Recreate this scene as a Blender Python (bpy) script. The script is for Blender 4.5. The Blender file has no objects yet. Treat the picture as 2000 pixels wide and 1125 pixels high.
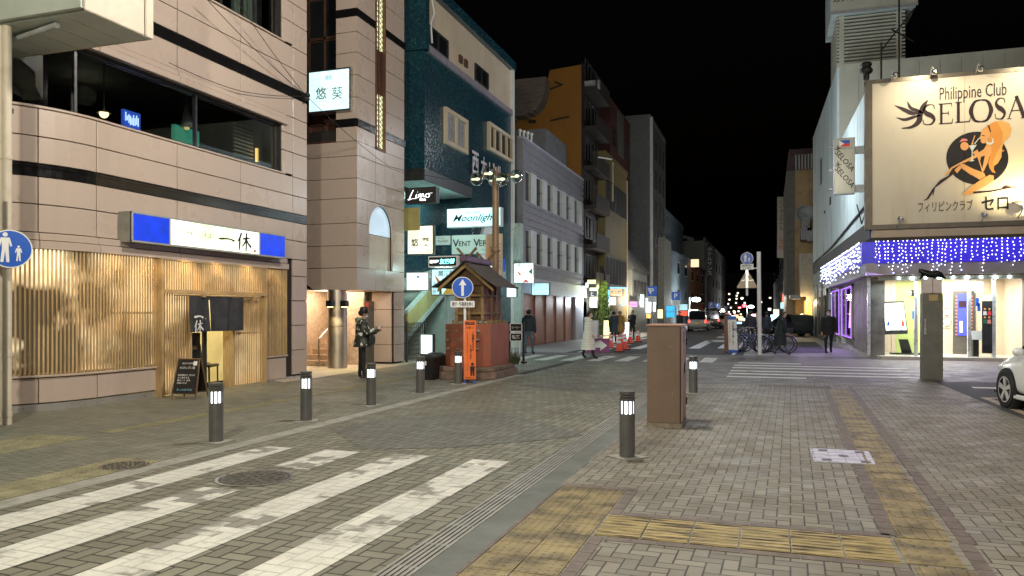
import bpy, bmesh, math, random
from mathutils import Vector, Matrix
R = math.radians
rnd = random.Random(7)
S = bpy.context.scene
C = S.collection
# ------------------------------------------------------------------ camera
YAW = R(18.43); CAMZ = 1.65; FPX = 1500.0; CX = 1000.0; HY = 610.0
cd = bpy.data.cameras.new('camera'); cam = bpy.data.objects.new('camera', cd); C.objects.link(cam)
cam.location = (0, 0, CAMZ); cam.rotation_euler = (R(90), 0, YAW)
cd.sensor_width = 36; cd.lens = 27; cd.shift_y = 0.02375; cd.clip_end = 2000; cd.clip_start = 0.05
S.camera = cam
# ------------------------------------------------------------------ world (night sky)
W = bpy.data.worlds.new('World'); S.world = W; W.use_nodes = True
wt = W.node_tree; bg = wt.nodes['Background']
sky = wt.nodes.new('ShaderNodeTexSky'); sky.sky_type = 'NISHITA'; sky.sun_disc = False
sky.sun_elevation = R(-4); sky.sun_rotation = R(200)
wt.links.new(sky.outputs[0], bg.inputs[0]); bg.inputs[1].default_value = 0.06
# ------------------------------------------------------------------ moon / exposure
sd = bpy.data.lights.new('city_glow_fill', 'SUN'); sd.energy = 0.05; sd.angle = R(10); sd.color = (1, .93, .85)  # weak soft sun added as city glow fill for dark facades
so = bpy.data.objects.new('city_glow_fill', sd); C.objects.link(so); so.rotation_euler = (R(52), 0, R(-30))
S.view_settings.view_transform = 'Standard'; S.view_settings.look = 'None'
S.view_settings.exposure = 0.15; S.view_settings.gamma = 1
S.cycles.use_denoising = True
S.cycles.max_bounces = 6; S.cycles.transparent_max_bounces = 12
S.cycles.sample_clamp_indirect = 4.0; S.cycles.caustics_reflective = False; S.cycles.caustics_refractive = False

def lamp(name, kind, loc, power, col=(1, 1, 1), radius=.3, size=None, look=None, spot=None, sizey=None, blend=.5):
    l = bpy.data.lights.new(name, kind); l.energy = power; l.color = col
    if kind in ('POINT', 'SPOT'): l.shadow_soft_size = radius
    if kind == 'AREA':
        l.size = size or 1
        if sizey: l.shape = 'RECTANGLE'; l.size_y = sizey
    if kind == 'SPOT': l.spot_size = R(spot or 90); l.spot_blend = blend
    o = bpy.data.objects.new(name, l); C.objects.link(o); o.location = loc
    if look is not None:
        o.rotation_euler = (Vector(look) - Vector(loc)).to_track_quat('-Z', 'Y').to_euler()
    return o
# street lamps around the crossing and down the road, fittings not built; one added fill
lamp('street_and_fill_light', 'POINT', (-2.6, -1.5, 7.5), 3900, (1, .945, .76), .3)
lamp('street_and_fill_light', 'POINT', (-3.2, 11.5, 9.5), 2600, (1, .945, .84), .35)
lamp('street_and_fill_light', 'POINT', (9.0, 8.0, 10.5), 1250, (1, .90, .82), .3)
lamp('street_and_fill_light', 'POINT', (-2.0, 37.0, 10.5), 420, (.95, .97, 1), .4)
lamp('street_and_fill_light', 'POINT', (-.4, 35.5, 7.8), 650, (.85, .95, 1), .3)  # added to brighten the club's side wall, no lamp stands there
lamp('street_and_fill_light', 'POINT', (-6.0, 62.0, 8.0), 320, (.95, .95, 1), .4)
lamp('street_and_fill_light', 'POINT', (-3.0, 92.0, 9.0), 260, (.9, .97, 1), .4)

# ------------------------------------------------------------------ pixel <-> place
cs, sn = math.cos(YAW), math.sin(YAW)
def ray(px, py):
    r = (px - CX) / FPX; u = (HY - py) / FPX
    return Vector((-sn + r * cs, cs + r * sn, u))
def gnd(px, py):
    d = ray(px, py); t = -CAMZ / d.z
    return Vector((d.x * t, d.y * t, 0))
def onX(px, py, X):
    d = ray(px, py); t = X / d.x
    return Vector((X, d.y * t, CAMZ + d.z * t))
def onY(px, py, Y):
    d = ray(px, py); t = Y / d.y
    return Vector((d.x * t, Y, CAMZ + d.z * t))
def atD(px, py, D):
    d = ray(px, py); return Vector((d.x * D, d.y * D, CAMZ + d.z * D))

# ------------------------------------------------------------------ node materials
def lk(t, a, sock):
    if hasattr(a, 'links'): t.links.new(a, sock)
    elif a is not None:
        try: sock.default_value = a
        except Exception: sock.default_value = (a[0], a[1], a[2], 1)
def mth(t, op, a, b=None, c=None):
    n = t.nodes.new('ShaderNodeMath'); n.operation = op
    for k, v in enumerate((a, b, c)):
        if v is not None: lk(t, v, n.inputs[k])
    return n.outputs[0]
def mixc(t, f, a, b, mode='MIX'):
    n = t.nodes.new('ShaderNodeMix'); n.data_type = 'RGBA'; n.blend_type = mode
    lk(t, f, n.inputs[0])
    for v, s in ((a, n.inputs[6]), (b, n.inputs[7])):
        if hasattr(v, 'links'): t.links.new(v, s)
        else: s.default_value = (v[0], v[1], v[2], 1)
    return n.outputs[2]
def ramp(t, f, lo, hi, a=0.0, b=1.0):
    n = t.nodes.new('ShaderNodeMapRange'); lk(t, f, n.inputs[0])
    n.inputs[1].default_value = lo; n.inputs[2].default_value = hi; n.inputs[3].default_value = a; n.inputs[4].default_value = b
    return n.outputs[0]
def noise(t, scale, detail=4, vec=None, rough=.55, stretch=None):
    n = t.nodes.new('ShaderNodeTexNoise'); n.inputs['Scale'].default_value = scale; n.inputs['Detail'].default_value = detail
    n.inputs['Roughness'].default_value = rough
    if vec is None: vec = t.nodes.new('ShaderNodeNewGeometry').outputs['Position']
    if stretch:
        m = t.nodes.new('ShaderNodeMapping'); t.links.new(vec, m.inputs[0]); m.inputs[3].default_value = stretch; vec = m.outputs[0]
    t.links.new(vec, n.inputs['Vector'])
    return n.outputs[0]
def island(t): return t.nodes.new('ShaderNodeNewGeometry').outputs['Random Per Island']
def newmat(name):
    m = bpy.data.materials.new(name); m.use_nodes = True
    t = m.node_tree; p = t.nodes['Principled BSDF']
    return m, t, p
def bump(t, p, h, strength=.3, dist=.01):
    b = t.nodes.new('ShaderNodeBump'); b.inputs['Strength'].default_value = strength; b.inputs['Distance'].default_value = dist
    t.links.new(h, b.inputs['Height']); t.links.new(b.outputs[0], p.inputs['Normal'])
def mat(name, col, rough=.6, metal=0, var=.18, scale=3.0, isl=0.0, bmp=0, bscale=60, dirt=None, stretch=None, spec=.5, coat=0, rv=.06, dth=(.52, .72)):
    """worn everyday surface: colour with broad noise, per-piece variation, fine bump"""
    m, t, p = newmat(name)
    f = noise(t, scale, 5, stretch=stretch)
    c = mixc(t, ramp(t, f, .3, .7), [x * (1 - var) for x in col], [min(1, x * (1 + var)) for x in col])
    if isl: c = mixc(t, mth(t, 'MULTIPLY', island(t), isl), c, [x * .45 for x in col])
    if dirt:
        g = noise(t, dirt[1], 6, stretch=dirt[3] if len(dirt) > 3 else None)
        c = mixc(t, ramp(t, g, dth[0], dth[1], 0, dirt[2]), c, dirt[0])
    t.links.new(c, p.inputs['Base Color'])
    p.inputs['Metallic'].default_value = metal; p.inputs['Specular IOR Level'].default_value = spec
    p.inputs['Coat Weight'].default_value = coat
    t.links.new(ramp(t, noise(t, scale * 2.3, 4), .3, .7, max(.03, rough - rv), min(1, rough + rv)), p.inputs['Roughness'])
    if bmp: bump(t, p, noise(t, bscale, 4), bmp)
    return m
def glow(name, col, strength, var=.12, scale=1.6, base=None):
    """something that gives off light (sign face, lamp, lit room)"""
    m, t, p = newmat(name)
    c = mixc(t, ramp(t, noise(t, scale, 2), .3, .7), [x * (1 - var) for x in col], col)
    t.links.new(c, p.inputs['Emission Color']); p.inputs['Emission Strength'].default_value = strength
    lk(t, base or [min(.8, x * .8) for x in col], p.inputs['Base Color']); p.inputs['Roughness'].default_value = .35
    return m
def glassmat(name, tint=(.9, .95, .95), refl=1.0):
    m = bpy.data.materials.new(name); m.use_nodes = True; t = m.node_tree; t.nodes.clear()
    o = t.nodes.new('ShaderNodeOutputMaterial'); mx = t.nodes.new('ShaderNodeMixShader')
    tr = t.nodes.new('ShaderNodeBsdfTransparent'); gl = t.nodes.new('ShaderNodeBsdfGlossy'); ge = t.nodes.new('ShaderNodeNewGeometry'); vd = t.nodes.new('ShaderNodeVectorMath'); vd.operation = 'DOT_PRODUCT'
    t.links.new(ge.outputs['Incoming'], vd.inputs[0]); t.links.new(ge.outputs['Normal'], vd.inputs[1])
    fr = mth(t, 'ADD', .04, mth(t, 'MULTIPLY', .9, mth(t, 'POWER', mth(t, 'SUBTRACT', 1.0, mth(t, 'ABSOLUTE', vd.outputs['Value'])), 5.0))); gl.inputs['Roughness'].default_value = .02
    tr.inputs[0].default_value = (*tint, 1)
    t.links.new(mth(t, 'MINIMUM', mth(t, 'MULTIPLY', fr, refl), 1.0), mx.inputs[0]); t.links.new(tr.outputs[0], mx.inputs[1]); t.links.new(gl.outputs[0], mx.inputs[2])
    t.links.new(mx.outputs[0], o.inputs[0])
    return m
def herring(t, w, rot=0.0, g=.06):
    pos = t.nodes.new('ShaderNodeNewGeometry').outputs['Position']
    mp = t.nodes.new('ShaderNodeMapping'); t.links.new(pos, mp.inputs[0]); mp.inputs[2].default_value = (0, 0, rot); mp.inputs[3].default_value = (1 / w, 1 / w, 1 / w)
    sp = t.nodes.new('ShaderNodeSeparateXYZ'); t.links.new(mp.outputs[0], sp.inputs[0])
    u, v = sp.outputs[0], sp.outputs[1]
    i, j = mth(t, 'FLOOR', u), mth(t, 'FLOOR', v)
    fu, fv = mth(t, 'SUBTRACT', u, i), mth(t, 'SUBTRACT', v, j)
    s = mth(t, 'FLOORED_MODULO', mth(t, 'SUBTRACT', i, j), 4.0)
    eq = [mth(t, 'COMPARE', s, float(k), .4) for k in range(4)]
    no = [mth(t, 'SUBTRACT', 1.0, e) for e in eq]
    l = mth(t, 'MULTIPLY', mth(t, 'LESS_THAN', fu, g), no[1]); r = mth(t, 'MULTIPLY', mth(t, 'GREATER_THAN', fu, 1 - g), no[0])
    b = mth(t, 'MULTIPLY', mth(t, 'LESS_THAN', fv, g), no[2]); q = mth(t, 'MULTIPLY', mth(t, 'GREATER_THAN', fv, 1 - g), no[3])
    grout = mth(t, 'MAXIMUM', mth(t, 'MAXIMUM', l, r), mth(t, 'MAXIMUM', b, q))
    cb = t.nodes.new('ShaderNodeCombineXYZ'); t.links.new(mth(t, 'SUBTRACT', i, eq[1]), cb.inputs[0]); t.links.new(mth(t, 'SUBTRACT', j, eq[2]), cb.inputs[1])
    wn = t.nodes.new('ShaderNodeTexWhiteNoise'); wn.noise_dimensions = '2D'; t.links.new(cb.outputs[0], wn.inputs['Vector'])
    return grout, wn.outputs['Value']
def paving(name, c1, c2, grout_c, w=.1, rot=0., dark=None, g=.06, rough=.62, paint=None):
    m, t, p = newmat(name)
    gr, rv = herring(t, w, rot, g)
    c = mixc(t, rv, c1, c2)
    c = mixc(t, ramp(t, noise(t, 160, 3), .35, .65, 0, .5), c, [x * .55 for x in c1])          # aggregate speckle
    c = mixc(t, ramp(t, noise(t, .55, 5), .45, .7, 0, .5), c, dark or [x * .55 for x in c1])   # broad stains
    c = mixc(t, ramp(t, noise(t, 4, 6), .56, .72, 0, .35), c, [x * .5 for x in c1])
    vo = t.nodes.new('ShaderNodeTexVoronoi'); vo.inputs['Scale'].default_value = 1.7; t.links.new(t.nodes.new('ShaderNodeNewGeometry').outputs['Position'], vo.inputs['Vector'])
    c = mixc(t, mth(t, 'MULTIPLY', mth(t, 'LESS_THAN', vo.outputs['Distance'], .035), .7), c, [x * .35 for x in c1])   # trodden gum
    c = mixc(t, gr, c, grout_c)
    if paint:
        n1 = ramp(t, noise(t, 1.3, 4), .38, .68); lost = ramp(t, mth(t, 'ADD', mth(t, 'ADD', mth(t, 'MULTIPLY', rv, .42), mth(t, 'MULTIPLY', n1, .62)), mth(t, 'MULTIPLY', noise(t, 11, 5), .48)), paint[1], paint[1] + .16, 0, .82)
        keep = mth(t, 'SUBTRACT', 1.0, lost)
        keep = mth(t, 'MULTIPLY', keep, ramp(t, noise(t, 38, 5), .28, .40, .5, 1))
        pc = mixc(t, ramp(t, noise(t, 3, 6), .35, .75), paint[0], [x * .72 for x in paint[0]])
        pc = mixc(t, mth(t, 'MULTIPLY', gr, .75), pc, [x * .6 for x in paint[0]])
        c = mixc(t, keep, c, pc)
    t.links.new(c, p.inputs['Base Color'])
    t.links.new(ramp(t, noise(t, 2.2, 5), .35, .7, rough - .14, rough + .14), p.inputs['Roughness'])
    h = mth(t, 'ADD', mth(t, 'MULTIPLY', gr, -1.0), mth(t, 'ADD', mth(t, 'MULTIPLY', rv, .35), mth(t, 'MULTIPLY', noise(t, 140, 3), .25)))
    bump(t, p, h, .9, .012)
    return m

# ------------------------------------------------------------------ mesh builder
TM = {}
class MB:
    def __init__(s): s.v = []; s.f = []; s.m = []; s.k = 0
    def add(s, vs, fs):
        o = len(s.v); s.v += [Vector(a) for a in vs]
        for f in fs: s.f.append([o + i for i in f]); s.m.append(s.k)
        return s
    def box(s, x0, x1, y0, y1, z0, z1):
        v = [(x, y, z) for z in (z0, z1) for y in (y0, y1) for x in (x0, x1)]
        return s.add(v, [(0, 2, 3, 1), (4, 5, 7, 6), (0, 1, 5, 4), (2, 6, 7, 3), (0, 4, 6, 2), (1, 3, 7, 5)])
    def obox(s, c, size, M=None):
        n0 = len(s.v); a, b, d = [q / 2 for q in size]; s.box(-a, a, -b, b, -d, d)
        for i in range(n0, len(s.v)): s.v[i] = (M.to_3x3() @ s.v[i] if M else s.v[i]) + Vector(c)
        return s
    def tube(s, pts, r, n=8, cap=True):
        pts = [Vector(p) for p in pts]; rs = r if isinstance(r, (list, tuple)) else [r] * len(pts)
        o = len(s.v); prev = None
        for i, p in enumerate(pts):
            d = (pts[min(i + 1, len(pts) - 1)] - pts[max(i - 1, 0)]).normalized()
            if prev is None:
                a = d.orthogonal().normalized()
            else:
                a = (prev - d * prev.dot(d)); a = a.normalized() if a.length > 1e-6 else d.orthogonal().normalized()
            prev = a; b = d.cross(a)
            for k in range(n):
                th = 2 * math.pi * k / n; s.v.append(p + (a * math.cos(th) + b * math.sin(th)) * rs[i])
        for i in range(len(pts) - 1):
            for k in range(n):
                s.f.append([o + i * n + k, o + i * n + (k + 1) % n, o + (i + 1) * n + (k + 1) % n, o + (i + 1) * n + k]); s.m.append(s.k)
        if cap:
            s.f.append([o + k for k in range(n)][::-1]); s.m.append(s.k)
            s.f.append([o + (len(pts) - 1) * n + k for k in range(n)]); s.m.append(s.k)
        return s
    def lathe(s, prof, c=(0, 0, 0), n=20, axis='Z', cap=True, sx=1, sy=1, a0=0):
        o = len(s.v); c = Vector(c)
        for r, z in prof:
            for k in range(n):
                th = a0 + 2 * math.pi * k / n; q = (r * math.cos(th) * sx, r * math.sin(th) * sy, z)
                if axis == 'X': q = (q[2], q[0], q[1])
                if axis == 'Y': q = (q[0], q[2], q[1])
                s.v.append(c + Vector(q))
        for i in range(len(prof) - 1):
            for k in range(n):
                s.f.append([o + i * n + k, o + i * n + (k + 1) % n, o + (i + 1) * n + (k + 1) % n, o + (i + 1) * n + k]); s.m.append(s.k)
        if cap:
            s.f.append([o + k for k in range(n)][::-1]); s.m.append(s.k)
            s.f.append([o + (len(prof) - 1) * n + k for k in range(n)]); s.m.append(s.k)
        return s
    def ball(s, c, r, n=14, m=9, sc=(1, 1, 1)):
        pr = [(math.sin(math.pi * i / m), -math.cos(math.pi * i / m)) for i in range(1, m)]
        o = len(s.v); c = Vector(c)
        for a, z in pr:
            for k in range(n):
                th = 2 * math.pi * k / n; s.v.append(c + Vector((a * math.cos(th) * r * sc[0], a * math.sin(th) * r * sc[1], z * r * sc[2])))
        b = len(s.v); s.v.append(c + Vector((0, 0, -r * sc[2]))); s.v.append(c + Vector((0, 0, r * sc[2])))
        L = len(pr)
        for i in range(L - 1):
            for k in range(n):
                s.f.append([o + i * n + k, o + i * n + (k + 1) % n, o + (i + 1) * n + (k + 1) % n, o + (i + 1) * n + k]); s.m.append(s.k)
        for k in range(n):
            s.f.append([b, o + (k + 1) % n, o + k]); s.m.append(s.k)
            s.f.append([b + 1, o + (L - 1) * n + k, o + (L - 1) * n + (k + 1) % n]); s.m.append(s.k)
        return s
    def prism(s, pts, ext):
        """closed outline pts (3-D) extruded by vector ext"""
        n = len(pts); e = Vector(ext); o = len(s.v); P = [Vector(p) for p in pts]
        s.v += P + [p + e for p in P]
        s.f.append([o + i for i in range(n)]); s.m.append(s.k)
        s.f.append([o + n + i for i in range(n)][::-1]); s.m.append(s.k)
        for i in range(n):
            s.f.append([o + i, o + n + i, o + n + (i + 1) % n, o + (i + 1) % n]); s.m.append(s.k)
        return s
    def rings(s, rr, cap=True):
        """loft through rings of equal point count"""
        o = len(s.v); n = len(rr[0])
        for r in rr: s.v += [Vector(p) for p in r]
        for i in range(len(rr) - 1):
            for k in range(n):
                s.f.append([o + i * n + k, o + i * n + (k + 1) % n, o + (i + 1) * n + (k + 1) % n, o + (i + 1) * n + k]); s.m.append(s.k)
        if cap:
            s.f.append([o + k for k in range(n)][::-1]); s.m.append(s.k)
            s.f.append([o + (len(rr) - 1) * n + k for k in range(n)]); s.m.append(s.k)
        return s
    def clusters(s, gap=.2):
        n = len(s.v); up = list(range(n))
        def root(i):
            while up[i] != i: up[i] = up[up[i]]; i = up[i]
            return i
        for f in s.f:
            for i in f[1:]: up[root(f[0])] = root(i)
        bb = {}
        for i in range(n):
            q = bb.setdefault(root(i), [list(s.v[i]), list(s.v[i])])
            for k in range(3): q[0][k] = min(q[0][k], s.v[i][k]); q[1][k] = max(q[1][k], s.v[i][k])
        ks = list(bb)
        if not 1 < len(ks) < 500: return None
        for a in range(len(ks)):
            A = bb[ks[a]]
            for b in range(a):
                B = bb[ks[b]]
                if all(A[0][k] - B[1][k] < gap and B[0][k] - A[1][k] < gap for k in range(3)): up[root(ks[a])] = root(ks[b])
        out = {}
        for j, f in enumerate(s.f): out.setdefault(root(f[0]), []).append(j)
        return out if 1 < len(out) < 12 else None
    def build(s, name, mats, parent=None, local=False, smooth=False, bevel=0, sub=0, seg=2):
        if not s.v: return None
        cl = s.clusters() if parent is not None and name not in ('light_strand', 'lettering', 'foliage', 'wall') else None
        if cl:                                       # pieces that stand apart become parts of their own
            res = []
            for js in cl.values():
                m = MB(); ix = {}
                for j in js:
                    for i in s.f[j]:
                        if i not in ix: ix[i] = len(m.v); m.v.append(s.v[i])
                    m.f.append([ix[i] for i in s.f[j]]); m.m.append(s.m[j])
                res.append(m.build(name, mats, parent, local, smooth, bevel, sub, seg))
            return res[0]
        if not isinstance(mats, (list, tuple)): mats = [mats]
        vs = s.v; org = Vector((0, 0, 0)); loc = None
        if parent is None:
            xs = [p.x for p in vs]; ys = [p.y for p in vs]; zs = [p.z for p in vs]
            loc = Vector(((min(xs) + max(xs)) / 2, (min(ys) + max(ys)) / 2, min(zs))); vs = [p - loc for p in vs]
        elif not local:
            Mi = TM[parent].inverted(); vs = [Mi @ p for p in vs]
        me = bpy.data.meshes.new(name); me.from_pydata([tuple(p) for p in vs], [], s.f)
        for m in mats: me.materials.append(m)
        for i, p in enumerate(me.polygons): p.material_index = min(s.m[i], len(mats) - 1)
        bm = bmesh.new(); bm.from_mesh(me); bmesh.ops.recalc_face_normals(bm, faces=bm.faces)
        if bevel: bmesh.ops.bevel(bm, geom=[e for e in bm.edges if len(e.link_faces) == 2 and e.calc_face_angle() > .6], offset=bevel, segments=seg, affect='EDGES', clamp_overlap=True)
        bm.to_mesh(me); bm.free()
        if smooth:
            for p in me.polygons: p.use_smooth = True
            try: me.set_sharp_from_angle(angle=R(42))
            except Exception: pass
        o = bpy.data.objects.new(name, me); C.objects.link(o)
        if sub:
            q = o.modifiers.new('subdivision', 'SUBSURF'); q.levels = sub; q.render_levels = sub
        if parent is not None: o.parent = parent; TM[o] = TM[parent]
        else: o.location = loc; TM[o] = Matrix.Translation(loc)
        return o
def tag(o, label=None, cat=None, group=None, kind=None):
    if label: o['label'] = label
    if cat: o['category'] = cat
    if group: o['group'] = group
    if kind: o['kind'] = kind
    return o
def thing(name, label, cat, loc=(0, 0, 0), rz=0, group=None):
    o = bpy.data.objects.new(name, None); C.objects.link(o); o.empty_display_size = .2
    o.location = loc; o.rotation_euler = (0, 0, rz)
    TM[o] = Matrix.Translation(Vector(loc)) @ Matrix.Rotation(rz, 4, 'Z')
    return tag(o, label, cat, group)
def dup(root, loc, rz, label):
    def cp(o, par):
        c = o.copy(); C.objects.link(c); c.parent = par
        for ch in kids(o): cp(ch, c)
        return c
    r = root.copy(); C.objects.link(r); r.location = loc; r.rotation_euler = (0, 0, rz); r['label'] = label
    TM[r] = Matrix.Translation(Vector(loc)) @ Matrix.Rotation(rz, 4, 'Z')
    for ch in kids(root): cp(ch, r)
    return r
def kids(o): return [c for c in bpy.data.objects if c.parent == o]
# frames: centre, right direction, outward normal
def frame(c, u, n):
    u = Vector(u).normalized(); n = Vector(n).normalized(); v = n.cross(u)
    return Matrix(((u.x, v.x, n.x, c[0]), (u.y, v.y, n.y, c[1]), (u.z, v.z, n.z, c[2]), (0, 0, 0, 1)))
FY = ((1, 0, 0), (0, -1, 0))      # faces the camera end of the street
FXP = ((0, 1, 0), (1, 0, 0))      # left-hand fronts
FXM = ((0, -1, 0), (-1, 0, 0))    # right-hand fronts
def finish_flat(me, M, name, m, parent):
    me.transform(M)
    if parent is not None: me.transform(TM[parent].inverted())
    me.materials.clear(); me.materials.append(m)
    for p in me.polygons: p.material_index = 0
    o = bpy.data.objects.new(name, me); C.objects.link(o)
    if parent is not None: o.parent = parent; TM[o] = TM[parent]
    return o
def text(body, M, w, h, m, parent, dx=0, dy=0, dz=.004, shear=0, bold=0, ext=.002, keep=True, name='lettering', rot=0, line=1.0, space=1.0):
    c = bpy.data.curves.new('t', 'FONT'); c.body = body; c.resolution_u = 2; c.shear = shear; c.extrude = 0; c.offset = bold; c.space_line = line; c.space_character = space
    o = bpy.data.objects.new('t', c); C.objects.link(o)
    dg = bpy.context.evaluated_depsgraph_get(); me = bpy.data.meshes.new_from_object(o.evaluated_get(dg))
    bpy.data.objects.remove(o); bpy.data.curves.remove(c)
    if not me.vertices: return None
    xs = [v.co.x for v in me.vertices]; ys = [v.co.y for v in me.vertices]
    bw, bh = max(xs) - min(xs), max(ys) - min(ys)
    sx, sy = w / max(bw, 1e-4), h / max(bh, 1e-4)
    if keep: sx = sy = min(sx, sy)
    T = M @ Matrix.Translation((dx, dy, dz)) @ Matrix.Rotation(rot, 4, 'Z') @ Matrix.Diagonal((sx, sy, 1, 1)) @ Matrix.Translation((-(max(xs) + min(xs)) / 2, -(max(ys) + min(ys)) / 2, 0))
    return finish_flat(me, T, name, m, parent)
def ribbon_mesh(strokes):
    """brush strokes: each a list of (x, y, width)"""
    vs, fs = [], []
    for st in strokes:
        P = []
        n = len(st)
        for i in range(n - 1):                       # Catmull-Rom smoothing
            a, b, c, d = st[max(i - 1, 0)], st[i], st[i + 1], st[min(i + 2, n - 1)]
            for q in range(5 if n > 2 else 2):
                t = q / (5 if n > 2 else 2)
                P.append([.5 * (2 * b[k] + (c[k] - a[k]) * t + (2 * a[k] - 5 * b[k] + 4 * c[k] - d[k]) * t * t + (-a[k] + 3 * b[k] - 3 * c[k] + d[k]) * t ** 3) for k in range(3)])
        P.append(list(st[-1]))
        o = len(vs)
        for i, p in enumerate(P):
            a, b = P[max(i - 1, 0)], P[min(i + 1, len(P) - 1)]
            dx, dy = b[0] - a[0], b[1] - a[1]; L = math.hypot(dx, dy) or 1
            nx, ny = -dy / L * p[2] / 2, dx / L * p[2] / 2
            vs += [(p[0] + nx, p[1] + ny, 0), (p[0] - nx, p[1] - ny, 0)]
        for i in range(len(P) - 1): fs.append((o + 2 * i, o + 2 * i + 1, o + 2 * i + 3, o + 2 * i + 2))
    return vs, fs
def strokes(sts, M, w, h, m, parent, dx=0, dy=0, dz=.004, name='lettering', rot=0):
    """strokes drawn in a unit box (0..1), scaled to w x h around the frame's centre"""
    vs, fs = ribbon_mesh(sts)
    me = bpy.data.meshes.new(name); me.from_pydata(vs, [], fs)
    T = M @ Matrix.Translation((dx, dy, dz)) @ Matrix.Rotation(rot, 4, 'Z') @ Matrix.Diagonal((w, h, 1, 1)) @ Matrix.Translation((-.5, -.5, 0))
    return finish_flat(me, T, name, m, parent)
def flatpoly(pts, M, m, parent, dz=.004, name='emblem'):
    """outlines (list of 2-D outlines) laid in a frame"""
    me = bpy.data.meshes.new(name); bm = bmesh.new()
    for pl in pts:
        f = bm.faces.new([bm.verts.new((x, y, 0)) for x, y in pl])
    bmesh.ops.triangulate(bm, faces=bm.faces[:]); bmesh.ops.recalc_face_normals(bm, faces=bm.faces)
    for f in bm.faces:
        if f.normal.z < 0: f.normal_flip()
    bm.to_mesh(me); bm.free()
    return finish_flat(me, M @ Matrix.Translation((0, 0, dz)), name, m, parent)
def circ(cx, cy, r, n=28, ry=None): return [(cx + r * math.cos(2 * math.pi * k / n), cy + (ry or r) * math.sin(2 * math.pi * k / n)) for k in range(n)]
# ------------------------------------------------------------------ materials
M_ = {}
M_['asphalt'] = mat('asphalt', (.045, .045, .048), .75, var=.35, scale=.8, bmp=.5, bscale=90)
M_['pave_r'] = paving('pavement_blocks', (.275, .252, .205), (.155, .14, .112), (.035, .03, .024), .104, R(1.5), dark=(.12, .09, .065), g=.055)
M_['pave_l'] = paving('sidewalk_blocks', (.26, .255, .205), (.17, .166, .13), (.03, .03, .025), .1, 0, dark=(.10, .11, .085))
M_['pave_c'] = paving('carriageway_blocks', (.25, .243, .19), (.145, .14, .108), (.028, .025, .02), .122, R(2), dark=(.12, .108, .08), g=.068)
M_['pave_d'] = paving('dark_blocks', (.19, .187, .16), (.12, .118, .102), (.024, .023, .02), .122, R(2), dark=(.10, .10, .09))
M_['pave_x'] = paving('crossing_blocks', (.20, .175, .165), (.13, .115, .108), (.05, .045, .04), .1, R(1), dark=(.08, .07, .065))
M_['paint'] = paving('zebra_paint', (.25, .235, .20), (.16, .15, .13), (.05, .045, .04), .122, R(2), paint=((.63, .615, .565), .80))
M_['paint2'] = paving('far_zebra_paint', (.17, .16, .14), (.10, .095, .085), (.05, .045, .04), .122, R(2), paint=((.74, .72, .68), 1.0))
M_['white_line'] = mat('line_paint', (.68, .68, .66), .6, var=.2, scale=4, dirt=((.2, .2, .2), 9, .6))
M_['kerb'] = mat('kerb_concrete', (.28, .275, .245), .7, var=.25, scale=3, bmp=.3, dirt=((.15, .14, .11), 5, .7))
M_['strip'] = mat('smooth_concrete', (.115, .12, .11), .5, var=.25, scale=2.2, bmp=.2, dirt=((.12, .12, .11), 3, .6))
M_['tact'] = mat('tactile_tile', (.27, .208, .10), .55, var=.25, scale=2.6, isl=.35, bmp=.25, bscale=120, dirt=((.09, .07, .035), 3.2, .95), dth=(.44, .62))
M_['tact2'] = mat('tactile_bars', (.36, .28, .13), .5, var=.2, scale=3, bmp=.2, bscale=120, dirt=((.07, .05, .025), 2.6, .95, (1, 9, 1)), dth=(.46, .60))
M_['tact3'] = mat('worn_tactile', (.235, .215, .13), .55, var=.25, scale=3, bmp=.2, dirt=((.12, .10, .07), 4, .8))
M_['border'] = mat('border_blocks', (.14, .108, .092), .6, var=.3, scale=6, isl=.35, bmp=.3, dirt=((.08, .07, .06), 4, .6))
M_['steel'] = mat('stainless_steel', (.58, .58, .58), .3, 1, var=.15, scale=8)
M_['dsteel'] = mat('dark_steel', (.10, .10, .105), .38, .8, var=.2, scale=10)
M_['iron'] = mat('cast_iron', (.13, .125, .115), .45, .6, var=.35, scale=14, bmp=.4)
M_['coverm'] = mat('bright_cover', (.55, .53, .59), .35, .3, var=.25, scale=9, bmp=.4, bscale=40)
M_['black'] = mat('black_paint', (.012, .012, .013), .4, var=.3, scale=6)
M_['dark'] = mat('dark_plain', (.02, .019, .018), .6, var=.3, scale=6)
M_['white'] = mat('white_paint', (.75, .75, .73), .45, var=.08, scale=3)
M_['grey'] = mat('grey_paint', (.35, .36, .36), .5, var=.15, scale=4)
M_['tile'] = mat('panel_tile', (.51, .405, .34), .28, var=.03, scale=.6, isl=.09, spec=.45, rv=.015, dirt=((.36, .27, .22), 2.2, .28, (1, 1, .12)))
M_['tilejoint'] = mat('panel_joint', (.02, .016, .014), .7)
M_['band'] = mat('black_band', (.008, .008, .008), .18, var=.2)
M_['wood'] = mat('slat_wood', (.55, .38, .19), .5, var=.25, scale=7, isl=.5, stretch=(6, 6, .6), dirt=((.12, .06, .03), 1.2, .5))
M_['wood_d'] = mat('old_wood', (.17, .10, .05), .65, var=.35, scale=8, isl=.5, bmp=.4, stretch=(3, 3, 1))
M_['cloth'] = mat('dark_cloth', (.030, .031, .040), .85, var=.35, scale=5, bmp=.3, bscale=220)
M_['glass'] = glassmat('window_glass', (.70, .75, .75), 2.6)
M_['clear'] = glassmat('clear_glass', (.93, .96, .96), 1.2)
M_['globe'] = glassmat('globe_glass', (.74, .84, .82), 5.0)
M_['darkglass'] = mat('dark_window', (.012, .014, .016), .08, var=.3, scale=2, spec=.7)
M_['ink'] = mat('black_lettering', (.012, .010, .012), .5)

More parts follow.
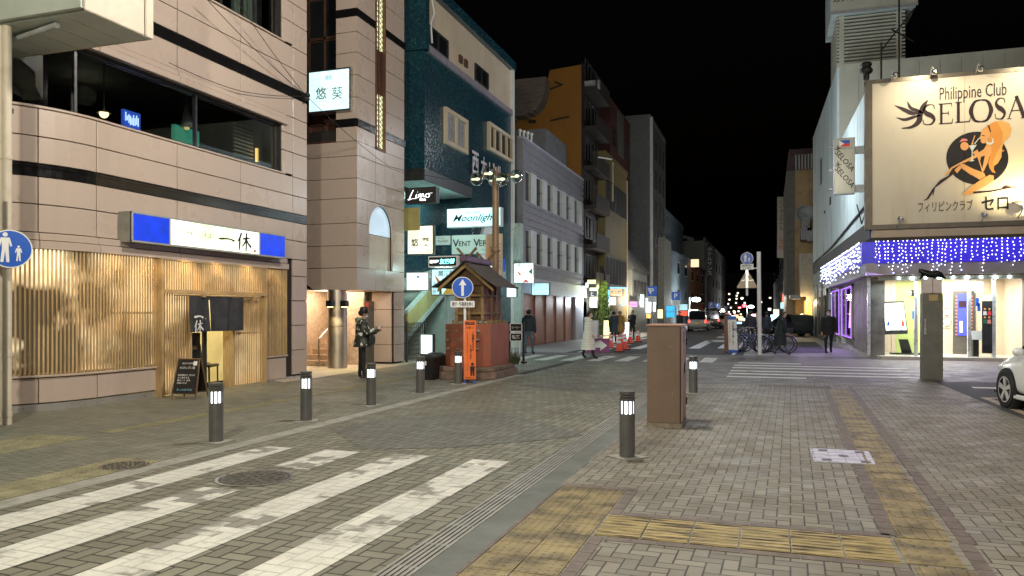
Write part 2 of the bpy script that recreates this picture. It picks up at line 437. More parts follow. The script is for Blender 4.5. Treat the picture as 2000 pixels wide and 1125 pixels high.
M_['skin'] = mat('skin', (.55, .34, .25), .55, var=.08)
M_['mask'] = mat('white_mask', (.75, .75, .78), .7, var=.05)
M_['blackcloth'] = mat('black_clothing', (.014, .014, .017), .8, var=.4, scale=8, bmp=.3)
M_['hair'] = mat('black_hair', (.01, .009, .008), .5, var=.3, scale=30)
M_['orange'] = mat('orange_board', (.85, .17, .03), .5, var=.06, scale=3)
M_['blue'] = mat('sign_blue', (.012, .10, .55), .35, var=.06)
M_['signwhite'] = mat('sign_white', (.80, .80, .80), .4, var=.05)
M_['cone'] = mat('cone_red', (.80, .075, .03), .45, var=.12, scale=5)
M_['rubber'] = mat('black_rubber', (.014, .014, .014), .75, var=.3, scale=9)

# ------------------------------------------------------------------ ground
def sheet(name, pts, m, z=0.0, th=.0):
    b = MB(); b.add([(x, y, z) for x, y in pts], [tuple(range(len(pts)))])
    o = b.build(name, m); return tag(o, kind='structure')
sheet('ground', [(-600, -600), (600, -600), (600, 900), (-600, 900)], M_['asphalt'], -.02)
EDGE = [(-1.9, 18.0), (3.75, 20.5)]
sheet('sidewalk', [(-16, -8), (-6.36, -8), (-6.36, 27.5), (-16, 27.5)], M_['pave_l'])
sheet('kerb_strip', [(-6.36, -8), (-6.10, -8), (-6.10, 19.4), (-6.36, 19.4)], M_['kerb'], .003)
sheet('road_paving', [(-6.10, -8), (-2.34, -8), (-2.34, 18.0), (-1.9, 18.0), (-1.9, 25), (-6.10, 25)], M_['pave_c'])
sheet('pavement_strip', [(-2.13, -8), (-1.88, -8), (-1.88, 17.9), (-2.13, 17.9)], M_['strip'])
sheet('pavement', [(-1.88, -8), (3.75, -8), (3.75, 20.5), (-1.88, 17.96)], M_['pave_r'])
sheet('kerb_edge', [(-1.88, 17.96), (3.75, 20.5), (3.75, 20.68), (-1.88, 18.14)], M_['border'], .002)
sheet('cross_street', [(-1.9, 18.14), (3.75, 20.68), (60, 20.68), (60, 30.6), (-1.9, 30.6)], M_['pave_x'])
sheet('cross_street', [(-6.36, 25), (-1.9, 25), (-1.9, 30.6), (-6.36, 30.6)], M_['pave_x'])
sheet('cross_street', [(-16, 27.5), (-6.36, 27.5), (-6.36, 30.6), (-16, 30.6)], M_['pave_x'])
sheet('road', [(-7.9, 30.6), (-.9, 30.6), (-.9, 320), (-7.9, 320)], M_['asphalt'], -.004)
M_['path'] = mat('far_footway', (.28, .27, .26), .6, var=.2, scale=1.2, bmp=.2)
sheet('footway', [(-16, 30.6), (-7.9, 30.6), (-7.9, 320), (-16, 320)], M_['path'], .0)
sheet('footway', [(-.9, 30.6), (6, 30.6), (6, 320), (-.9, 320)], M_['path'], .0)
sheet('parking_lot', [(3.75, -8), (60, -8), (60, 20.68), (3.75, 20.68)], M_['asphalt'], -.002)
# chevrons of darker blocks in the carriageway
dk = lambda P: [tuple(gnd(*p)[:2]) for p in P]
sheet('road_patch', dk([(640, 834), (838, 813), (960, 803), (1074, 829), (1142, 850), (1035, 862), (877, 875), (705, 878)]), M_['pave_d'], .004)
sheet('road_patch', dk([(1010, 752), (1180, 745), (1255, 760), (1190, 770), (1095, 762)]), M_['pave_d'], .004)
sheet('road_patch', dk([(1516, 690), (1622, 690), (1592, 668), (1506, 668)]), M_['asphalt'], .004); sheet('road_patch', dk([(1525, 659), (1575, 659), (1560, 653), (1520, 653)]), M_['asphalt'], .004)
# ---- zebra crossings
def zebra(stripes, name, m, along='y'):
    b = MB()
    for x0, x1, y0, y1 in stripes:
        n = max(1, int((y1 - y0) / .5))
        b.add([(x0, y0, .005), (x1, y0, .005), (x1, y1, .005), (x0, y1, .005)], [(0, 1, 2, 3)])
    return tag(b.build(name, m), kind='structure')
zebra([(-5.88, -5.46, 1.5, 8.0), (-5.08, -4.64, 1.5, 5.95), (-5.02, -4.56, 6.95, 8.02), (-4.12, -3.68, 1.5, 8.05), (-3.14, -2.70, 1.5, 8.02)], 'crosswalk', M_['paint'])
zebra([(-.9, 1.0, 25.9, 26.3), (-1, 3.9, 24.7, 25.1), (-1, 4.4, 23.6, 24.0), (-1.0, 4.2, 22.3, 22.7), (-1, 4.0, 21.3, 21.7), (-1.0, .9, 20.3, 20.65)], 'crosswalk', M_['paint2'])
zebra([(-8.6 + .92 * i, -8.15 + .92 * i, 25.2 + .1 * i, 28.6) for i in range(8)], 'crosswalk', M_['paint2'])
b = MB()
for i in range(5): b.add([(-7.2 + i * 1.25, 34 + i * .6, .001), (-6.7 + i * 1.25, 34 + i * .6, .001), (-6.7 + i * 1.25, 40 + i * 2, .001), (-7.2 + i * 1.25, 40 + i * 2, .001)], [(0, 1, 2, 3)])
b.add([(-1.35, 31, .001), (-1.22, 31, .001), (-1.22, 120, .001), (-1.35, 120, .001)], [(0, 1, 2, 3)])
b.add([(-7.5, 31, .001), (-7.38, 31, .001), (-7.38, 120, .001), (-7.5, 120, .001)], [(0, 1, 2, 3)])
for k in range(5): b.add([(-3.2, 44 + k * 7, .001), (-1.9, 44 + k * 7, .001), (-1.9, 47.5 + k * 7, .001), (-3.2, 47.5 + k * 7, .001)], [(0, 1, 2, 3)])
M_['grate'] = mat('drain_grate', (.27, .26, .24), .45, .2, var=.2, scale=5)
tag(b.build('road_marking', M_['white_line']), kind='structure')
b = MB()
b.add([(3.9, 6, .003), (4.05, 6, .003), (4.05, 17.0, .003), (3.9, 17.0, .003)], [(0, 1, 2, 3)])
b.add([(4.05, 16.85, .003), (6.6, 16.85, .003), (6.6, 17.0, .003), (4.05, 17.0, .003)], [(0, 1, 2, 3)])
M_['oldline'] = mat('old_line', (.40, .33, .24), .7, var=.3, scale=5, dirt=((.1, .09, .08), 8, .7))
tag(b.build('parking_line', M_['oldline']), kind='structure')
b = MB(); b.add([(4.25, 19.0, .003), (5.6, 19.0, .003), (5.6, 19.32, .003), (4.25, 19.32, .003)], [(0, 1, 2, 3)])
tag(b.build('stop_line', M_['white_line']), kind='structure')
# ---- tactile paving
def tiles(name, x0, y0, nx, ny, w, l, kind, m, skew=0.0, gap=.012):
    b = MB()
    for a in range(nx):
        for c in range(ny):
            X0 = x0 + a * w; Y0 = y0 + c * l; sx = skew * (Y0 - y0)
            n0 = len(b.v)
            b.box(X0 + gap / 2 + sx, X0 + w - gap / 2 + sx, Y0 + gap / 2, Y0 + l - gap / 2, -.01, .006)
            if kind == 'dots':
                for i in range(5):
                    for j in range(5):
                        b.lathe([(.014, .0055), (.011, .010), (.005, .011)], (X0 + sx + w * (i + .5) / 5, Y0 + l * (j + .5) / 5, 0), 8)
            elif kind == 'barsY':
                for i in range(4): b.box(X0 + sx + w * (i + .5) / 4 - .012, X0 + sx + w * (i + .5) / 4 + .012, Y0 + .012, Y0 + l - .012, .0055, .011)
            else:
                for i in range(8): b.box(X0 + .012, X0 + w - .012, Y0 + l * (i + .5) / 8 - .013, Y0 + l * (i + .5) / 8 + .013, .0055, .0115)
    return tag(b.build(name, m, bevel=0), kind='structure')
tiles('pavement_tactile', -1.84, 3.1, 2, 13, .3, .305, 'dots', M_['tact'])
tiles('pavement_tactile', -1.23, 5.58, 6, 1, .345, .6, 'barsX', M_['tact2'])
tiles('pavement_tactile', .86, 5.60, 1, 1, .36, .6, 'dots', M_['tact'], 0)
tiles('pavement_tactile', .80, 2.2, 1, 11, .36, .305, 'barsY', M_['tact'], .03)
tiles('pavement_tactile', .90, 6.22, 1, 38, .36, .305, 'barsY', M_['tact'], .03)
tiles('pavement_tactile', -.2, 17.9, 5, 2, .3, .3, 'dots', M_['border'], 0)
tiles('pavement_tactile', -6.97, 3.2, 2, 12, .3, .305, 'dots', M_['tact3'])
tiles('pavement_tactile', -8.75, 8.2, 1, 55, .3, .305, 'barsY', M_['tact3'])
tiles('pavement_tactile', -9.35, 6.6, 3, 4, .3, .305, 'dots', M_['tact3'])
b = MB()                                            # rows of reddish border blocks
def row(x0, y0, x1, y1, n, w):
    d = Vector((x1 - x0, y1 - y0, 0)) / n; q = Vector((-d.y, d.x, 0)).normalized() * w
    for i in range(n):
        p = Vector((x0, y0, 0)) + d * i + d * .02; e = p + d * .96
        b.prism([(p.x, p.y, -.01), (e.x, e.y, -.01), (e.x + q.x, e.y + q.y, -.01), (p.x + q.x, p.y + q.y, -.01)], (0, 0, .0145))
row(-1.845, 2.5, -1.845, 7.1, 23, .03); row(-1.14, 2.5, -1.14, 5.56, 15, .09); row(-1.14, 6.21, -1.14, 7.1, 5, .09)
row(-1.84, 7.075, -1.15, 7.075, 4, .1); row(-1.13, 6.20, .86, 6.20, 10, .1); row(-1.13, 5.48, .78, 5.48, 10, .09)
row(1.40, 6.2, 1.78, 18.6, 62, .1); row(1.25, 3, 1.385, 6.2, 16, .1); row(.895, 6.25, 1.25, 18.4, 61, .1); row(.80, 3, .87, 5.45, 12, .1)
tag(b.build('pavement_border', M_['border']), kind='structure')
# ---- drain
dr = thing('drain_channel', 'long narrow steel slot drain running along the right edge of the block carriageway', 'drain', (-2.24, 9, 0))
b = MB(); b.box(-2.34, -2.13, -6, 17.9, -.05, -.004); b.build('channel', M_['dark'], dr)
b = MB()
for x in (-2.335, -2.295, -2.255, -2.215, -2.175, -2.135): b.box(x - .0135, x + .0135, -6, 17.9, -.02, .004)
k = -5.5
while k < 17.8: b.box(-2.335, -2.135, k, k + .03, -.02, .0015); k += .5
b.build('grate', M_['grate'], dr)
# ---- covers
def manhole(x, y, r, label):
    o = thing('manhole_cover', label, 'manhole cover', (x, y, 0))
    b = MB(); b.lathe([(r * 1.13, .004), (r * 1.13, .009), (r * 1.03, .009), (r * 1.03, .004)], (x, y, 0), 40); b.build('rim', M_['steel'], o)
    b = MB(); b.lathe([(r, .003), (r, .0085), (.01, .0085)], (x, y, 0), 40)
    for q in range(3):
        n = 6 + q * 6
        for i in range(n):
            a = 2 * math.pi * (i + .5 * q) / n; rr = r * (.25 + .27 * q)
            M = Matrix.Rotation(a + rnd.uniform(-.4, .4), 3, 'Z')
            b.obox((x + rr * math.cos(a), y + rr * math.sin(a), .010), (r * .16, r * .09, .006), M.to_4x4())
    b.build('lid', M_['iron'], o)
    return o
manhole(-4.83, 6.42, .33, 'round patterned iron manhole cover interrupting the second zebra stripe')
manhole(-6.55, 6.5, .24, 'small round manhole cover among yellowed tactile tiles beside the kerb line')
o = thing('access_cover', 'square bright lavender grey access cover set in the right pavement by the tactile line', 'access cover', (.8, 9.5, 0))
b = MB(); b.box(.48, 1.16, 9.08, 9.98, -.01, .005); b.build('frame', M_['steel'], o)
b = MB()
for i in range(4):
    for j in range(4): b.box(.51 + .157 * i, .51 + .157 * (i + 1) - .012, 9.11 + .21 * j, 9.11 + .21 * (j + 1) - .012, 0, .009)
b.build('plate', M_['coverm'], o)
b = MB()
for x, y in ((.62, 9.22), (1.02, 9.22), (.62, 9.84), (1.02, 9.84), (.82, 9.53)): b.box(x - .05, x + .05, y - .05, y + .05, .0085, .0125)
b.build('handle', M_['dsteel'], o)
# ================================================================== near left building with rounded corner
XF = -11.3; RC = 2.2; Y0C = 10.6
B1 = thing('restaurant_building', 'pinkish beige tiled building with rounded corner, black bands and a slatted soba restaurant below', 'building', (-13, 13, 0))
def fpt(s, o, z):
    if s >= 0: return Vector((XF + o, Y0C + s, z))
    a = s / RC; return Vector((XF - RC + (RC + o) * math.cos(a), Y0C + (RC + o) * math.sin(a), z))
def fp(b, s0, s1, z0, z1, o0, o1):
    """a slab that follows the facade line, arc included"""
    cuts = [s0]
    if s0 < 0:
        n = max(1, int((min(s1, 0) - s0) / .2))
        cuts += [s0 + (min(s1, 0) - s0) * (i + 1) / n for i in range(n)]
        if s1 > 0: cuts.append(s1)
    else: cuts.append(s1)
    b.rings([[fpt(s, o0, z0), fpt(s, o1, z0), fpt(s, o1, z1), fpt(s, o0, z1)] for s in cuts])
SE = 6.56; COLS = [-3.4, -1.0, 0.0, 1.96, 3.92, 5.93, SE]
b = MB(); fp(b, -3.4, SE, 2.95, 5.1, -.35, -.05); fp(b, -3.4, SE, 6.25, 8.4, -.35, -.05); fp(b, -3.4, SE, 9.6, 12.6, -.35, -.05)
fp(b, 5.5, SE, 0, 12.6, -.6, -.05); fp(b, -3.4, SE, 12.6, 12.8, -6, .03)
b.box(-19, -13.6, Y0C + 5.7, 17.1, 0, 12.6)
b.build('wall', M_['tilejoint'], B1)
b = MB(); G = .008
def rows(zs, c0=0, c1=6, o=0):
    for z0, z1 in zs:
        for i in range(c0, c1): fp(b, COLS[i] + G, COLS[i + 1] - G, z0 + G, z1 - G, o - .05, o)
rows([(2.98, 3.45), (3.45, 3.91), (4.13, 4.58), (4.58, 5.05), (6.53, 7.04), (7.28, 7.76), (7.76, 8.30), (9.75, 10.2), (10.45, 11.0), (11.0, 11.6), (11.6, 12.2)])
z = 0.08
while z < 2.98: rows([(z, min(z + .62, 2.98))], 5, 6); z += .62
rows([(5.05, 5.65), (5.65, 6.1), (6.1, 6.53), (8.3, 8.9), (8.9, 9.4), (9.4, 9.75)], 5, 6)
for z0, z1 in ((5.09, 5.65), (5.65, 6.1), (6.1, 6.53), (8.35, 8.9), (8.9, 9.4), (9.4, 9.75)): fp(b, 5.5, 5.93 - G, z0 + G, z1 - G, -.05, 0)
# plinth panels
for s0, s1 in ((-3.4, -1.0), (-1.0, 0.0), (0.0, 1.40)): fp(b, s0 + G, s1 - G, .14, .55, -.05, .02)
fp(b, 4.62, 5.62, .04, .55, -.05, .02)
b.build('cladding', M_['tile'], B1, bevel=.006, seg=1)
b = MB(); fp(b, -3.4, 1.42, .565, .605, -.3, .06); fp(b, 4.60, 5.65, .565, .605, -.3, .06); fp(b, -3.4, 5.6, 5.05, 5.09, -.3, .03); fp(b, -3.4, 5.6, 8.31, 8.35, -.3, .03)
for z0, z1, o_ in ((2.70, 2.84, .10), (2.85, 2.97, .06), (6.27, 6.40, .08), (6.41, 6.52, .045)):
    for s0, s1 in zip(COLS[:-1], COLS[1:-1] + [5.63]):
        if s1 > s0: fp(b, s0 + .004, min(s1, 5.63) - .004, z0, z1, -.2, o_)
b.build('ledge', M_['tile'], B1, bevel=.008, seg=1)
b = MB(); fp(b, -3.4, SE, 3.92, 4.12, -.05, -.015); fp(b, -3.4, SE, 7.05, 7.27, -.05, -.015); fp(b, -3.4, SE, 10.21, 10.44, -.05, -.015)
for zz in (4.02, 7.16): fp(b, -3.4, SE, zz + .045, zz + .06, -.02, .0)
b.build('trim_band', M_['band'], B1)
b = MB(); fp(b, -3.4, 1.40, .0, .12, -.05, .005); fp(b, 4.62, SE, 0, .05, -.05, .005); b.build('kick_plate', mat('kick_plate_metal', (.42, .40, .37), .3, .5, var=.12, scale=1.5, stretch=(1, 1, .2)), B1)
# upper windows and the room behind
wfr = MB()
for s in (-3.3, -.35, 2.62, 5.45): fp(wfr, s, s + .05, 5.09, 6.27, -.2, -.12)
fp(wfr, -3.4, 5.5, 5.09, 5.13, -.2, -.12); fp(wfr, -3.4, 5.5, 6.23, 6.27, -.2, -.12)
w = wfr.build('window', M_['dsteel'], B1)
b = MB(); fp(b, -3.4, 5.5, 5.13, 6.23, -.17, -.16); b.build('pane', M_['glass'], w)
wfr = MB()
for s in (1.5, 3.4, 4.6, 5.45): fp(wfr, s, s + .06, 8.35, 9.62, -.2, -.12)
w = wfr.build('window', M_['dsteel'], B1)
b = MB(); fp(b, -3.4, 5.5, 8.35, 9.62, -.17, -.16); b.build('pane', M_['glass'], w)
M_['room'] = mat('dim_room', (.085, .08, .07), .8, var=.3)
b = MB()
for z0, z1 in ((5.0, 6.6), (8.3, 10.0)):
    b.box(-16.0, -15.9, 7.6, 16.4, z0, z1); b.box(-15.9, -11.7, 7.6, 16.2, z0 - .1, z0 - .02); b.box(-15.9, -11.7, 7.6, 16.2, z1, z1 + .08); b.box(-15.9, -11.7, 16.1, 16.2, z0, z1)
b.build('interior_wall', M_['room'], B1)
M_['curtain'] = mat('pale_curtain', (.42, .42, .34), .9, var=.2, scale=2, stretch=(6, 6, .4))
b = MB()
for y in (15.2, 15.45, 15.7): b.box(-12.1, -12.0, y, y + .2, 8.35, 9.6)
for k in range(11): b.tube([(-13.2, 8.9 + k * .09, 5.05), (-13.2, 8.9 + k * .09, 6.2)], .05, 6)
b.build('curtain', M_['curtain'], B1)
M_['pendant'] = glow('pendant_glow', (1, .72, .36), 5); M_['neonb'] = glow('blue_neon', (.05, .14, .8), .8); M_['mint'] = glow('mint_panel', (.10, .62, .40), .35); M_['wlamp'] = glow('warm_room_lamp', (1, .72, .3), 1.1)
def pend(px, py, X, r, m, label, shade=True):
    p = onX(px, py, X); o = thing('pendant_lamp', label, 'lamp', p)
    b = MB(); b.ball(p, r); b.build('bulb', m, o, smooth=True)
    b = MB(); b.tube([p + Vector((0, 0, r)), p + Vector((0, 0, 6.55 - p.z))], .008, 5)
    b.lathe([(r * .5, r * .9), (r * 1.5, r * .1)], p, 14, cap=False); b.build('lamp_shade', M_['room'], o)
pend(203, 222, -12.2, .085, M_['pendant'], 'glowing warm globe lamp hanging inside the upstairs window, nearest the curve')
o = thing('neon_panel', 'blue glowing panel of white strokes inside the upstairs window beside the globe lamp', 'neon sign', onX(258, 235, -12.3))
p = onX(258, 234, -12.3); b = MB(); b.box(-12.36, -12.3, p.y - .22, p.y + .22, p.z - .17, p.z + .17); b.build('panel', M_['neonb'], o)
M_['neonw'] = glow('pale_neon', (.7, .85, 1), 2.0); b = MB()
for k in range(9): b.box(-12.295, -12.28, p.y - .18 + .04 * k, p.y - .165 + .04 * k, p.z - .12 + .1 * rnd.random(), p.z + .02 + .1 * rnd.random())
b.build('tube', M_['neonw'], o)
p = onX(366, 262, -12.4); q = MB(); q.box(-12.5, -12.4, p.y - .38, p.y + .38, p.z - .2, p.z + .14); tag(q.build('lit_counter', M_['mint']), 'mint green lit counter seen through the upstairs window', 'counter')
p = onX(365, 240, -12.3); o = thing('cone_lamp', 'cone shaped hanging lamp above the mint lit counter upstairs', 'lamp', p)
b = MB(); b.lathe([(.14, -.1), (.03, .42)], p, 14); b.build('lamp_shade', M_['curtain'], o); b = MB(); b.ball(p + Vector((0, 0, -.1)), .06); b.build('bulb', M_['wlamp'], o)
p = onX(517, 305, -12.0); o = thing('wall_lamp', 'warm lit alcove lamp at the far end of the upstairs window', 'lamp', p)
b = MB(); b.box(-12.1, -12.0, p.y - .3, p.y + .3, p.z - .24, p.z + .2); b.build('shade', M_['wlamp'], o, bevel=.05)
lamp('alcove_light', 'POINT', (-11.75, p.y, p.z), 9, (1, .75, .35), .1)
p = onX(493, 235, -12.1); b = MB()
for k in range(9): b.box(-12.2, -12.15, p.y - .6, p.y + .6, 5.45 + k * .09, 5.5 + k * .09)
tag(b.build('window_blind', M_['curtain']), 'slatted pale blind inside the right half of the upstairs window', 'blind')
M_['unlit_back'] = mat('unlit_backing', (.06, .04, .025), .6)
# ---- slatted restaurant front
M_['glowscreen'] = None
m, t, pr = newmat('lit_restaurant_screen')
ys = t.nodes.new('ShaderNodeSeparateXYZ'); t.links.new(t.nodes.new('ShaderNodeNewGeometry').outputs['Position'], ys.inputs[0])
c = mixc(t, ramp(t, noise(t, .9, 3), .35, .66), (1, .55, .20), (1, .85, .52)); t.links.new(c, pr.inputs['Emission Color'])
t.links.new(ramp(t, noise(t, 1.1, 3), .42, .60, .05, 1.45), pr.inputs['Emission Strength'])  # patches of glow painted in for the lit room behind the slats
pr.inputs['Base Color'].default_value = (.09, .06, .03, 1); M_['glowscreen'] = m
sl = MB()
def slats(s0, s1, z0, z1, o=0.06, pitch=.064, wd=.027, d=.024):
    n = int((s1 - s0) / pitch)
    for i in range(n):
        s = s0 + (i + .5) * (s1 - s0) / n; fp(sl, s - wd / 2, s + wd / 2, z0, z1, o - d, o)
slats(-3.3, 1.36, .61, 2.70); slats(4.66, 5.62, .61, 2.70)
slats(1.42, 2.22, .03, 2.06, .10); slats(3.56, 4.60, .03, 2.06, .10)
slats(1.42, 4.60, 2.10, 2.70, .16)
sl.build('slat_screen', M_['wood'], B1)
b = MB(); fp(b, 1.36, 1.42, .0, 2.70, -.1, .17); fp(b, 4.60, 4.65, 0, 2.70, -.1, .17); fp(b, 1.42, 4.6, 2.03, 2.10, -.1, .165); fp(b, 1.42, 4.6, 2.665, 2.70, -.05, .17)
fp(b, .2, 1.36, 1.62, 1.66, -.02, .03); fp(b, 1.42, 2.2, 1.16, 1.2, .02, .07); fp(b, 3.72, 4.6, 1.16, 1.2, .02, .07)
fp(b, -3.3, 1.36, .60, .64, -.06, .005); fp(b, 2.20, 2.24, 0, 2.05, -.15, .12); fp(b, 3.51, 3.55, 0, 2.05, -.15, .12)
b.build('slat_frame', M_['wood'], B1)
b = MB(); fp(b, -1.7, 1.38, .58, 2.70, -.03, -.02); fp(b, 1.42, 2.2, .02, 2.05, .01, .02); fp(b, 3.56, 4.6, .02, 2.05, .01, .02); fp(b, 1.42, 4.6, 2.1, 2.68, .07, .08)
b.build('glow_screen', m, B1); b = MB(); fp(b, -3.4, -1.7, .58, 2.70, -.03, -.02); fp(b, 4.64, 5.62, .58, 2.7, -.03, -.02); b.build('unlit_screen', M_['unlit_back'], B1)  # dark ends: unlit stretch of the screen put into the colour
lamp('upstairs_fill_light', 'POINT', (-13.6, 12.5, 6.2), 3.5, (1, .85, .6), .2)  # added fill to lift the dark room, no such lamp seen
# door
d = MB()
for y in (12.83, 13.50, 14.20): d.box(-11.50, -11.45, Y0C + 2.24 if y < 13 else y, (Y0C + 2.30 if y < 13 else y + .1), .02, 2.0)
d.box(-11.50, -11.45, 12.84, 14.28, .02, .14); d.box(-11.5, -11.45, 12.84, 14.28, 1.92, 2.03)
dr_ = d.build('door', M_['dark'], B1)
b = MB(); b.box(-11.48, -11.475, 12.9, 14.2, .14, 1.92); b.build('pane', M_['clear'], dr_)
b = MB()
for k in range(4): b.box(-11.495, -11.488, 12.93, 13.44, .22 + k * .36, .50 + k * .36)
b.build('door_panel', M_['dark'], dr_)
M_['warmroom'] = mat('restaurant_wall', (.80, .74, .54), .8, var=.08)
b = MB(); b.box(-14.2, -14.1, 12.3, 14.9, 0, 2.6); b.box(-14.1, -11.6, 12.3, 12.4, 0, 2.6); b.box(-14.1, -11.6, 14.8, 14.9, 0, 2.6); b.box(-14.1, -11.6, 12.4, 14.8, 2.6, 2.7); b.box(-14.1, -11.55, 12.4, 14.8, -.02, .012)
b.build('interior_wall', M_['warmroom'], B1)
lamp('restaurant_ceiling_light', 'AREA', (-12.8, 13.6, 2.55), 60, (1, .80, .45), size=1.4, look=(-12.8, 13.6, 0))
lamp('restaurant_door_light', 'POINT', (-11.3, 13.9, 2.2), 7, (1, .72, .34), .05)
for y_ in (9.9, 10.9, 11.7, 12.6, 13.5, 14.5, 15.6): lamp('slat_wash_fill', 'SPOT', (fpt(y_ - Y0C, .42, 0).x, fpt(y_ - Y0C, .42, 0).y, 2.82), 22, (1, .74, .38), .05, spot=120, look=(-11.45, y_, .9), blend=1)  # warm wash added to brighten the slats, no fittings built
def chair(x, y, rz, label):
    o = thing('dining_chair', label, 'chair', (x, y, 0), rz, 'chairs inside the soba restaurant')
    b = MB()
    for sx in (-.18, .18):
        for sy in (-.18, .18): b.tube([(sx, sy, 0), (sx * .95, sy * .95, .44)], .018, 6)
    b.build('leg', M_['dark'], o, local=True)
    b = MB(); b.box(-.21, .21, -.21, .21, .44, .5); b.build('seat', M_['black'], o, local=True, bevel=.02)
    b = MB(); b.rings([[(-.21, .19, .5), (.21, .19, .5), (.21, .23, .5), (-.21, .23, .5)], [(-.2, .24, .95), (.2, .24, .95), (.2, .27, .95), (-.2, .27, .95)]]); b.build('backrest', M_['black'], o, local=True, bevel=.015)
chair(-11.85, 14.05, R(100), 'dark chair just inside the lit restaurant door, nearest the glass'); chair(-12.3, 14.3, R(190), 'dark chair standing further back in the lit restaurant')
o = thing('dining_table', 'small dark table seen through the restaurant door', 'table', (-12.9, 13.75, 0)); b = MB(); b.box(-13.2, -12.6, 13.5, 14.0, .68, .72); b.build('table_top', M_['wood_d'], o); b = MB(); b.tube([(-12.9, 13.75, 0), (-12.9, 13.75, .68)], .04); b.build('leg', M_['dark'], o)
# noren
nr = thing('noren_curtain', 'dark three panel shop curtain with white brush writing hanging over the restaurant door', 'curtain', (-11.12, 13.8, 1.2))
b = MB(); b.tube([(-11.09, 12.25, 2.0), (-11.09, 14.95, 2.0)], .022, 8); b.box(-11.14, -11.05, 13.0, 13.1, 1.96, 2.04); b.box(-11.14, -11.05, 14.66, 14.76, 1.96, 2.04); b.build('rod', M_['wood'], nr, smooth=True)
for k in range(3):
    y0 = 12.66 + k * .565; b = MB(); n, mm = 12, 8; g = []
    for j in range(mm + 1):
        for i in range(n + 1):
            u, v = i / n, j / mm
            yy = y0 + u * .555 - .03 * v * (u - .5) * (1 if k == 1 else -1)
            xx = -11.085 + .03 * math.sin(u * 6.3 + k * 1.7 + v) * (0.3 + v) + .025 * math.sin(u * 13 + k) * v
            g.append((xx, yy, 1.985 - .735 * v - .012 * math.sin(u * math.pi) * (1 - v)))
    b.add(g, [(j * (n + 1) + i, j * (n + 1) + i + 1, (j + 1) * (n + 1) + i + 1, (j + 1) * (n + 1) + i) for j in range(mm) for i in range(n)])
    ob = b.build('cloth_panel', M_['cloth'], nr, smooth=True)
ICHI = [[(0, .5, .14), (.2, .54, .2), (.5, .6, .15), (.8, .56, .13), (1, .44, .22)]]
YASU = [[(.30, 1, .10), (.2, .72, .13), (.02, .45, .04)], [(.18, .66, .11), (.17, .3, .12), (.14, .02, .07)], [(.38, .66, .09), (.6, .70, .10), (.92, .76, .06)], [(.66, 1, .13), (.65, .5, .11), (.62, 0, .09)], [(.62, .66, .09), (.5, .4, .1), (.30, .2, .04)], [(.68, .62, .08), (.8, .42, .12), (1, .24, .14)]]
MN = frame((-11.03, 12.84, 1.42), *FXP)
strokes(ICHI, MN, .26, .22, M_['signwhite'], nr, dy=.13, dz=.02); strokes(YASU, MN, .26, .26, M_['signwhite'], nr, dy=-.06, dz=.02)
text('かみ処\nそば', MN, .05, .3, M_['signwhite'], nr, dx=.2, dy=.1, dz=.02)
# big sign over the front
SG = thing('restaurant_sign', 'long lit sign box with blue ends and brush writing above the slatted restaurant', 'sign', (-11.1, 13.4, 2.93))
ya, yb, za, zb, xo = 11.07, 15.77, 2.935, 3.495, -11.0
b = MB(); b.box(-11.3, xo, ya, yb, za, zb); b.build('housing', M_['kerb'], SG)
M_['sgblue'] = glow('blue_sign_face', (.0, .05, .88), 1.0, var=.35, scale=4, base=(.0, .01, .08)); M_['sgyel'] = None
m, t, pr = newmat('pale_sign_face'); c = mixc(t, ramp(t, noise(t, 1.4, 2), .38, .62), (.55, .80, .25), (1, 1, .74)); t.links.new(c, pr.inputs['Emission Color']); pr.inputs['Emission Strength'].default_value = 1.02; M_['sgyel'] = m
b = MB(); b.box(xo, xo + .012, ya + .03, 12.0, za + .04, zb - .04); b.build('blue_panel', M_['sgblue'], SG); b = MB(); b.box(xo, xo + .012, 14.8, yb - .03, za + .04, zb - .04); b.build('blue_panel', M_['sgblue'], SG)
b = MB(); b.box(xo, xo + .012, 12.03, 14.77, za + .035, zb - .035); b.build('lit_panel', m, SG)
b = MB()
for z0 in (za, zb - .035): b.box(xo - .02, xo + .02, ya, yb, z0, z0 + .035)
for y in (ya, 11.995, 14.765, yb - .03): b.box(xo - .02, xo + .021, y, y + .035, za, zb)
b.build('frame', M_['grey'], SG)
M_['signgreen'] = mat('grey_green_ink', (.035, .06, .045), .6)
MS = frame((xo + .012, 13.4, 3.215), *FXP)
text('かみ処', MS, .42, .11, M_['signgreen'], SG, dx=-.9, dy=.03); text('そば', MS, .30, .11, M_['signgreen'], SG, dx=-.33, dy=.02)
strokes(ICHI, MS, .50, .22, M_['signgreen'], SG, dx=.26, dy=-.01); strokes(YASU, MS, .48, .40, M_['signgreen'], SG, dx=.84, dy=-.01)
M_['seal'] = mat('seal_red', (.5, .06, .03), .5); b = MB(); b.box(xo + .012, xo + .016, 14.58, 14.64, 3.0, 3.06); b.build('seal', M_['seal'], SG)
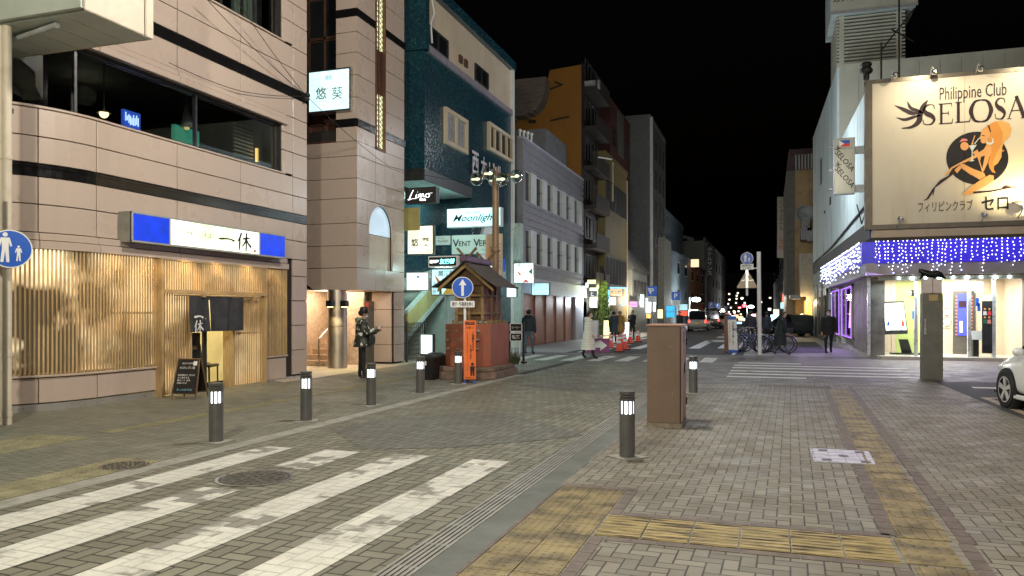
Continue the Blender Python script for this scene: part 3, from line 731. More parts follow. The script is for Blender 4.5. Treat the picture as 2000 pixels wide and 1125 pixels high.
# blackboard A-frame
ab = thing('chalkboard_stand', 'black A-frame chalkboard menu with white handwriting standing by the restaurant door', 'chalkboard', gnd(371, 777), R(14))
for s in (-1, 1):
    b = MB(); b.rings([[(-.27, s * .26, .14), (.27, s * .26, .14), (.27, s * .285, .14), (-.27, s * .285, .14)], [(-.235, s * .03, .88), (.235, s * .03, .88), (.235, s * .055, .88), (-.235, s * .055, .88)]]); bd = b.build('board', M_['black'], ab, local=True)
    b = MB()
    for q in (-1, 1): b.tube([(q * .29, s * .30, 0), (q * .25, s * .03, .92)], .02, 6)
    b.tube([(-.27, s * .265, .13), (.27, s * .265, .13)], .018, 6); b.tube([(-.25, s * .03, .9), (.25, s * .03, .9)], .018, 6); b.build('frame', M_['wood_d'], ab, local=True)
tilt = math.atan2(.23, .74)
MA = TM[ab] @ Matrix(((1, 0, 0, 0), (0, -math.sin(tilt), -math.cos(tilt), -.1725), (0, math.cos(tilt), math.sin(tilt) * 1, .51), (0, 0, 0, 1)))
MA = TM[ab] @ frame((0, -.172, .51), (1, 0, 0), (0, -math.cos(tilt), math.sin(tilt)))
text('本日のお料理', MA, .28, .05, M_['signwhite'], ab, dy=.31); text('おばんざい盛', MA, .36, .08, M_['signwhite'], ab, dy=.21, dx=.0)
text('刺身盛合せ  天ぷら\nだし巻き玉子\n鴨ロース  焼鳥\n季節のそば', MA, .40, .34, M_['signwhite'], ab, dy=-.06, line=1.3)
M_['chalkblue'] = mat('blue_chalk', (.25, .55, .75), .8); text('あったかそば', MA, .36, .06, M_['chalkblue'], ab, dy=-.31)
b = MB(); Mi = MA; o_ = flatpoly([[(.13, .26), (.22, .26), (.22, .36), (.13, .36)]], MA, M_['signwhite'], ab, .006, 'sticker'); ab.scale = (.83, .83, .83)

# ---- canopy of the next building at the picture's left edge
CB = thing('canopy_building', 'pale painted awning box on two downpipes at the left edge beside the rounded tiled building', 'building', (-11, 8, 0))
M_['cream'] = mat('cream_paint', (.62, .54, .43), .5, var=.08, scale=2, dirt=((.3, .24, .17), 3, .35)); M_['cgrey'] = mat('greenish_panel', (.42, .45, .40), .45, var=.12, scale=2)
b = MB(); b.box(-11.9, -9.03, 8.28, 9.46, 5.9, 9); b.box(-13.4, -11.2, 4.0, 8.3, 0, 12); b.build('wall', M_['cgrey'], CB)
b = MB()
for k in range(6): b.box(-11.9 + k * .48 + .005, -11.9 + (k + 1) * .48 - .005, 8.30, 9.44, 5.86, 5.9)
b.build('soffit', M_['cgrey'], CB)
b = MB(); b.box(-9.03, -9.0, 8.24, 9.32, 5.86, 9); b.box(-9.03, -8.995, 9.34, 9.5, 5.86, 9); b.box(-11.9, -9.0, 9.46, 9.5, 5.86, 9); b.build('fascia', M_['cream'], CB, bevel=.01)
b = MB()
for k in range(5): b.box(-11.9 + k * .58 + .006, -11.9 + (k + 1) * .58 - .006, 8.24, 8.28, 6.15, 9)
b.box(-11.9, -9.03, 8.2, 8.26, 5.88, 6.14); b.build('cladding', M_['cgrey'], CB)
b = MB(); b.tube([(-11.9, 8.9, 5.8), (-9.75, 8.45, 5.8)], .045, 10); b.build('pipe', M_['grey'], CB, smooth=True)
for px, nm in ((1, 'white downpipe nearest the left edge'), (14, 'second downpipe')):
    g = gnd(px, 829); b = MB(); b.tube([(g.x, g.y, 0), (g.x, g.y, 5.9)], .062 if px > 5 else .05, 14)
    for zz in (.12, 1.0, 2.3, 3.9): b.lathe([(.07, zz), (.07, zz + .06)], (g.x, g.y, 0), 14)
    b.build('downpipe', M_['cream'], CB, smooth=True)
# round pedestrian sign on its own pole
ps = thing('pedestrian_sign', 'round blue sign of a white adult and child on a pole at the left edge', 'road sign', gnd(-6, 838))
g = TM[ps].translation; c_ = atD(20, 486, 10.9); b = MB(); b.tube([(g.x, g.y, 0), (g.x, g.y, 3.4)], .038, 12); b.build('pole', M_['grey'], ps, smooth=True)
def roundsign(par, c, r, u, n, face='blue', edge=True):
    M = frame(c, u, n)
    b = MB(); n0 = Vector(n).normalized()
    vs = []
    for dz in (-.012, 0):
        for x, y in circ(0, 0, r, 36): vs.append(M @ Vector((x, y, dz)))
    b.rings([vs[:36], vs[36:]]); b.build('plate', M_['signwhite'], par)
    flatpoly([circ(0, 0, r * .94, 36)], M, M_[face], par, .003, 'sign_face')
    return M
fo = Vector((-ray(20, 486).x, -ray(20, 486).y, 0)).normalized(); uo = Vector((-fo.y, fo.x, 0))
M = roundsign(ps, c_, .272, uo, fo)
def manfig(x, y, h):
    q = h
    return [circ(x, y + .43 * q, .075 * q, 14), [(x - .13 * q, y + .33 * q), (x + .13 * q, y + .33 * q), (x + .2 * q, y + .05 * q), (x + .14 * q, y + .03 * q), (x + .1 * q, y + .2 * q), (x + .1 * q, y - .05 * q), (x + .12 * q, y - .5 * q), (x + .03 * q, y - .5 * q), (x, y - .1 * q), (x - .05 * q, y - .5 * q), (x - .14 * q, y - .5 * q), (x - .09 * q, y - .05 * q), (x - .1 * q, y + .2 * q), (x - .15 * q, y + .03 * q), (x - .2 * q, y + .05 * q)]]
flatpoly(manfig(-.06, .02, .42), M, M_['signwhite'], ps, .006); flatpoly(manfig(.10, -.06, .22), M, M_['signwhite'], ps, .006)

# ================================================================== beige tower with entrance lobby
B2 = thing('beige_tower', 'beige tiled tower with a tall lattice strip, arched niche and open entrance lobby', 'building', (-13, 21, 0))
b = MB(); b.box(-20, -13.65, 17.2, 22.7, 0, 13); b.box(-12.0, -11.60, 19.76, 22.72, 2.4, 13); b.box(-11.6, -11.38, 19.76, 20.3, 2.4, 13); b.box(-11.6, -11.38, 21.5, 22.72, 5.0, 13); b.box(-11.6, -11.38, 20.3, 22.72, 2.4, 2.95); b.box(-13.7, -12.0, 19.78, 22.72, 2.4, 7.0); b.box(-12.05, -11.38, 22.0, 22.72, 0, 2.4)
b.build('wall', M_['tilejoint'], B2)
b = MB(); g = .008
def pan(b, y0, y1, z0, z1, X=-11.3, t=.06): b.box(X - t, X, y0 + g, y1 - g, z0 + g, z1 - g)
NY0, NY1 = 20.3, 22.05
zz = [2.30, 2.95, 3.6, 4.25, 4.97, 5.55, 6.2, 6.63, 7.05, 7.28, 7.9, 8.55, 9.2, 9.8, 10.25, 10.48, 11.2, 12, 13]
for z0, z1 in zip(zz[:-1], zz[1:]):
    if z0 in (7.05, 10.25): continue
    cols = [(19.7, 20.8), (20.8, 21.42), (21.42, 22.75)]
    if z0 >= 6.6: cols = [cols[0], cols[2]]
    if 2.9 <= z0 < 4.9: cols = [(19.7, NY0), (NY1, 22.75)]
    for y0, y1 in cols: pan(b, y0, y1, z0, z1)
    # side wall seen from the street mouth
    if z1 <= 6.64:
        if z0 < 2.9: continue
        b.box(-13.6, -11.31, 19.70, 19.76, z0 + g, z1 - g)
    else: b.box(-12.0 + g, -11.31, 19.70, 19.76, z0 + g, z1 - g)
for z0 in (0.06, .62, 1.18, 1.74): pan(b, 22.1, 22.75, z0, z0 + .56); b.box(-12.05, -11.36, 21.94, 22.0, z0 + g, z0 + .56 - g)
b.prism([(-11.31, 19.70, 2.30), (-11.31, 19.70, 2.94), (-13.6, 19.70, 2.94), (-12.75, 19.70, 2.30)], (0, .06, 0))
# arch surround
arc = [(NY0 + (NY1 - NY0) / 2 + .76 * math.cos(a), 4.15 + .76 * math.sin(a)) for a in [math.pi * k / 14 for k in range(15)]]
for (y0, z0), (y1, z1) in zip(arc[:-1], arc[1:]): b.prism([(-11.36, y0, z0), (-11.36, y0, 4.96), (-11.36, y1, 4.96), (-11.36, y1, z1)], (.06, 0, 0))
b.box(-11.36, -11.3, NY0, NY0 + .11, 2.96, 4.96); b.box(-11.36, -11.3, NY1 - .11, NY1, 2.96, 4.96)
b.build('cladding', M_['tile'], B2)
b = MB(); b.box(-11.36, -11.28, 19.72, 20.78, 7.06, 7.27); b.box(-11.36, -11.28, 21.44, 22.8, 7.06, 7.27); b.box(-11.36, -11.28, 19.72, 20.78, 10.26, 10.47); b.box(-11.36, -11.28, 21.44, 22.8, 10.26, 10.47); b.box(-12.0, -11.36, 19.66, 19.72, 7.06, 7.27); b.box(-12, -11.36, 19.66, 19.72, 10.26, 10.47)
b.build('trim_band', M_['band'], B2)
M_['archglow'] = glow('arch_window_glow', (.62, .80, .95), .6, var=.3, scale=2.5)
b = MB(); yc = (NY0 + NY1) / 2
b.prism([(-11.42, y, z) for y, z in arc] + [(-11.42, yc - .76, 4.02), (-11.42, yc + .76, 4.02)], (.02, 0, 0)); w = b.build('arch_window', M_['archglow'], B2)
b = MB(); b.box(-11.44, -11.40, yc - .76, yc + .76, 2.96, 4.0); b.build('niche_panel', M_['cream'], B2)  # lit lower panel: its brightness put into a paler colour
# lattice strip
M_['stripglow'] = glow('lattice_strip_glow', (.95, 1, .55), 1.1, var=.5, scale=5); M_['bronze'] = mat('bronze_lattice', (.15, .075, .05), .45, .5)
b = MB(); b.box(-11.41, -11.375, 20.85, 21.38, 6.7, 8.35); b.box(-11.41, -11.375, 20.85, 21.38, 9.75, 12.9); b.build('lit_strip', M_['stripglow'], B2)
b = MB(); b.box(-11.41, -11.375, 20.83, 21.40, 8.4, 9.7); b.box(-11.42, -11.27, 20.81, 20.85, 6.62, 13); b.box(-11.42, -11.27, 21.38, 21.42, 6.62, 13); b.box(-11.42, -11.27, 20.81, 21.42, 6.6, 6.68); b.box(-11.38, -11.34, 21.10, 21.13, 6.65, 13)
k = 6.6
while k < 12.9:
    for s in (1, -1): b.tube([(-11.35, 21.11 - s * .27, k), (-11.35, 21.11 + s * .27, k + .42)], .009, 4, False)
    k += .16
b.build('lattice', M_['bronze'], B2)
# dark glazed recess
b = MB(); b.box(-13.6, -12.0, 20.3, 20.4, 6.6, 13); b.box(-13.6, -12.0, 19.72, 20.3, 6.64, 6.68)
for z0 in (7.3, 8.6, 9.9, 11.2): b.box(-13.6, -12.0, 20.24, 20.3, z0, z0 + .08)
for x in (-13.3, -12.75, -12.2): b.box(x, x + .07, 20.24, 20.3, 6.6, 13)
b.build('recess_wall', M_['bronze'], B2)
b = MB(); b.box(-13.2, -12.75, 20.26, 20.29, 8.7, 9.85); b.box(-12.7, -12.2, 20.26, 20.29, 8.7, 9.85); b.box(-13.6, -12.2, 20.26, 20.29, 10.0, 11.1); b.build('window', M_['darkglass'], B2)
# lobby
M_['stone'] = mat('lobby_stone', (.50, .38, .27), .5, var=.28, scale=9, dirt=((.32, .22, .15), 5, .6))
b = MB(); b.box(-12.75, -11.99, 21.3, 21.36, 0, 2.3); b.box(-13.7, -12.72, 23.9, 24.0, 0, 5); b.box(-13.66, -13.60, 19.72, 24, 0, 2.36); b.box(-12.75, -12.69, 21.36, 24, 0, 3); b.build('lobby_wall', M_['stone'], B2)
b = MB(); b.box(-13.6, -11.32, 19.78, 22.2, 2.31, 2.36); b.build('lobby_ceiling', M_['cream'], B2)
M_['apron'] = mat('beige_floor_tile', (.52, .46, .36), .45, var=.18, scale=2, dirt=((.25, .22, .17), 3, .5))
sheet('entrance_apron', [(-13.7, 17.2), (-10.75, 15.4), (-10.9, 25.5), (-13.7, 25.5)], M_['apron'], .006)
b = MB(); b.box(-12.02, -11.97, 21.38, 22.0, .02, 2.0); d2 = b.build('door', M_['grey'], B2)
M_['dgrey'] = mat('dark_grey_door', (.10, .095, .085), .45); d2.data.materials[0] = M_['dgrey']
b = MB(); b.box(-11.97, -11.955, 21.42, 21.56, 1.7, 1.95); M_['red'] = mat('red_notice', (.75, .05, .04), .5); b.build('notice', M_['red'], d2)
b = MB()
for i in range(9): b.box(-13.65, -12.76, 20.35 + i * .3, 23.9, i * .165, (i + 1) * .165)
st = b.build('stair', M_['stone'], B2)
b = MB(); b.tube([(-12.82, 20.1, 0), (-12.82, 20.1, .85), (-12.82, 22.6, 2.3)], .025, 8); b.build('handrail', M_['steel'], B2, smooth=True)
cl = gnd(659, 719); b = MB(); b.lathe([(.285, 0), (.285, 1.22), (.275, 1.225), (.275, 1.235), (.285, 1.24), (.285, 2.31)], (cl.x, cl.y, 0), 32); b.build('column', mat('brushed_steel', (.62, .54, .45), .42, 1, var=.12, scale=3, stretch=(1, 1, .2)), B2, smooth=True)
for px in (647, 675):
    q = atD(px, 593, 22.2); q = Vector((q.x, q.y - .06, 1.9)); o = thing('wall_light', 'black box lamp shining down the ' + ('left' if px < 660 else 'right') + ' side of the steel entrance column', 'lamp', q, 0, 'box lamps on the entrance column')
    b = MB(); b.box(q.x - .09, q.x + .09, q.y - .1, q.y + .1, q.z - .09, q.z + .09); b.build('housing', M_['black'], o, bevel=.01)
    b = MB(); b.box(q.x - .06, q.x + .06, q.y - .07, q.y + .07, q.z - .1, q.z - .091); b.build('diffuser', glow('lamp_diffuser', (1, .8, .35), 9), o)
    lamp('column_light', 'SPOT', (q.x, q.y - .03, q.z - .12), 60, (1, .78, .36), .06, spot=110, look=(q.x + (.0), q.y + .05, 0))
lamp('lobby_light', 'AREA', (-12.5, 20.8, 2.28), 55, (1, .78, .52), size=1.6, look=(-12.5, 20.8, 0))
lamp('stair_light', 'POINT', (-12.95, 20.6, 2.1), 38, (1, .80, .64), .15)
M_['brass'] = mat('brass_letter', (.62, .50, .30), .35, .2)
text('STUDIO', frame((-11.3, 21.75, 2.62), *FXP), .95, .2, M_['brass'], B2, dz=.03)
b = MB(); b.lathe([(.11, -.03), (.11, .03)], (0, 0, 0), 4)
# ================================================================== teal tiled building
B3 = thing('teal_building', 'dark teal tiled building with a cream top storey, overhanging above the sign cluster', 'building', (-14, 29, 0))
m, t, pr = newmat('teal_mosaic')
vo = t.nodes.new('ShaderNodeTexVoronoi'); vo.inputs['Scale'].default_value = 9; t.links.new(t.nodes.new('ShaderNodeNewGeometry').outputs['Position'], vo.inputs['Vector'])
c = mixc(t, vo.outputs['Color'], (.008, .036, .05), (.013, .07, .088)); c = mixc(t, ramp(t, noise(t, 22, 3), .6, .66, 0, .55), c, (.14, .24, .25)); c = mixc(t, ramp(t, noise(t, .5, 4), .4, .7, 0, .5), c, (.010, .022, .055))
t.links.new(c, pr.inputs['Base Color']); pr.inputs['Roughness'].default_value = .22; bump(t, pr, vo.outputs['Distance'], .5, .02); M_['teal'] = m
M_['creamw'] = mat('cream_render', (.62, .50, .36), .7, var=.08, scale=1, dirt=((.4, .3, .2), 1.2, .4, (1, 1, .25)))
M_['mauve'] = mat('mauve_band', (.25, .22, .26), .6)
ZB = 6.3
b = MB(); b.box(-19, -11.3, 24.3, 28.8, ZB, 10.75); b.box(-19, -11.32, 28.8, 33.95, 0, 10.75); b.box(-19, -12.6, 24.6, 28.8, 0, ZB); b.box(-11.6, -11.2, 24.2, 24.5, 10.75, 13.3); b.box(-19, -11.6, 24.2, 24.5, 10.75, 13.3)
b.build('wall', m, B3)
b = MB(); b.box(-19, -11.38, 24.5, 33.9, 11.0, 12.9); b.build('upper_wall', M_['creamw'], B3)
b = MB(); b.box(-19, -11.22, 24.25, 34, 10.75, 11.0); b.build('string_course', M_['mauve'], B3)
b = MB(); b.box(-19, -11.15, 24.2, 34.05, 12.9, 13.3); b.build('parapet', m, B3)
b = MB(); b.box(-11.4, -11.2, 33.8, 34.0, 0, 12.9); b.build('downpipe', M_['white'], B3)
M_['soffit'] = mat('pale_soffit', (.55, .62, .58), .6); b = MB(); b.box(-12.6, -11.34, 24.34, 28.76, ZB - .05, ZB); b.build('soffit', M_['soffit'], B3)
b = MB(); b.box(-11.34, -11.28, 24.3, 28.8, ZB - .06, ZB + .35); b.box(-12.6, -11.3, 24.26, 24.32, ZB - .06, ZB + .35); b.build('soffit_fascia', M_['dsteel'], B3)
def fwin(par, X, y0, y1, z0, z1, fr, pane, n=2, fw=.07, out=.06, sill=None):
    b = MB(); b.box(X - .03, X + out, y0, y1, z1 - fw, z1); b.box(X - .03, X + out, y0, y1, z0, z0 + fw); b.box(X - .03, X + out, y0, y0 + fw, z0 + fw, z1 - fw); b.box(X - .03, X + out, y1 - fw, y1, z0 + fw, z1 - fw)
    for k in range(1, n): yy = y0 + (y1 - y0) * k / n; b.box(X - .03, X + out * .8, yy - fw * .4, yy + fw * .4, z0 + fw, z1 - fw)
    w = b.build('window', fr, par); b = MB(); b.box(X + .004, X + .012, y0 + fw * .9, y1 - fw * .9, z0 + fw * .9, z1 - fw * .9); b.build('pane', pane, w); return w
M_['palepane'] = mat('frosted_pane', (.32, .32, .34), .25, var=.2, scale=3)
fwin(B3, -11.3, 25.95, 28.15, 7.85, 9.2, M_['creamw'], M_['palepane'], 2, .16, .12); fwin(B3, -11.3, 30.6, 33.75, 8.55, 9.75, M_['creamw'], M_['darkglass'], 4, .15, .12)
fwin(B3, -11.38, 24.75, 26.5, 10.98 + .1, 11.8, M_['dark'], M_['darkglass'], 2, .05); fwin(B3, -11.38, 29.3, 30.85, 11.15, 11.85, M_['dark'], M_['darkglass'], 2, .05)
for y in (27.6, 28.15):
    b = MB(); b.box(-11.4, -11.3, y, y + .25, 11.35, 11.65); b.build('vent', M_['bronze'], B3)
b = MB(); b.tube([(-11.33, 24.9, 13.0), (-11.28, 25.1, 12.3), (-11.33, 24.9, 11.9), (-11.3, 24.95, 11.2)], .035, 6); b.build('cable', M_['white'], B3)
M_['chan'] = mat('channel_letter', (.72, .64, .66), .5)
for k, chx in enumerate('西本ビル'):
    o_ = text(chx, frame((-11.3, 28.95 + .98 * k, 7.66 - .02 * k), *FXP), .72, .95, M_['chan'], B3, dz=.10, bold=.02, keep=False)
# arched white entrance surround low on the right half
b = MB(); pts = [(y, z) for y, z in [(29.6, 0), (29.6, 4.2)]] + [(30.6 + 1.0 * math.cos(a), 4.2 + 1.2 * math.sin(a)) for a in [math.pi - math.pi * k / 10 for k in range(11)]] + [(31.6, 0)]
b.prism([(-11.32, y, z) for y, z in pts], (.12, 0, 0)); b.build('arch_surround', M_['signwhite'], B3)
lamp('sign_spill_light', 'POINT', (-10.2, 23.4, 3.0), 170, (.6, 1, .95), .4)
lamp('sign_spill_light', 'POINT', (-10.3, 31.5, 3.0), 90, (.7, 1, .97), .4)
lamp('sign_glow_fill', 'AREA', (-11.9, 26.4, 6.1), 90, (.6, 1, .93), size=.9, sizey=3.5, look=(-12.2, 26.4, 0))  # added fill, makes up for glow the dimmed sign faces lack
# stair house between the tower and the teal building
M_['olive'] = mat('olive_cladding', (.42, .36, .13), .6, var=.2, scale=1.5, isl=.3); M_['paleg'] = mat('pale_green_wall', (.42, .50, .45), .6, var=.12)
SH = thing('stair_house', 'narrow olive and pale green stair house squeezed between the beige tower and the teal building', 'building', (-13, 24, 0))
b = MB(); b.box(-19, -12.2, 22.9, 24.15, 0, 13.5); b.build('wall', M_['creamw'], SH)
b = MB()
for k in range(6): b.box(-12.15 + k * .22, -12.15 + k * .22 + .2, 22.95, 23.0, 4.35, 5.1)
for k in range(4): b.prism([(-11.3, 23.0 + k * .8, .95 + .4 * k), (-11.3, 23.78 + k * .8, 1.35 + .4 * k), (-11.3, 23.78 + k * .8, 2.0 + .4 * k), (-11.3, 23.0 + k * .8, 1.6 + .4 * k)], (-.06, 0, 0))
b.build('cladding', M_['olive'], SH)
b = MB(); b.prism([(-11.28, 22.95, .72), (-11.28, 26.6, 2.55), (-11.28, 26.6, 2.75), (-11.28, 22.95, .92)], (-.12, 0, 0)); b.prism([(-11.28, 22.95, 1.6), (-11.28, 26.6, 3.4), (-11.28, 26.6, 3.52), (-11.28, 22.95, 1.72)], (-.12, 0, 0)); b.build('stair_railing', M_['paleg'], SH)
for (y0, y1, z0, z1) in ((23.0, 24.1, 6.6, 8.0), (23.0, 24.1, 9.4, 10.6)): fwin(SH, -12.2, y0, y1, z0, z1, M_['grey'], M_['darkglass'], 2)
# dark grated fence, ground floor clutter
o = thing('mesh_gate', 'black wire mesh gate between the tower and the bar entrance', 'gate', (-11.3, 23.5, 0)); b = MB()
for k in range(10): b.tube([(-11.25, 22.85 + .15 * k, .1), (-11.25, 22.85 + .15 * k, 1.3)], .012, 4)
for k in range(9): b.tube([(-11.25, 22.85, .1 + .15 * k), (-11.25, 24.2, .1 + .15 * k)], .012, 4)
b.build('grille', M_['black'], o); b = MB()
for y in (22.83, 24.22): b.box(-11.28, -11.22, y - .03, y + .03, 0, 1.36)
b.build('frame', M_['dsteel'], o)
BE = thing('bar_entrance', 'pale green bar doorway with dark opening below the stacked lit signs', 'doorway', (-11.5, 25.6, 0))
b = MB(); b.box(-12.6, -11.5, 24.6, 24.75, 0, 2.7); b.box(-12.6, -11.5, 26.5, 26.7, 0, 2.7); b.prism([(-11.45, 24.4, 2.45), (-11.45, 28.6, 3.2), (-11.45, 28.6, 3.5), (-11.45, 24.4, 2.75)], (-1.1, 0, 0)); b.build('wall', M_['paleg'], BE)
b = MB(); b.box(-12.58, -12.5, 24.75, 26.5, 0, 2.45); b.build('door', M_['dgrey'], BE)
b = MB(); b.box(-12.2, -11.5, 26.9, 28.6, 0, 2.6); b.build('column', M_['paleg'], BE)
# ---- lit signs: boxes that face the camera end of the street or hang on the fronts
def lbox(name, label, cat, px0, py0, px1, py1, Y, face, depth=.22, side='grey', group=None, frame_w=.03, arm=None):
    a = onY(px0, py1, Y); c2 = onY(px1, py0, Y)
    o = thing(name, label, cat, ((a.x + c2.x) / 2, Y + depth / 2, a.z), 0, group)
    b = MB(); b.box(a.x, c2.x, Y + .012, Y + depth, a.z, c2.z)
    if arm:
        for z in (a.z + .1, c2.z - .1): b.box(min(a.x, arm), c2.x - .05, Y + depth * .4, Y + depth * .6, z - .03, z + .03)
    b.build('housing', M_[side] if isinstance(side, str) else side, o)
    b = MB(); f = frame_w; b.box(a.x + f, c2.x - f, Y, Y + .013, a.z + f, c2.z - f); b.build('lit_face', face, o)
    return o, frame(((a.x + c2.x) / 2, Y, (a.z + c2.z) / 2), *FY), c2.x - a.x, c2.z - a.z
G_ = {'white': glow('white_sign_face', (.84, 1, 1), 1.2, .12), 'cyan': glow('cyan_sign_face', (.55, .93, 1), 1.05, .4, 2.0), 'warm': glow('cream_sign_face', (1, .95, .72), 1.02, .12), 'dim': mat('unlit_sign_face', (.50, .58, .54), .4, var=.06), 'black': M_['black']}
G_['cyanl'] = glow('cyan_letter', (.25, .95, 1), 3.0); G_['whl'] = glow('white_letter', (1, 1, 1), 4.0)
INK = M_['ink']; M_['paleink'] = mat('faded_ink', (.20, .21, .17), .6)
M_['cgreen'] = mat('green_print', (.02, .16, .06), .5); M_['corange'] = mat('orange_print', (.85, .33, .06), .5); M_['cred'] = mat('red_print', (.8, .08, .05), .5); M_['cyel'] = mat('yellow_print', (.85, .6, .1), .5)
# upstairs sign of the tower
YU = 19.55; o, M, w, h = lbox('lightbox_sign', 'tall pale cyan lit sign of two faint characters jutting from the upper beige tower', 'sign', 601, 130, 684, 222, YU, glow('pale_cyan_face', (.62, .96, 1), 1.12, .2, 2), .3, 'steel', 'projecting lit signs', .05)
text('悠', M, w * .26, h * .42, M_['paleink'], o, dx=-w * .18, dy=-h * .05, bold=.012); text('葵', M, w * .26, h * .42, M_['paleink'], o, dx=w * .2, dy=-h * .08); text('酒処', M, w * .2, h * .1, M_['paleink'], o, dy=h * .3)
o, M, w, h = lbox('lightbox_sign', 'black sign box with glowing white script reading Limo Club under the teal overhang', 'sign', 791, 364, 851, 398, 22.86, M_['black'], .3, 'black', 'projecting lit signs')
strokes([[(.22, 1, .02), (.14, .6, .03), (.06, .12, .03), (.0, .03, .025), (.06, .0, .02), (.2, .12, .02), (.34, .08, .02)], [(.36, .55, .025), (.32, .2, .025), (.4, .18, .02)], [(.39, .78, .03), (.40, .76, .03)], [(.44, .5, .025), (.43, .2, .025), (.47, .5, .02), (.52, .55, .025), (.52, .2, .025), (.58, .55, .02), (.63, .5, .025), (.63, .25, .025), (.7, .3, .02)], [(.82, .55, .025), (.74, .5, .025), (.72, .25, .025), (.82, .18, .025), (.88, .4, .025), (.82, .55, .02), (1, .6, .015)]], M @ Matrix.Identity(4), w * .8, h * .62, G_['whl'], o, dy=h * .04)
text('Club', M, w * .2, h * .17, G_['whl'], o, dx=w * .08, dy=-h * .28, bold=.015)
o, M, w, h = lbox('lightbox_sign', 'square cream lit sign with two faint grey characters beside the teal wall', 'sign', 795, 439, 846, 498, 23.4, G_['warm'], .2, 'dsteel', 'projecting lit signs', arm=-12.2)
text('悠', M, w * .3, h * .42, M_['paleink'], o, dx=-w * .2, dy=-h * .08, bold=.02); text('葵', M, w * .3, h * .42, M_['paleink'], o, bold=.02, dx=w * .22, dy=-h * .06); text('2F', M, w * .14, h * .1, M_['paleink'], o, dx=w * .3, dy=-h * .38)
o, M, w, h = lbox('lightbox_sign', 'small glaring white lit sign with faint blue and red marks left of the carrot sign', 'sign', 793, 531, 837, 568, 22.9, G_['white'], .2, 'grey', 'projecting lit signs')
text('は\nん\nば', M, w * .12, h * .7, M_['paleink'], o, dx=w * .3); text('居酒', M, w * .3, h * .2, M_['corange'], o, dx=-w * .28, dy=-h * .25); flatpoly([[(-.05, .12), (.1, .12), (.05, .19), (.0, .17)]], M, M_['blue'], o)
o, M, w, h = lbox('lightbox_sign', 'dark sign strip with white rim and glowing cyan characters above the carrot sign', 'sign', 836, 499, 893, 522, 23.0, M_['black'], .25, 'white', 'projecting lit signs', .04)
text('居酒屋', M, w * .30, h * .42, G_['whl'], o, dx=-w * .29, bold=.02); text('友四郎', M, w * .52, h * .62, G_['cyanl'], o, dx=w * .16, bold=.03)
o, M, w, h = lbox('lightbox_sign', 'white lit bar sign painted with an orange carrot below the cyan lettered strip', 'sign', 842, 524, 893, 577, 23.0, G_['cyan'], .25, 'dsteel', 'projecting lit signs')
text('居酒屋', M, w * .62, h * .24, INK, o, bold=.02, dx=w * .08, dy=h * .32); text('友\n四\n郎', M, w * .16, h * .48, INK, o, dx=-w * .36, dy=-h * .2)
flatpoly([[(-w * .38, h * .3), (-w * .10, -h * .02), (-w * .22, -h * .12)]], M, M_['corange'], o); flatpoly([[(-w * .2, -h * .46), (-w * .08, -h * .46), (-w * .1, -h * .22), (-w * .16, -h * .26)]], M, M_['cgreen'], o); flatpoly([[(-w * .06, -h * .46), (w * .4, -h * .46), (w * .3, -h * .26), (w * .1, -h * .24)]], M, M_['cyel'], o)
o, M, w, h = lbox('lightbox_sign', 'wide pale blue lit sign reading Night Spot Moonlight on the teal wall', 'sign', 873, 404, 978, 445, 27.0, G_['cyan'], .3, 'white', 'projecting lit signs')
text('Night Spot', M, w * .34, h * .18, INK, o, dx=-w * .02, dy=h * .28); text('Moonlight', M, w * .82, h * .48, INK, o, dx=w * .02, dy=-h * .06, shear=.45, keep=False, bold=.012)
o, M, w, h = lbox('shop_sign', 'unlit pale grey green sign reading VENT VERT below the Moonlight sign', 'sign', 882, 457, 967, 497, 27.0, G_['dim'], .15, 'grey', None, .01)
text('V', M, w * .15, h * .46, INK, o, dx=-w * .40, dy=h * .08, bold=.02); text('ENT', M, w * .28, h * .32, INK, o, dx=-w * .19, dy=h * .05, bold=.012); text('V', M, w * .15, h * .46, INK, o, dx=w * .08, dy=h * .08, bold=.02); text('ERT', M, w * .28, h * .32, INK, o, dx=w * .28, dy=h * .05, bold=.012); text('ヴァン・ヴェール', M, w * .42, h * .16, INK, o, dx=w * .2, dy=-h * .3)
o, M, w, h = lbox('shop_sign', 'small unlit white sign of faint script left of the VENT VERT sign', 'sign', 850, 460, 879, 479, 26.2, mat('white_board', (.62, .70, .68), .5), .08, 'grey', None, .005)
text('night spot', M, w * .5, h * .14, INK, o, dx=-w * .15, dy=h * .24); text('Moonlight', M, w * .8, h * .3, INK, o, dy=-h * .1, shear=.4)
# beer sign beside the lamp pole
m, t, pr = newmat('beer_print'); sz = t.nodes.new('ShaderNodeSeparateXYZ'); t.links.new(t.nodes.new('ShaderNodeNewGeometry').outputs['Position'], sz.inputs[0])
c = mixc(t, ramp(t, sz.outputs[2], 2.9, 4.3), (.85, .42, .10), (.75, .72, .60)); t.links.new(c, pr.inputs['Base Color'])
o, M, w, h = lbox('beer_sign', 'tall orange and cream beer sign behind the lamp pole above the little shrine', 'sign', 948, 457, 966, 519, 22.0, m, .12, 'grey', None, .01)
text('生\nビ\nー\nル', M, w * .3, h * .5, INK, o, dx=w * .16, dy=-h * .1)
o, M, w, h = lbox('menu_banner', 'narrow pale banner of vertical black writing just right of the lamp pole', 'banner', 972, 456, 981, 545, 22.2, M_['creamw'], .05, 'creamw', None, .003)
text('ラ\nー\nメ\nン\nや\nき\nと\nり', M, w * .6, h * .9, INK, o)
o, M, w, h = lbox('parking_board', 'small blue board on the white arch just right of the lamp pole', 'sign', 981, 505, 986, 530, 24.5, M_['blue'], .06, 'blue', None, .004)
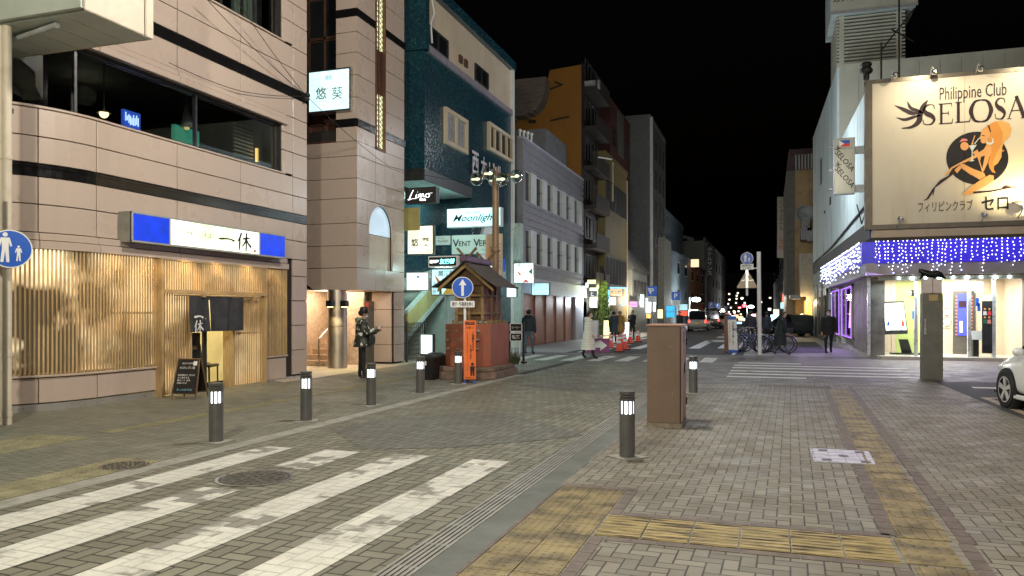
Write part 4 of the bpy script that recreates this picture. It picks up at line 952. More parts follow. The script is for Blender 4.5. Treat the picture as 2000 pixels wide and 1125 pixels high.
# right of the shrine
o, M, w, h = lbox('lightbox_sign', 'square white lit sign with orange carrot and green wedge at the shutter building corner', 'sign', 1003, 513, 1042, 553, 33.6, G_['white'], .25, 'steel', 'projecting lit signs')
text('ポパイ三', M, w * .84, h * .15, INK, o, bold=.03, dx=w * .0, dy=h * .38); text('友\n四', M, w * .13, h * .4, INK, o, dx=-w * .38, dy=-h * .22)
flatpoly([[(-w * .36, h * .2), (-w * .08, -h * .08), (-w * .22, -h * .12)]], M, M_['corange'], o); flatpoly([[(w * .25, h * .05), (w * .44, h * .26), (w * .44, -h * .1)]], M, M_['cgreen'], o); flatpoly([[(-w * .05, -h * .46), (w * .3, -h * .46), (w * .12, -h * .3)]], M, M_['cred'], o)
o, M, w, h = lbox('lightbox_sign', 'small bright white sign below the shrine roof edge, left of the square carrot sign', 'sign', 989, 557, 1009, 581, 31.0, G_['white'], .2, 'grey', 'projecting lit signs'); text('ん', M, w * .2, h * .3, INK, o, dx=w * .3, dy=h * .1)
o, M, w, h = lbox('lightbox_sign', 'wide white and pale blue lit sign with red corner characters over the brown shutters', 'sign', 1038, 552, 1073, 577, 35.6, G_['cyan'], .2, 'bronze', 'projecting lit signs')
text('特', M, w * .13, h * .2, M_['cred'], o, dx=-w * .36, dy=h * .33); text('選', M, w * .13, h * .2, M_['cred'], o, dx=w * .36, dy=h * .33); text('コーヒーショップ', M, w * .7, h * .2, INK, o); text('ーーーーー', M, w * .6, h * .1, M_['cred'], o, dy=-h * .3)

# ================================================================== little shrine on its planter
TR = mat('terracotta_planter', (.33, .10, .055), .6, var=.15, scale=1.5, bmp=.15, dirt=((.20, .10, .07), 3, .7))
M_['stone_p'] = mat('plinth_stone', (.20, .13, .10), .75, var=.3, scale=4, bmp=.5, bscale=40, dirt=((.06, .07, .04), 3, .8))
PL = thing('planter_box', 'large terracotta red planter box with cut corners on a stone plinth at the street edge', 'planter', (-7.1, 18.4, 0))
def octo(x0, x1, y0, y1, c): return [(x0 + c, y0), (x1 - c, y0), (x1, y0 + c), (x1, y1 - c), (x1 - c, y1), (x0 + c, y1), (x0, y1 - c), (x0, y0 + c)]
def opr(b, x0, x1, y0, y1, c, z0, z1): b.prism([(x, y, z0) for x, y in octo(x0, x1, y0, y1, c)], (0, 0, z1 - z0))
b = MB(); opr(b, -7.92, -6.32, 17.35, 19.75, .3, 0, .19); opr(b, -7.87, -6.37, 17.4, 19.7, .3, .19, .30); b.build('plinth', M_['stone_p'], PL, bevel=.02)
b = MB(); opr(b, -7.72, -6.50, 17.6, 19.5, .25, .30, 1.36); b.build('planter_wall', TR, PL, bevel=.012)
b = MB()
for i in range(4):
    for j in range(3):
        for q in range(3): b.ball((-7.55 + i * .27 + rnd.uniform(-.03, .03), 17.59, .75 + j * .22), .02 + .012 * rnd.random(), 7, 5)
b.build('stud', M_['kerb'], PL)
SHR = thing('small_shrine', 'little wooden shrine with a shingled gable roof standing on the terracotta planter', 'shrine', (-7.1, 18.4, 1.36))
b = MB(); b.box(-7.45, -6.75, 17.95, 19.2, 1.42, 2.35); b.build('body', M_['wood_d'], SHR)
M_['redwood'] = mat('red_brown_boards', (.36, .12, .08), .6, var=.3, scale=5, isl=.3); b = MB()
for k in range(4): b.box(-6.75, -6.725, 18.0 + k * .3, 18.28 + k * .3, 1.46, 2.32)
b.build('side_panel', M_['redwood'], SHR)
M_['ochre'] = mat('ochre_timber', (.24, .16, .065), .6, var=.3, scale=7); b = MB()
for x, y in ((-7.45, 17.95), (-6.75, 17.95), (-7.45, 19.2), (-6.75, 19.2), (-6.72, 18.45), (-6.72, 18.8), (-7.1, 17.93)): b.box(x - .035, x + .035, y - .035, y + .035, 1.36, 2.36)
for z in (1.6, 2.05): b.box(-7.5, -6.7, 17.91, 17.96, z, z + .05); b.box(-6.74, -6.69, 17.9, 19.25, z, z + .05)
for k in range(7): b.box(-7.5 + k * .13, -7.46 + k * .13, 17.75, 17.8, 1.36, 1.46)
for k in range(9): b.box(-6.62, -6.58, 17.8 + k * .17, 17.84 + k * .17, 1.36, 1.46)
for s in (-1, 1): b.prism([(-7.1, 17.62, 2.86), (-7.1 + s * .74, 17.62, 2.24), (-7.1 + s * .74, 17.62, 2.16), (-7.1, 17.62, 2.76)], (0, .06, 0))
b.build('timber', M_['ochre'], SHR); b = MB(); b.prism([(-7.62, 17.85, 2.33), (-6.58, 17.85, 2.33), (-7.1, 17.85, 2.80)], (0, 1.4, 0)); b.build('gable', M_['wood_d'], SHR)
RF = mat('shingle_roof', (.085, .07, .06), .6, var=.3, scale=6, isl=.3); b = MB()
for s in (-1, 1):
    for k in range(9):
        t0, t1 = k / 9, (k + 1.25) / 9
        f = lambda q: (-7.1 + s * .84 * q, 2.90 - .78 * q + .16 * q * q)
        (x0, z0), (x1, z1) = f(t0), f(t1); e = .012 * (9 - k) * 0 + .03
        b.prism([(x0, 17.55, z0), (x1, 17.55, z1 + .0), (x1, 17.55, z1 + .035), (x0, 17.55, z0 + .02)], (0, 1.75, 0))
b.build('roof', RF, SHR)
M_['ridge'] = mat('copper_ridge', (.16, .10, .15), .4, .6); b = MB(); b.box(-7.2, -7.0, 17.5, 19.35, 2.90, 3.04)
b.build('ridge', M_['ridge'], SHR, bevel=.02); b = MB()
for y in (17.75, 19.1):
    for s in (-1, 1): b.obox((-7.1 + s * .08, y, 3.06), (.05, .05, .52), Matrix.Rotation(s * .75, 4, 'Y'))
b.build('finial', M_['wood_d'], SHR)
# weeds round the plinth
def weeds(name, label, x, y, n, r, h):
    b = MB()
    for i in range(n):
        a = rnd.uniform(0, 6.28); q = r * math.sqrt(rnd.random()); p = Vector((x + q * math.cos(a), y + q * math.sin(a), .28)); l = h * rnd.uniform(.5, 1); d = Vector((rnd.uniform(-.5, .5), rnd.uniform(-.5, .5), 1)).normalized(); s = d.orthogonal().normalized() * .018
        b.add([p - s, p + d * l * .6 + s * 1.4, p + d * l, p + s], [(0, 1, 2, 3)])
    return tag(b.build(name, mat('weed_green', (.06, .075, .03), .7, isl=.5)), label, 'plant')
weeds('weed_clump', 'ragged weeds growing on the right corner of the planter plinth', -6.42, 19.35, 130, .14, .35)
# ---- globe lamp post
GL = thing('globe_lamp_post', 'brown lamp post carrying a cluster of clear glass globes behind the little shrine', 'street lamp', (-7.25, 20.3, 0))
M_['pole_b'] = mat('brown_pole', (.22, .14, .08), .5, .2, var=.2, scale=3)
b = MB(); b.tube([(-7.25, 20.3, 0), (-7.25, 20.3, 5.55)], .095, 16); b.lathe([(.16, 0), (.16, .5), (.1, .6)], (-7.25, 20.3, 0), 16); b.lathe([(.10, 3.35), (.125, 3.36), (.125, 3.42), (.10, 3.43)], (-7.25, 20.3, 0), 16); b.lathe([(.1, 5.5), (.06, 5.62), (.05, 5.72)], (-7.25, 20.3, 0), 16); b.build('pole', M_['pole_b'], GL, smooth=True)
bulbm = glow('bulb_glow', (1, .9, .62), 1.6, 0)
for k, (px, py, dd) in enumerate(((931, 350, .1), (956, 339, -.35), (980, 350, -.3), (1008, 344, .1), (966, 352, .55))):
    c_ = atD(px, py, 21.55 + dd); b = MB(); b.tube([(-7.25, 20.3, 5.58), (c_.x * .5 - 7.25 * .5, c_.y * .5 + 20.3 * .5, 5.52), tuple(c_ + Vector((0, 0, .02)))], .022, 6); b.build('arm', M_['pole_b'], GL)
    b = MB(); b.ball(c_, .185, 22, 14); gl_ = b.build('globe', M_['globe'], GL, smooth=True)
    b = MB(); b.ball(c_ + Vector((.02, 0, 0)), .045, 10, 7, (1.7, 1, 1)); b.tube([c_ + Vector((-.15, 0, 0)), c_ + Vector((-.03, 0, 0))], .03, 8); b.build('bulb', bulbm, gl_, smooth=True)
# ---- one-way sign in front of the planter
OS = thing('one_way_sign', 'round blue sign with a white upward arrow on a pole before the planter', 'road sign', gnd(908, 746))
g = TM[OS].translation; c_ = atD(901, 560, 17.45); fo = Vector((-c_.x, -c_.y, 0)).normalized(); uo = Vector((-fo.y, fo.x, 0)); 
b = MB(); b.tube([(g.x, g.y, 0), (g.x + .0, g.y, 2.42)], .032, 12); b.build('pole', M_['signwhite'], OS, smooth=True)
c_ = Vector((g.x, g.y, 0)) + fo * .06 + uo * (-.055); c_.z = CAMZ + (610 - 560) / 1500 * 17.6
M = roundsign(OS, c_, .252, uo, fo)
flatpoly([[(0, .2), (.09, .05), (.03, .06), (.03, -.2), (-.03, -.2), (-.03, .06), (-.09, .05)]], M, M_['signwhite'], OS, .006, 'arrow')
c2 = c_.copy(); c2.z = CAMZ + (610 - 593.5) / 1500 * 17.6; M = frame(c2, uo, fo)
b = MB(); b.prism([M @ Vector((x, y, -.012)) for x, y in ((-.27, -.075), (.27, -.075), (.285, -.06), (.285, .06), (.27, .075), (-.27, .075), (-.285, .06), (-.285, -.06))], fo * .012); b.build('sub_plate', M_['signwhite'], OS)
text('原付・軽車両を除く', M, .5, .10, INK, OS, bold=.02, keep=False)
# ---- orange notice board
OB = thing('notice_board', 'tall narrow orange roadwork notice of vertical black writing leaning before the planter', 'sign', gnd(918, 749))
g = TM[OB].translation; fo = Vector((-g.x, -g.y, 0)).normalized(); uo = Vector((-fo.y, fo.x, 0)); M = frame((g.x, g.y, .76), uo, fo)
b = MB(); b.prism([M @ Vector(q) for q in ((-.135, -.66, 0), (.135, -.66, 0), (.135, .70, 0), (-.135, .70, 0))], fo * .02); b.build('board', M_['orange'], OB)
b = MB()
for s in (-1, 1): b.prism([M @ Vector(q) for q in ((s * .11 - .02, -.76, -.03), (s * .11 + .02, -.76, -.03), (s * .11 + .02, .6, -.03), (s * .11 - .02, .6, -.03))], fo * .025)
b.build('leg', M_['blue'], OB)
M2 = M @ Matrix.Translation((0, 0, .021)); flatpoly([[(-.105, .6), (.105, .6), (.105, .67), (-.105, .67)]], M2, INK, OB); text('工事中', M2, .18, .05, M_['orange'], OB, dy=.635, dz=.007)
text('お 願 い', M2, .18, .065, INK, OB, dy=.535, bold=.02); text('ご\n迷\n惑\nを\nお\nか\nけ', M2, .06, .44, INK, OB, dx=.07, dy=.22, bold=.02, keep=False); text('し\nて\n居\nり\nま\nす', M2, .05, .36, INK, OB, dx=.015, dy=-.02, bold=.02, keep=False); text('工\n事\n中\n御\n協\n力\nを\nお\n願\nい\nし\nま\nす', M2, .055, .92, INK, OB, dx=-.075, dy=-.02, bold=.02, keep=False)
flatpoly([circ(.055, -.31, .035), [(.0, -.36), (.11, -.36), (.10, -.58), (.065, -.58), (.055, -.45), (.045, -.58), (.01, -.58)]], M2, INK, OB, .005, 'bowing_figure'); text('御協力願います', M2, .22, .04, INK, OB, dy=-.62)
# ---- things around
def bin_(px, py, label):
    o = thing('rubbish_bin', label, 'bin', gnd(px, py)); g = TM[o].translation
    b = MB(); b.rings([[(g.x + s * .19, g.y + q * .17, .0) for s, q in ((-1, -1), (1, -1), (1, 1), (-1, 1))], [(g.x + s * .22, g.y + q * .2, .52) for s, q in ((-1, -1), (1, -1), (1, 1), (-1, 1))]]); b.build('body', M_['black'], o, bevel=.02)
    b = MB(); b.box(g.x - .24, g.x + .24, g.y - .22, g.y + .22, .52, .57); b.rings([[(g.x + s * .2, g.y + q * .19, .57) for s, q in ((-1, -1), (1, -1), (1, 1), (-1, 1))], [(g.x + s * .12, g.y + q * .1, .62) for s, q in ((-1, -1), (1, -1), (1, 1), (-1, 1))]]); b.build('lid', M_['dsteel'], o, bevel=.01)
    b = MB(); b.box(g.x - .06, g.x + .02, g.y - .205, g.y - .195, .36, .46); b.build('sticker', M_['signwhite'], o)
bin_(838, 741, 'black lidded bin with a white sticker left of the terracotta planter'); bin_(851, 735, 'second black bin half hidden behind the stickered bin')
o, M, w, h = lbox('floor_sign', 'blank glaring white lit floor sign on a black base beside the bins', 'sign', 821, 653, 845, 692, 22.0, G_['white'], .2, 'black', None, .02)
a = onY(821, 695, 22.0); c2 = onY(847, 736, 22.0); b = MB(); b.box(a.x, c2.x, 22.02, 22.25, .0, a.z + .05); b.build('base', M_['black'], o)
st = thing('menu_stand', 'black stand of two white rimmed signs with white writing right of the planter', 'sign', gnd(1008, 711)); g = TM[st].translation
b = MB()
for s in (-1, 1): b.box(g.x + s * .24 - .03, g.x + s * .24 + .03, g.y, g.y + .06, 0, 1.35)
b.box(g.x - .2, g.x + .2, g.y + .5, g.y + .53, 0, .05); b.build('frame', M_['black'], st)
b = MB()
for s in (-.1, .12): b.box(g.x + s - .012, g.x + s + .012, g.y + .01, g.y + .04, 0, .75)
b.build('leg', M_['signwhite'], st)
for z0, tx in ((1.17, 'コーヒー'), (.86, '喫茶')):
    M = frame((g.x, g.y - .01, z0), *FY); b = MB(); b.prism([M @ Vector((x, y, -.02)) for x, y in ((-.21, -.11), (-.17, -.14), (.17, -.14), (.21, -.11), (.21, .11), (.17, .14), (-.17, .14), (-.21, .11))], (0, -.02, 0)); pb = b.build('sign_panel', M_['signwhite'], st)
    flatpoly([[(-.18, -.11), (.18, -.11), (.18, .11), (-.18, .11)]], M, INK, pb, .003, 'sign_face'); text(tx, M, .3, .13, M_['signwhite'], pb, dz=.006, bold=.02)
b = MB(); a = onY(1012, 600, 33); 
# ================================================================== shutter building (pale ribbed)
B4 = thing('ribbed_building', 'pale ribbed low building with two rows of deep windows above closed brown shutters', 'building', (-14, 40, 0))
X4 = -10.9
M_['rib'] = mat('ribbed_cladding', (.235, .225, .25), .55, var=.1, scale=1.5)
b = MB(); b.box(-20, X4 - .3, 34.4, 46.8, 0, 9.75); b.build('wall', mat('side_concrete', (.12, .14, .13), .8, var=.25, scale=1), B4)
b = MB()
def ribs(z0, z1):
    n = int((z1 - z0) / .16)
    for i in range(n): b.box(X4 - .3, X4 + (.0 if i % 2 else -.035), 34.4, 46.8, z0 + i * (z1 - z0) / n, z0 + (i + 1) * (z1 - z0) / n)
ribs(8.45, 9.85); ribs(5.65, 6.95); ribs(3.3, 4.0)
for z0, z1 in ((6.95, 8.45), (4.0, 5.65)): b.box(X4 - .3, X4, 34.4, 34.75, z0, z1); b.box(X4 - .3, X4, 46.6, 46.8, z0, z1)
b.build('cladding', M_['rib'], B4)
b = MB(); b.box(X4 - .3, X4 + .02, 34.4, 46.8, 2.55, 3.3); b.box(X4 - .3, X4 + .03, 34.4, 46.8, 9.85, 9.95); b.build('fascia', mat('lilac_fascia', (.42, .42, .5), .5), B4)
M_['finm'] = mat('white_fin', (.56, .57, .56), .55, var=.1, scale=2)
for z0, z1 in ((6.95, 8.45), (4.0, 5.65)):
    for k in range(6):
        y0 = 34.75 + k * 1.975; fb = MB(); fb.prism([(X4 - .22, y0 + .95, z0), (X4 - .02, y0 + .95, z0), (X4 - .02, y0 + 1.90, z0), (X4 - .22, y0 + 1.90, z0)], (0, 0, z1 - z0)); fb.box(X4 - .28, X4 - .1, y0, y0 + .95, z0, z0 + .06); fb.box(X4 - .28, X4 - .1, y0, y0 + .95, z1 - .06, z1); fb.box(X4 - .24, X4 - .012, y0 + .95, y0 + 1.9, (z0 + z1) / 2 - .02, (z0 + z1) / 2 + .02)
        w = fb.build('window', M_['finm'], B4); fb = MB(); fb.box(X4 - .16, X4 - .15, y0, y0 + .95, z0 + .06, z1 - .06); fb.build('pane', M_['darkglass'], w)
M_['shut'] = mat('brown_shutter', (.26, .09, .065), .45, var=.15, scale=2)
for k in range(5):
    y0 = 34.75 + k * 2.0; sb = MB()
    for i in range(30): sb.box(X4 - .25, X4 - .18 + (.02 if i % 2 else 0), y0 + .05, y0 + 1.93, .02 + i * .084, .02 + (i + 1) * .084)
    sb.box(X4 - .25, X4 - .1, y0 - .05, y0 + .05, 0, 2.55); sb.build('shutter', M_['shut'], B4)
b = MB(); b.box(X4 - .3, X4, 44.7, 46.8, 0, 2.55); b.build('pier', M_['rib'], B4)
b = MB(); b.box(-11.6, X4, 34.0, 34.38, 0, 5.8); b.tube([(-11.2, 33.98, 5.5), (-10.95, 33.9, 4.5), (-11.2, 33.98, 3.6)], .06, 6); b.tube([(-11.3, 33.98, 3.0), (-11.3, 33.98, 5.9)], .08, 6); b.build('service_duct', M_['paleg'], B4)
b = MB(); b.box(-13.5, -11.4, 40, 44.5, 9.75, 11.6); b.box(-11.42, -11.38, 42.4, 43.6, 10.2, 11.2); b.build('roof_hut', mat('roof_hut_wall', (.16, .16, .17), .7), B4)
b = MB()
for k in range(4): b.tube([(-11.2 + .1 * k, 34.8 + k * .3, 9.9), (-11.2 + .1 * k, 34.8 + k * .3, 10.25)], .05, 6); b.ball((-11.2 + .1 * k, 34.8 + .3 * k, 10.3), .09, 8, 6)
b.build('roof_light', M_['white'], B4)
# ================================================================== more left-hand fronts
def block(name, label, x0, x1, y0, y1, h, m, par=.35, cat='building', loc=None):
    o = thing(name, label, cat, ((x0 + x1) / 2, (y0 + y1) / 2, 0)); b = MB(); b.box(x0, x1, y0, y1, 0, h)
    b.box(x0 - .05, x1 + .05, y0 - .05, y0 + .15, h, h + par); b.box(x0 - .05, x1 + .05, y1 - .15, y1 + .05, h, h + par); b.box(x0 - .05, x0 + .15, y0 + .15, y1 - .15, h, h + par); b.box(x1 - .15, x1 + .05, y0 + .15, y1 - .15, h, h + par)
    b.build('wall', m, o); return o
def wgrid(par, X, y0, y1, z0, rows_, cols, fl, ww, wh, lit=None, face=1):
    for r in range(rows_):
        for c_ in range(cols):
            yc = y0 + (c_ + .5) * (y1 - y0) / cols; zc = z0 + r * fl
            b = MB(); b.box(X - .02, X + .05 * face, yc - ww / 2, yc + ww / 2, zc, zc + .06); b.box(X - .02, X + .05 * face, yc - ww / 2, yc + ww / 2, zc + wh - .06, zc + wh); b.box(X - .02, X + .05 * face, yc - .03, yc + .03, zc, zc + wh)
            for s in (-1, 1): b.box(X - .02, X + .05 * face, yc + s * ww / 2 - .03, yc + s * ww / 2 + .03, zc, zc + wh)
            w = b.build('window', M_['dsteel'], par); b = MB(); b.box(min(X + .004 * face, X + .012 * face), max(X + .004 * face, X + .012 * face), yc - ww / 2, yc + ww / 2, zc + .02, zc + wh - .02); b.build('pane', lit if lit and (r + c_) % 5 == 2 else M_['darkglass'], w)
# ochre gable tower with its stepped outline
OG = thing('ochre_tower', 'tall ochre rendered tower with a sloping outline and dark balcony front behind the ribbed building', 'building', (-15, 52, 0))
M_['ochrew'] = mat('ochre_render', (.27, .115, .012), .8, var=.12, scale=.4, dirt=((.28, .13, .03), .8, .4, (1, 1, .3)))
P = lambda px, py: onY(px, py, 47.2)
b = MB(); pts = [P(1074, 137), P(1134, 126), P(1135, 335), P(1100, 600)]; e = P(1000, 600); pts[3].z = 0; pts[3].x = pts[2].x; e.z = 0
b.prism([P(1135, 126), pts[2], pts[3], (e.x, 47.2, 0), P(1000, 236), P(1040, 226), P(1052, 218), P(1062, 185), P(1074, 137)], (0, 4.6, 0)); b.build('wall', M_['ochrew'], OG)
b = MB()
for px0, py0, px1, py1 in ((1075, 175, 1100, 165), (1076, 236, 1112, 228), (1084, 160, 1098, 166)): p0, p1 = P(px0, py0), P(px1, py1); b.tube([p0 + Vector((0, -.05, 0)), p1 + Vector((0, -.05, 0))], .05, 5)
for k in range(4): b.ball(P(1036 + 3 * k, 238) + Vector((0, -.05, 0)), .12, 6, 4)
b.build('cable', M_['dark'], OG)
xr = P(1135, 300).x
b = MB()
for k in range(6): b.box(xr, xr + .9, 47.6, 51.9, 3.2 + k * 2.5, 3.45 + k * 2.5); b.box(xr + .85, xr + .9, 47.6, 51.9, 3.45 + k * 2.5, 4.2 + k * 2.5)
b.build('balcony', mat('brown_balcony', (.035, .024, .02), .7, isl=.3), OG)
b = MB(); b.box(xr + .01, xr + .06, 47.25, 51.9, 2.6, 17.4); b.build('front_wall', mat('dark_brown_front', (.025, .018, .015), .7), OG)
wgrid(OG, xr + .07, 47.8, 51.7, 3.9, 6, 2, 2.5, 1.6, 1.5)
b = MB(); q = P(1140, 158); b.box(xr, xr + 1.0, 47.9, 48.3, q.z - .3, q.z + .2); b.build('roof_sign', M_['grey'], OG)
q = P(1160, 302); b = MB(); b.tube([(xr + .9, 48, q.z), (xr + 1.5, 49.5, q.z + .1)], .05, 6); tag(b.build('tube_lamp', M_['signwhite']), 'thin pale tube lamp sticking out from the dark balcony front', 'lamp')
CR = thing('corrugated_shed', 'cream corrugated rooftop shed left of the ochre tower', 'building', (-14, 45.6, 0)); b = MB(); p0, p1 = onY(996, 232, 46.0), onY(1066, 150, 46.0)
n = 18
for i in range(n): b.box(p0.x - 1, p0.x + (p1.x - p0.x) * (.1, .45, .62, .72, .78, .82, .86, .89, .92, .94, .955, .965, .975, .98, .985, .99, .995, 1)[i], 46 - (.06 if i % 2 else 0), 47.0, p0.z + (p1.z - p0.z) * i / n, p0.z + (p1.z - p0.z) * (i + 1) / n)
b.build('wall', mat('cream_corrugated', (.16, .125, .10), .7), CR); b = MB(); b.box(p0.x - 1, p0.x - .8, 46.2, 47, 9.75, p0.z); b.build('frame', M_['dsteel'], CR)
YB = block('yellow_building', 'narrow mustard yellow building with dark ribbon windows and black characters', -18, -10.6, 52, 60.5, 12.4, mat('mustard_wall', (.19, .148, .052), .7, var=.1))
for z0 in (8.9, 3.6): wgrid(YB, -10.6, 52.3, 60.2, z0, 1, 7, 1, 1.05, 2.0)
text('ホテル 京王', frame((-10.6, 56.2, 8.3), *FXP), 5.5, .7, INK, YB, dz=.06)
b = MB(); b.tube([(-10.55, 60.3, 0), (-10.55, 60.3, 12)], .08, 6); b.tube([(-10.55, 54.5, 9.6), (-10.55, 54.5, 12.4)], .07, 6); b.build('downpipe', M_['creamw'], YB)
BT = block('brown_tower', 'tall dark red brown tower rising behind the mustard yellow building', -20, -12.0, 60.8, 70, 18.5, mat('dark_brick', (.10, .035, .03), .8)); wgrid(BT, -12, 61.5, 69.5, 4, 5, 4, 2.8, 1.3, 1.5)
b = MB(); b.box(-12.4, -11.9, 64, 66.5, 15.0, 18.6); b.build('stair_core', mat('grey_core', (.14, .14, .13), .8), BT)
GH = thing('gabled_house', 'small grey gabled house tucked before the tall grey tower', 'house', (-12, 65, 0)); b = MB(); b.box(-15, -10.4, 62, 70, 0, 5.2); b.build('wall', M_['cgrey'], GH); b = MB(); b.prism([(-15.3, 61.8, 5.1), (-10.1, 61.8, 5.1), (-12.7, 61.8, 8.2)], (0, 8.4, 0)); b.build('roof', mat('pale_tin', (.26, .26, .24), .6), GH); wgrid(GH, -10.4, 62.3, 69.5, 3.0, 1, 4, 2, 1.1, 1.3)
GT = block('grey_tower', 'tall plain grey tower with a pale corner pipe, highest of the far left fronts', -19, -10.5, 72.5, 84, 19.9, mat('grey_tower_wall', (.17, .18, .175), .8, var=.15)); wgrid(GT, -10.5, 75, 83.5, 5, 5, 3, 2.9, 1.2, 1.9)
b = MB(); b.tube([(-10.4, 72.6, 0), (-10.4, 72.6, 20)], .16, 8); b.build('downpipe', M_['signwhite'], GT); b = MB(); b.box(-10.5, -9.9, 78, 84, 0, 9.2); b.build('lower_front', mat('pale_front', (.36, .36, .33), .7), GT)
def ang(px0, px1, D0, D1, py_top, label, name, m, depth=9, wins=None, side=1, cat='building', loc_h=None):
    """a far block whose street front runs from pixel column px0 (nearer) to px1 (farther)"""
    a = atD(px0, 600, D0); c_ = atD(px1, 600, D1); h = CAMZ + (HY - py_top) / FPX * D0
    o = thing(name, label, cat, ((a.x + c_.x) / 2, (a.y + c_.y) / 2, 0)); d = Vector((c_.x - a.x, c_.y - a.y, 0)); n = Vector((d.y, -d.x, 0)).normalized() * side
    A, B_ = Vector((a.x, a.y, 0)), Vector((c_.x, c_.y, 0)); K = -n * depth
    b = MB(); b.prism([A, B_, B_ + K, A + K], (0, 0, h)); b.prism([A + n * .1 - d.normalized() * .1, B_ + n * .1 + d.normalized() * .1, B_ + K, A + K - d.normalized() * .1], (0, 0, 0)) if False else None
    b.prism([p + Vector((0, 0, h)) for p in (A + n * .1, B_ + n * .1, B_ + n * -.2, A + n * -.2)], (0, 0, .5)); b.build('wall', m, o)
    if wins:
        r, c2, fl, ww, wh, z0 = wins; L = d.length; u = d.normalized()
        for i in range(r):
            for j in range(c2):
                p = A + u * (L * (j + .5) / c2) + Vector((0, 0, z0 + i * fl)); fbm = MB(); pts = lambda w_, h0, h1: [p + u * (-w_ / 2) + Vector((0, 0, h0)), p + u * (w_ / 2) + Vector((0, 0, h0)), p + u * (w_ / 2) + Vector((0, 0, h1)), p + u * (-w_ / 2) + Vector((0, 0, h1))]
                fbm.prism(pts(ww, -.05, .05), n * .12); fbm.prism(pts(ww, wh - .05, wh + .05), n * .08); w = fbm.build('window', M_['grey'], o)
                fbm = MB(); fbm.prism(pts(ww, .05, wh - .05), n * .03); fbm.build('pane', M_['darkglass'], w)
    return o, A, B_, n, h
bluegrey = mat('blue_grey_wall', (.15, .18, .21), .8)
ang(1297, 1334, 86, 104, 415, 'blue grey block set back beyond the tall grey tower', 'blue_grey_block', mat('night_blue_wall', (.10, .13, .15), .8), 9)
ang(1300, 1346, 84, 100, 493, 'low dark blue block beyond the tall grey tower', 'dark_blue_block', bluegrey, 7, (2, 3, 3.2, 1.2, 1.4, 3))
o, A, B_, n, h = ang(1346, 1376, 100, 118, 521, 'small orange brick building in front of the pale hotel', 'orange_brick_building', mat('orange_brick', (.45, .17, .06), .8), 7, (2, 3, 2.9, 1.2, 1.3, 3))
p = atD(1357, 514, 100); b = MB(); b.box(p.x - .5, p.x + .5, p.y, p.y + .2, p.z - .5, p.z + .5); tag(b.build('roof_terrace_light', glow('terrace_glow', (1, .75, .45), 1.2)), 'warm lit opening on top of the orange brick building', 'lamp')
o, A, B_, n, h = ang(1376, 1416, 118, 165, 470, 'pale grey hotel with a black vertical sign at the far left end', 'hotel_building', mat('hotel_wall', (.25, .26, .24), .8), 14, (3, 7, 3.0, 1.5, 1.5, 3))
p0, p1 = onY(1321, 600, A.y + .3), onY(1376, 458, A.y + .3); b = MB(); b.prism([(p0.x, A.y + .3, 0), (p1.x + .4, A.y + .3, 0), (p1.x + .4, A.y + .3, h - .2), (p1.x - 3.0, A.y + .3, p1.z), (p0.x, A.y + .3, p1.z)], (0, 9, 0)); b.build('side_wall', mat('hotel_side', (.25, .25, .22), .8), o)
for px, py in ((1336, 475), (1362, 474), (1362, 494)):
    q = onY(px, py, A.y + .28); b = MB(); b.box(q.x - .5, q.x + .5, q.y - .02, q.y + .05, q.z - .7, q.z + .7); b.build('window', M_['darkglass'], o)
q = onY(1386, 510, A.y - .6); hs = thing('hotel_sign', 'tall black vertical sign of pale characters on the far hotel', 'sign', (q.x, q.y, q.z - 2.2)); b = MB(); b.box(q.x - .55, q.x + .55, q.y, q.y + .3, q.z - 2.3, q.z + 2.3); b.build('panel', M_['black'], hs); text('ホ\nテ\nル\nサ\nン\nス', frame(q, *FY), .75, 4.2, M_['signwhite'], hs, keep=False)
ang(1416, 1421, 165, 200, 512, 'furthest narrow grey front at the end of the left row', 'far_grey_front', bluegrey, 8)
tb = thing('distant_block', 'dark distant block closing the view at the end of the street', 'building', (0, 320, 0)); b = MB(); b.box(-22, 22, 312, 325, 0, 17); b.build('wall', mat('dark_far_wall', (.04, .04, .045), .9), tb)
M_['litwin'] = glow('far_lit_window', (1, .9, .7), 2.5, .3, .5)
for k in range(6):
    q = Vector((rnd.uniform(-16, 3), 311.9, rnd.uniform(4, 7))); b = MB(); b.box(q.x - .4, q.x + .4, 311.9, 312, q.z, q.z + .5); b.build('window', M_['litwin'], tb)

# ================================================================== right-hand corner building with the club
B5 = thing('club_building', 'pale corner building with a big club billboard, blue lit fascia and mirrored entrance', 'building', (8, 42, 0))
def SX(y): return 3.5 - .0181 * (y - 30.1)
M_['bluewall'] = mat('pale_blue_render', (.66, .77, .78), .7, var=.08, scale=.8, dirt=((.22, .27, .28), 1.4, .5, (1, 1, .18)))
M_['panelw'] = mat('greenish_white_panel', (.52, .52, .44), .6, var=.08, scale=.7, dirt=((.3, .3, .22), 1.2, .4, (1, 1, .2)))
ym = 41.7
b = MB(); b.prism([(SX(30.1), 30.1, 4.6), (14, 30.1, 4.6), (14, ym, 4.6), (SX(ym), ym, 4.6)], (0, 0, 9.92 - 4.6))
b.prism([(SX(ym), ym, 3.0), (20, ym, 3.0), (20, 57.8, 3.0), (SX(57.8), 57.8, 3.0)], (0, 0, 13.9 - 3.0)); b.prism([(SX(45.2), 45.2, 0), (14, 45.2, 0), (14, 57.8, 0), (SX(57.8), 57.8, 0)], (0, 0, 4.6)); b.build('wall', M_['bluewall'], B5)
b = MB()
for k in range(18): b.box(SX(ym) + .1 + k * .9, SX(ym) + .98 + k * .9, ym - .05, ym, 9.9, 13.95)
b.box(SX(ym) - .02, 20, ym - .06, ym + .2, 13.9, 14.05); b.build('panel_cladding', M_['panelw'], B5)
b = MB()
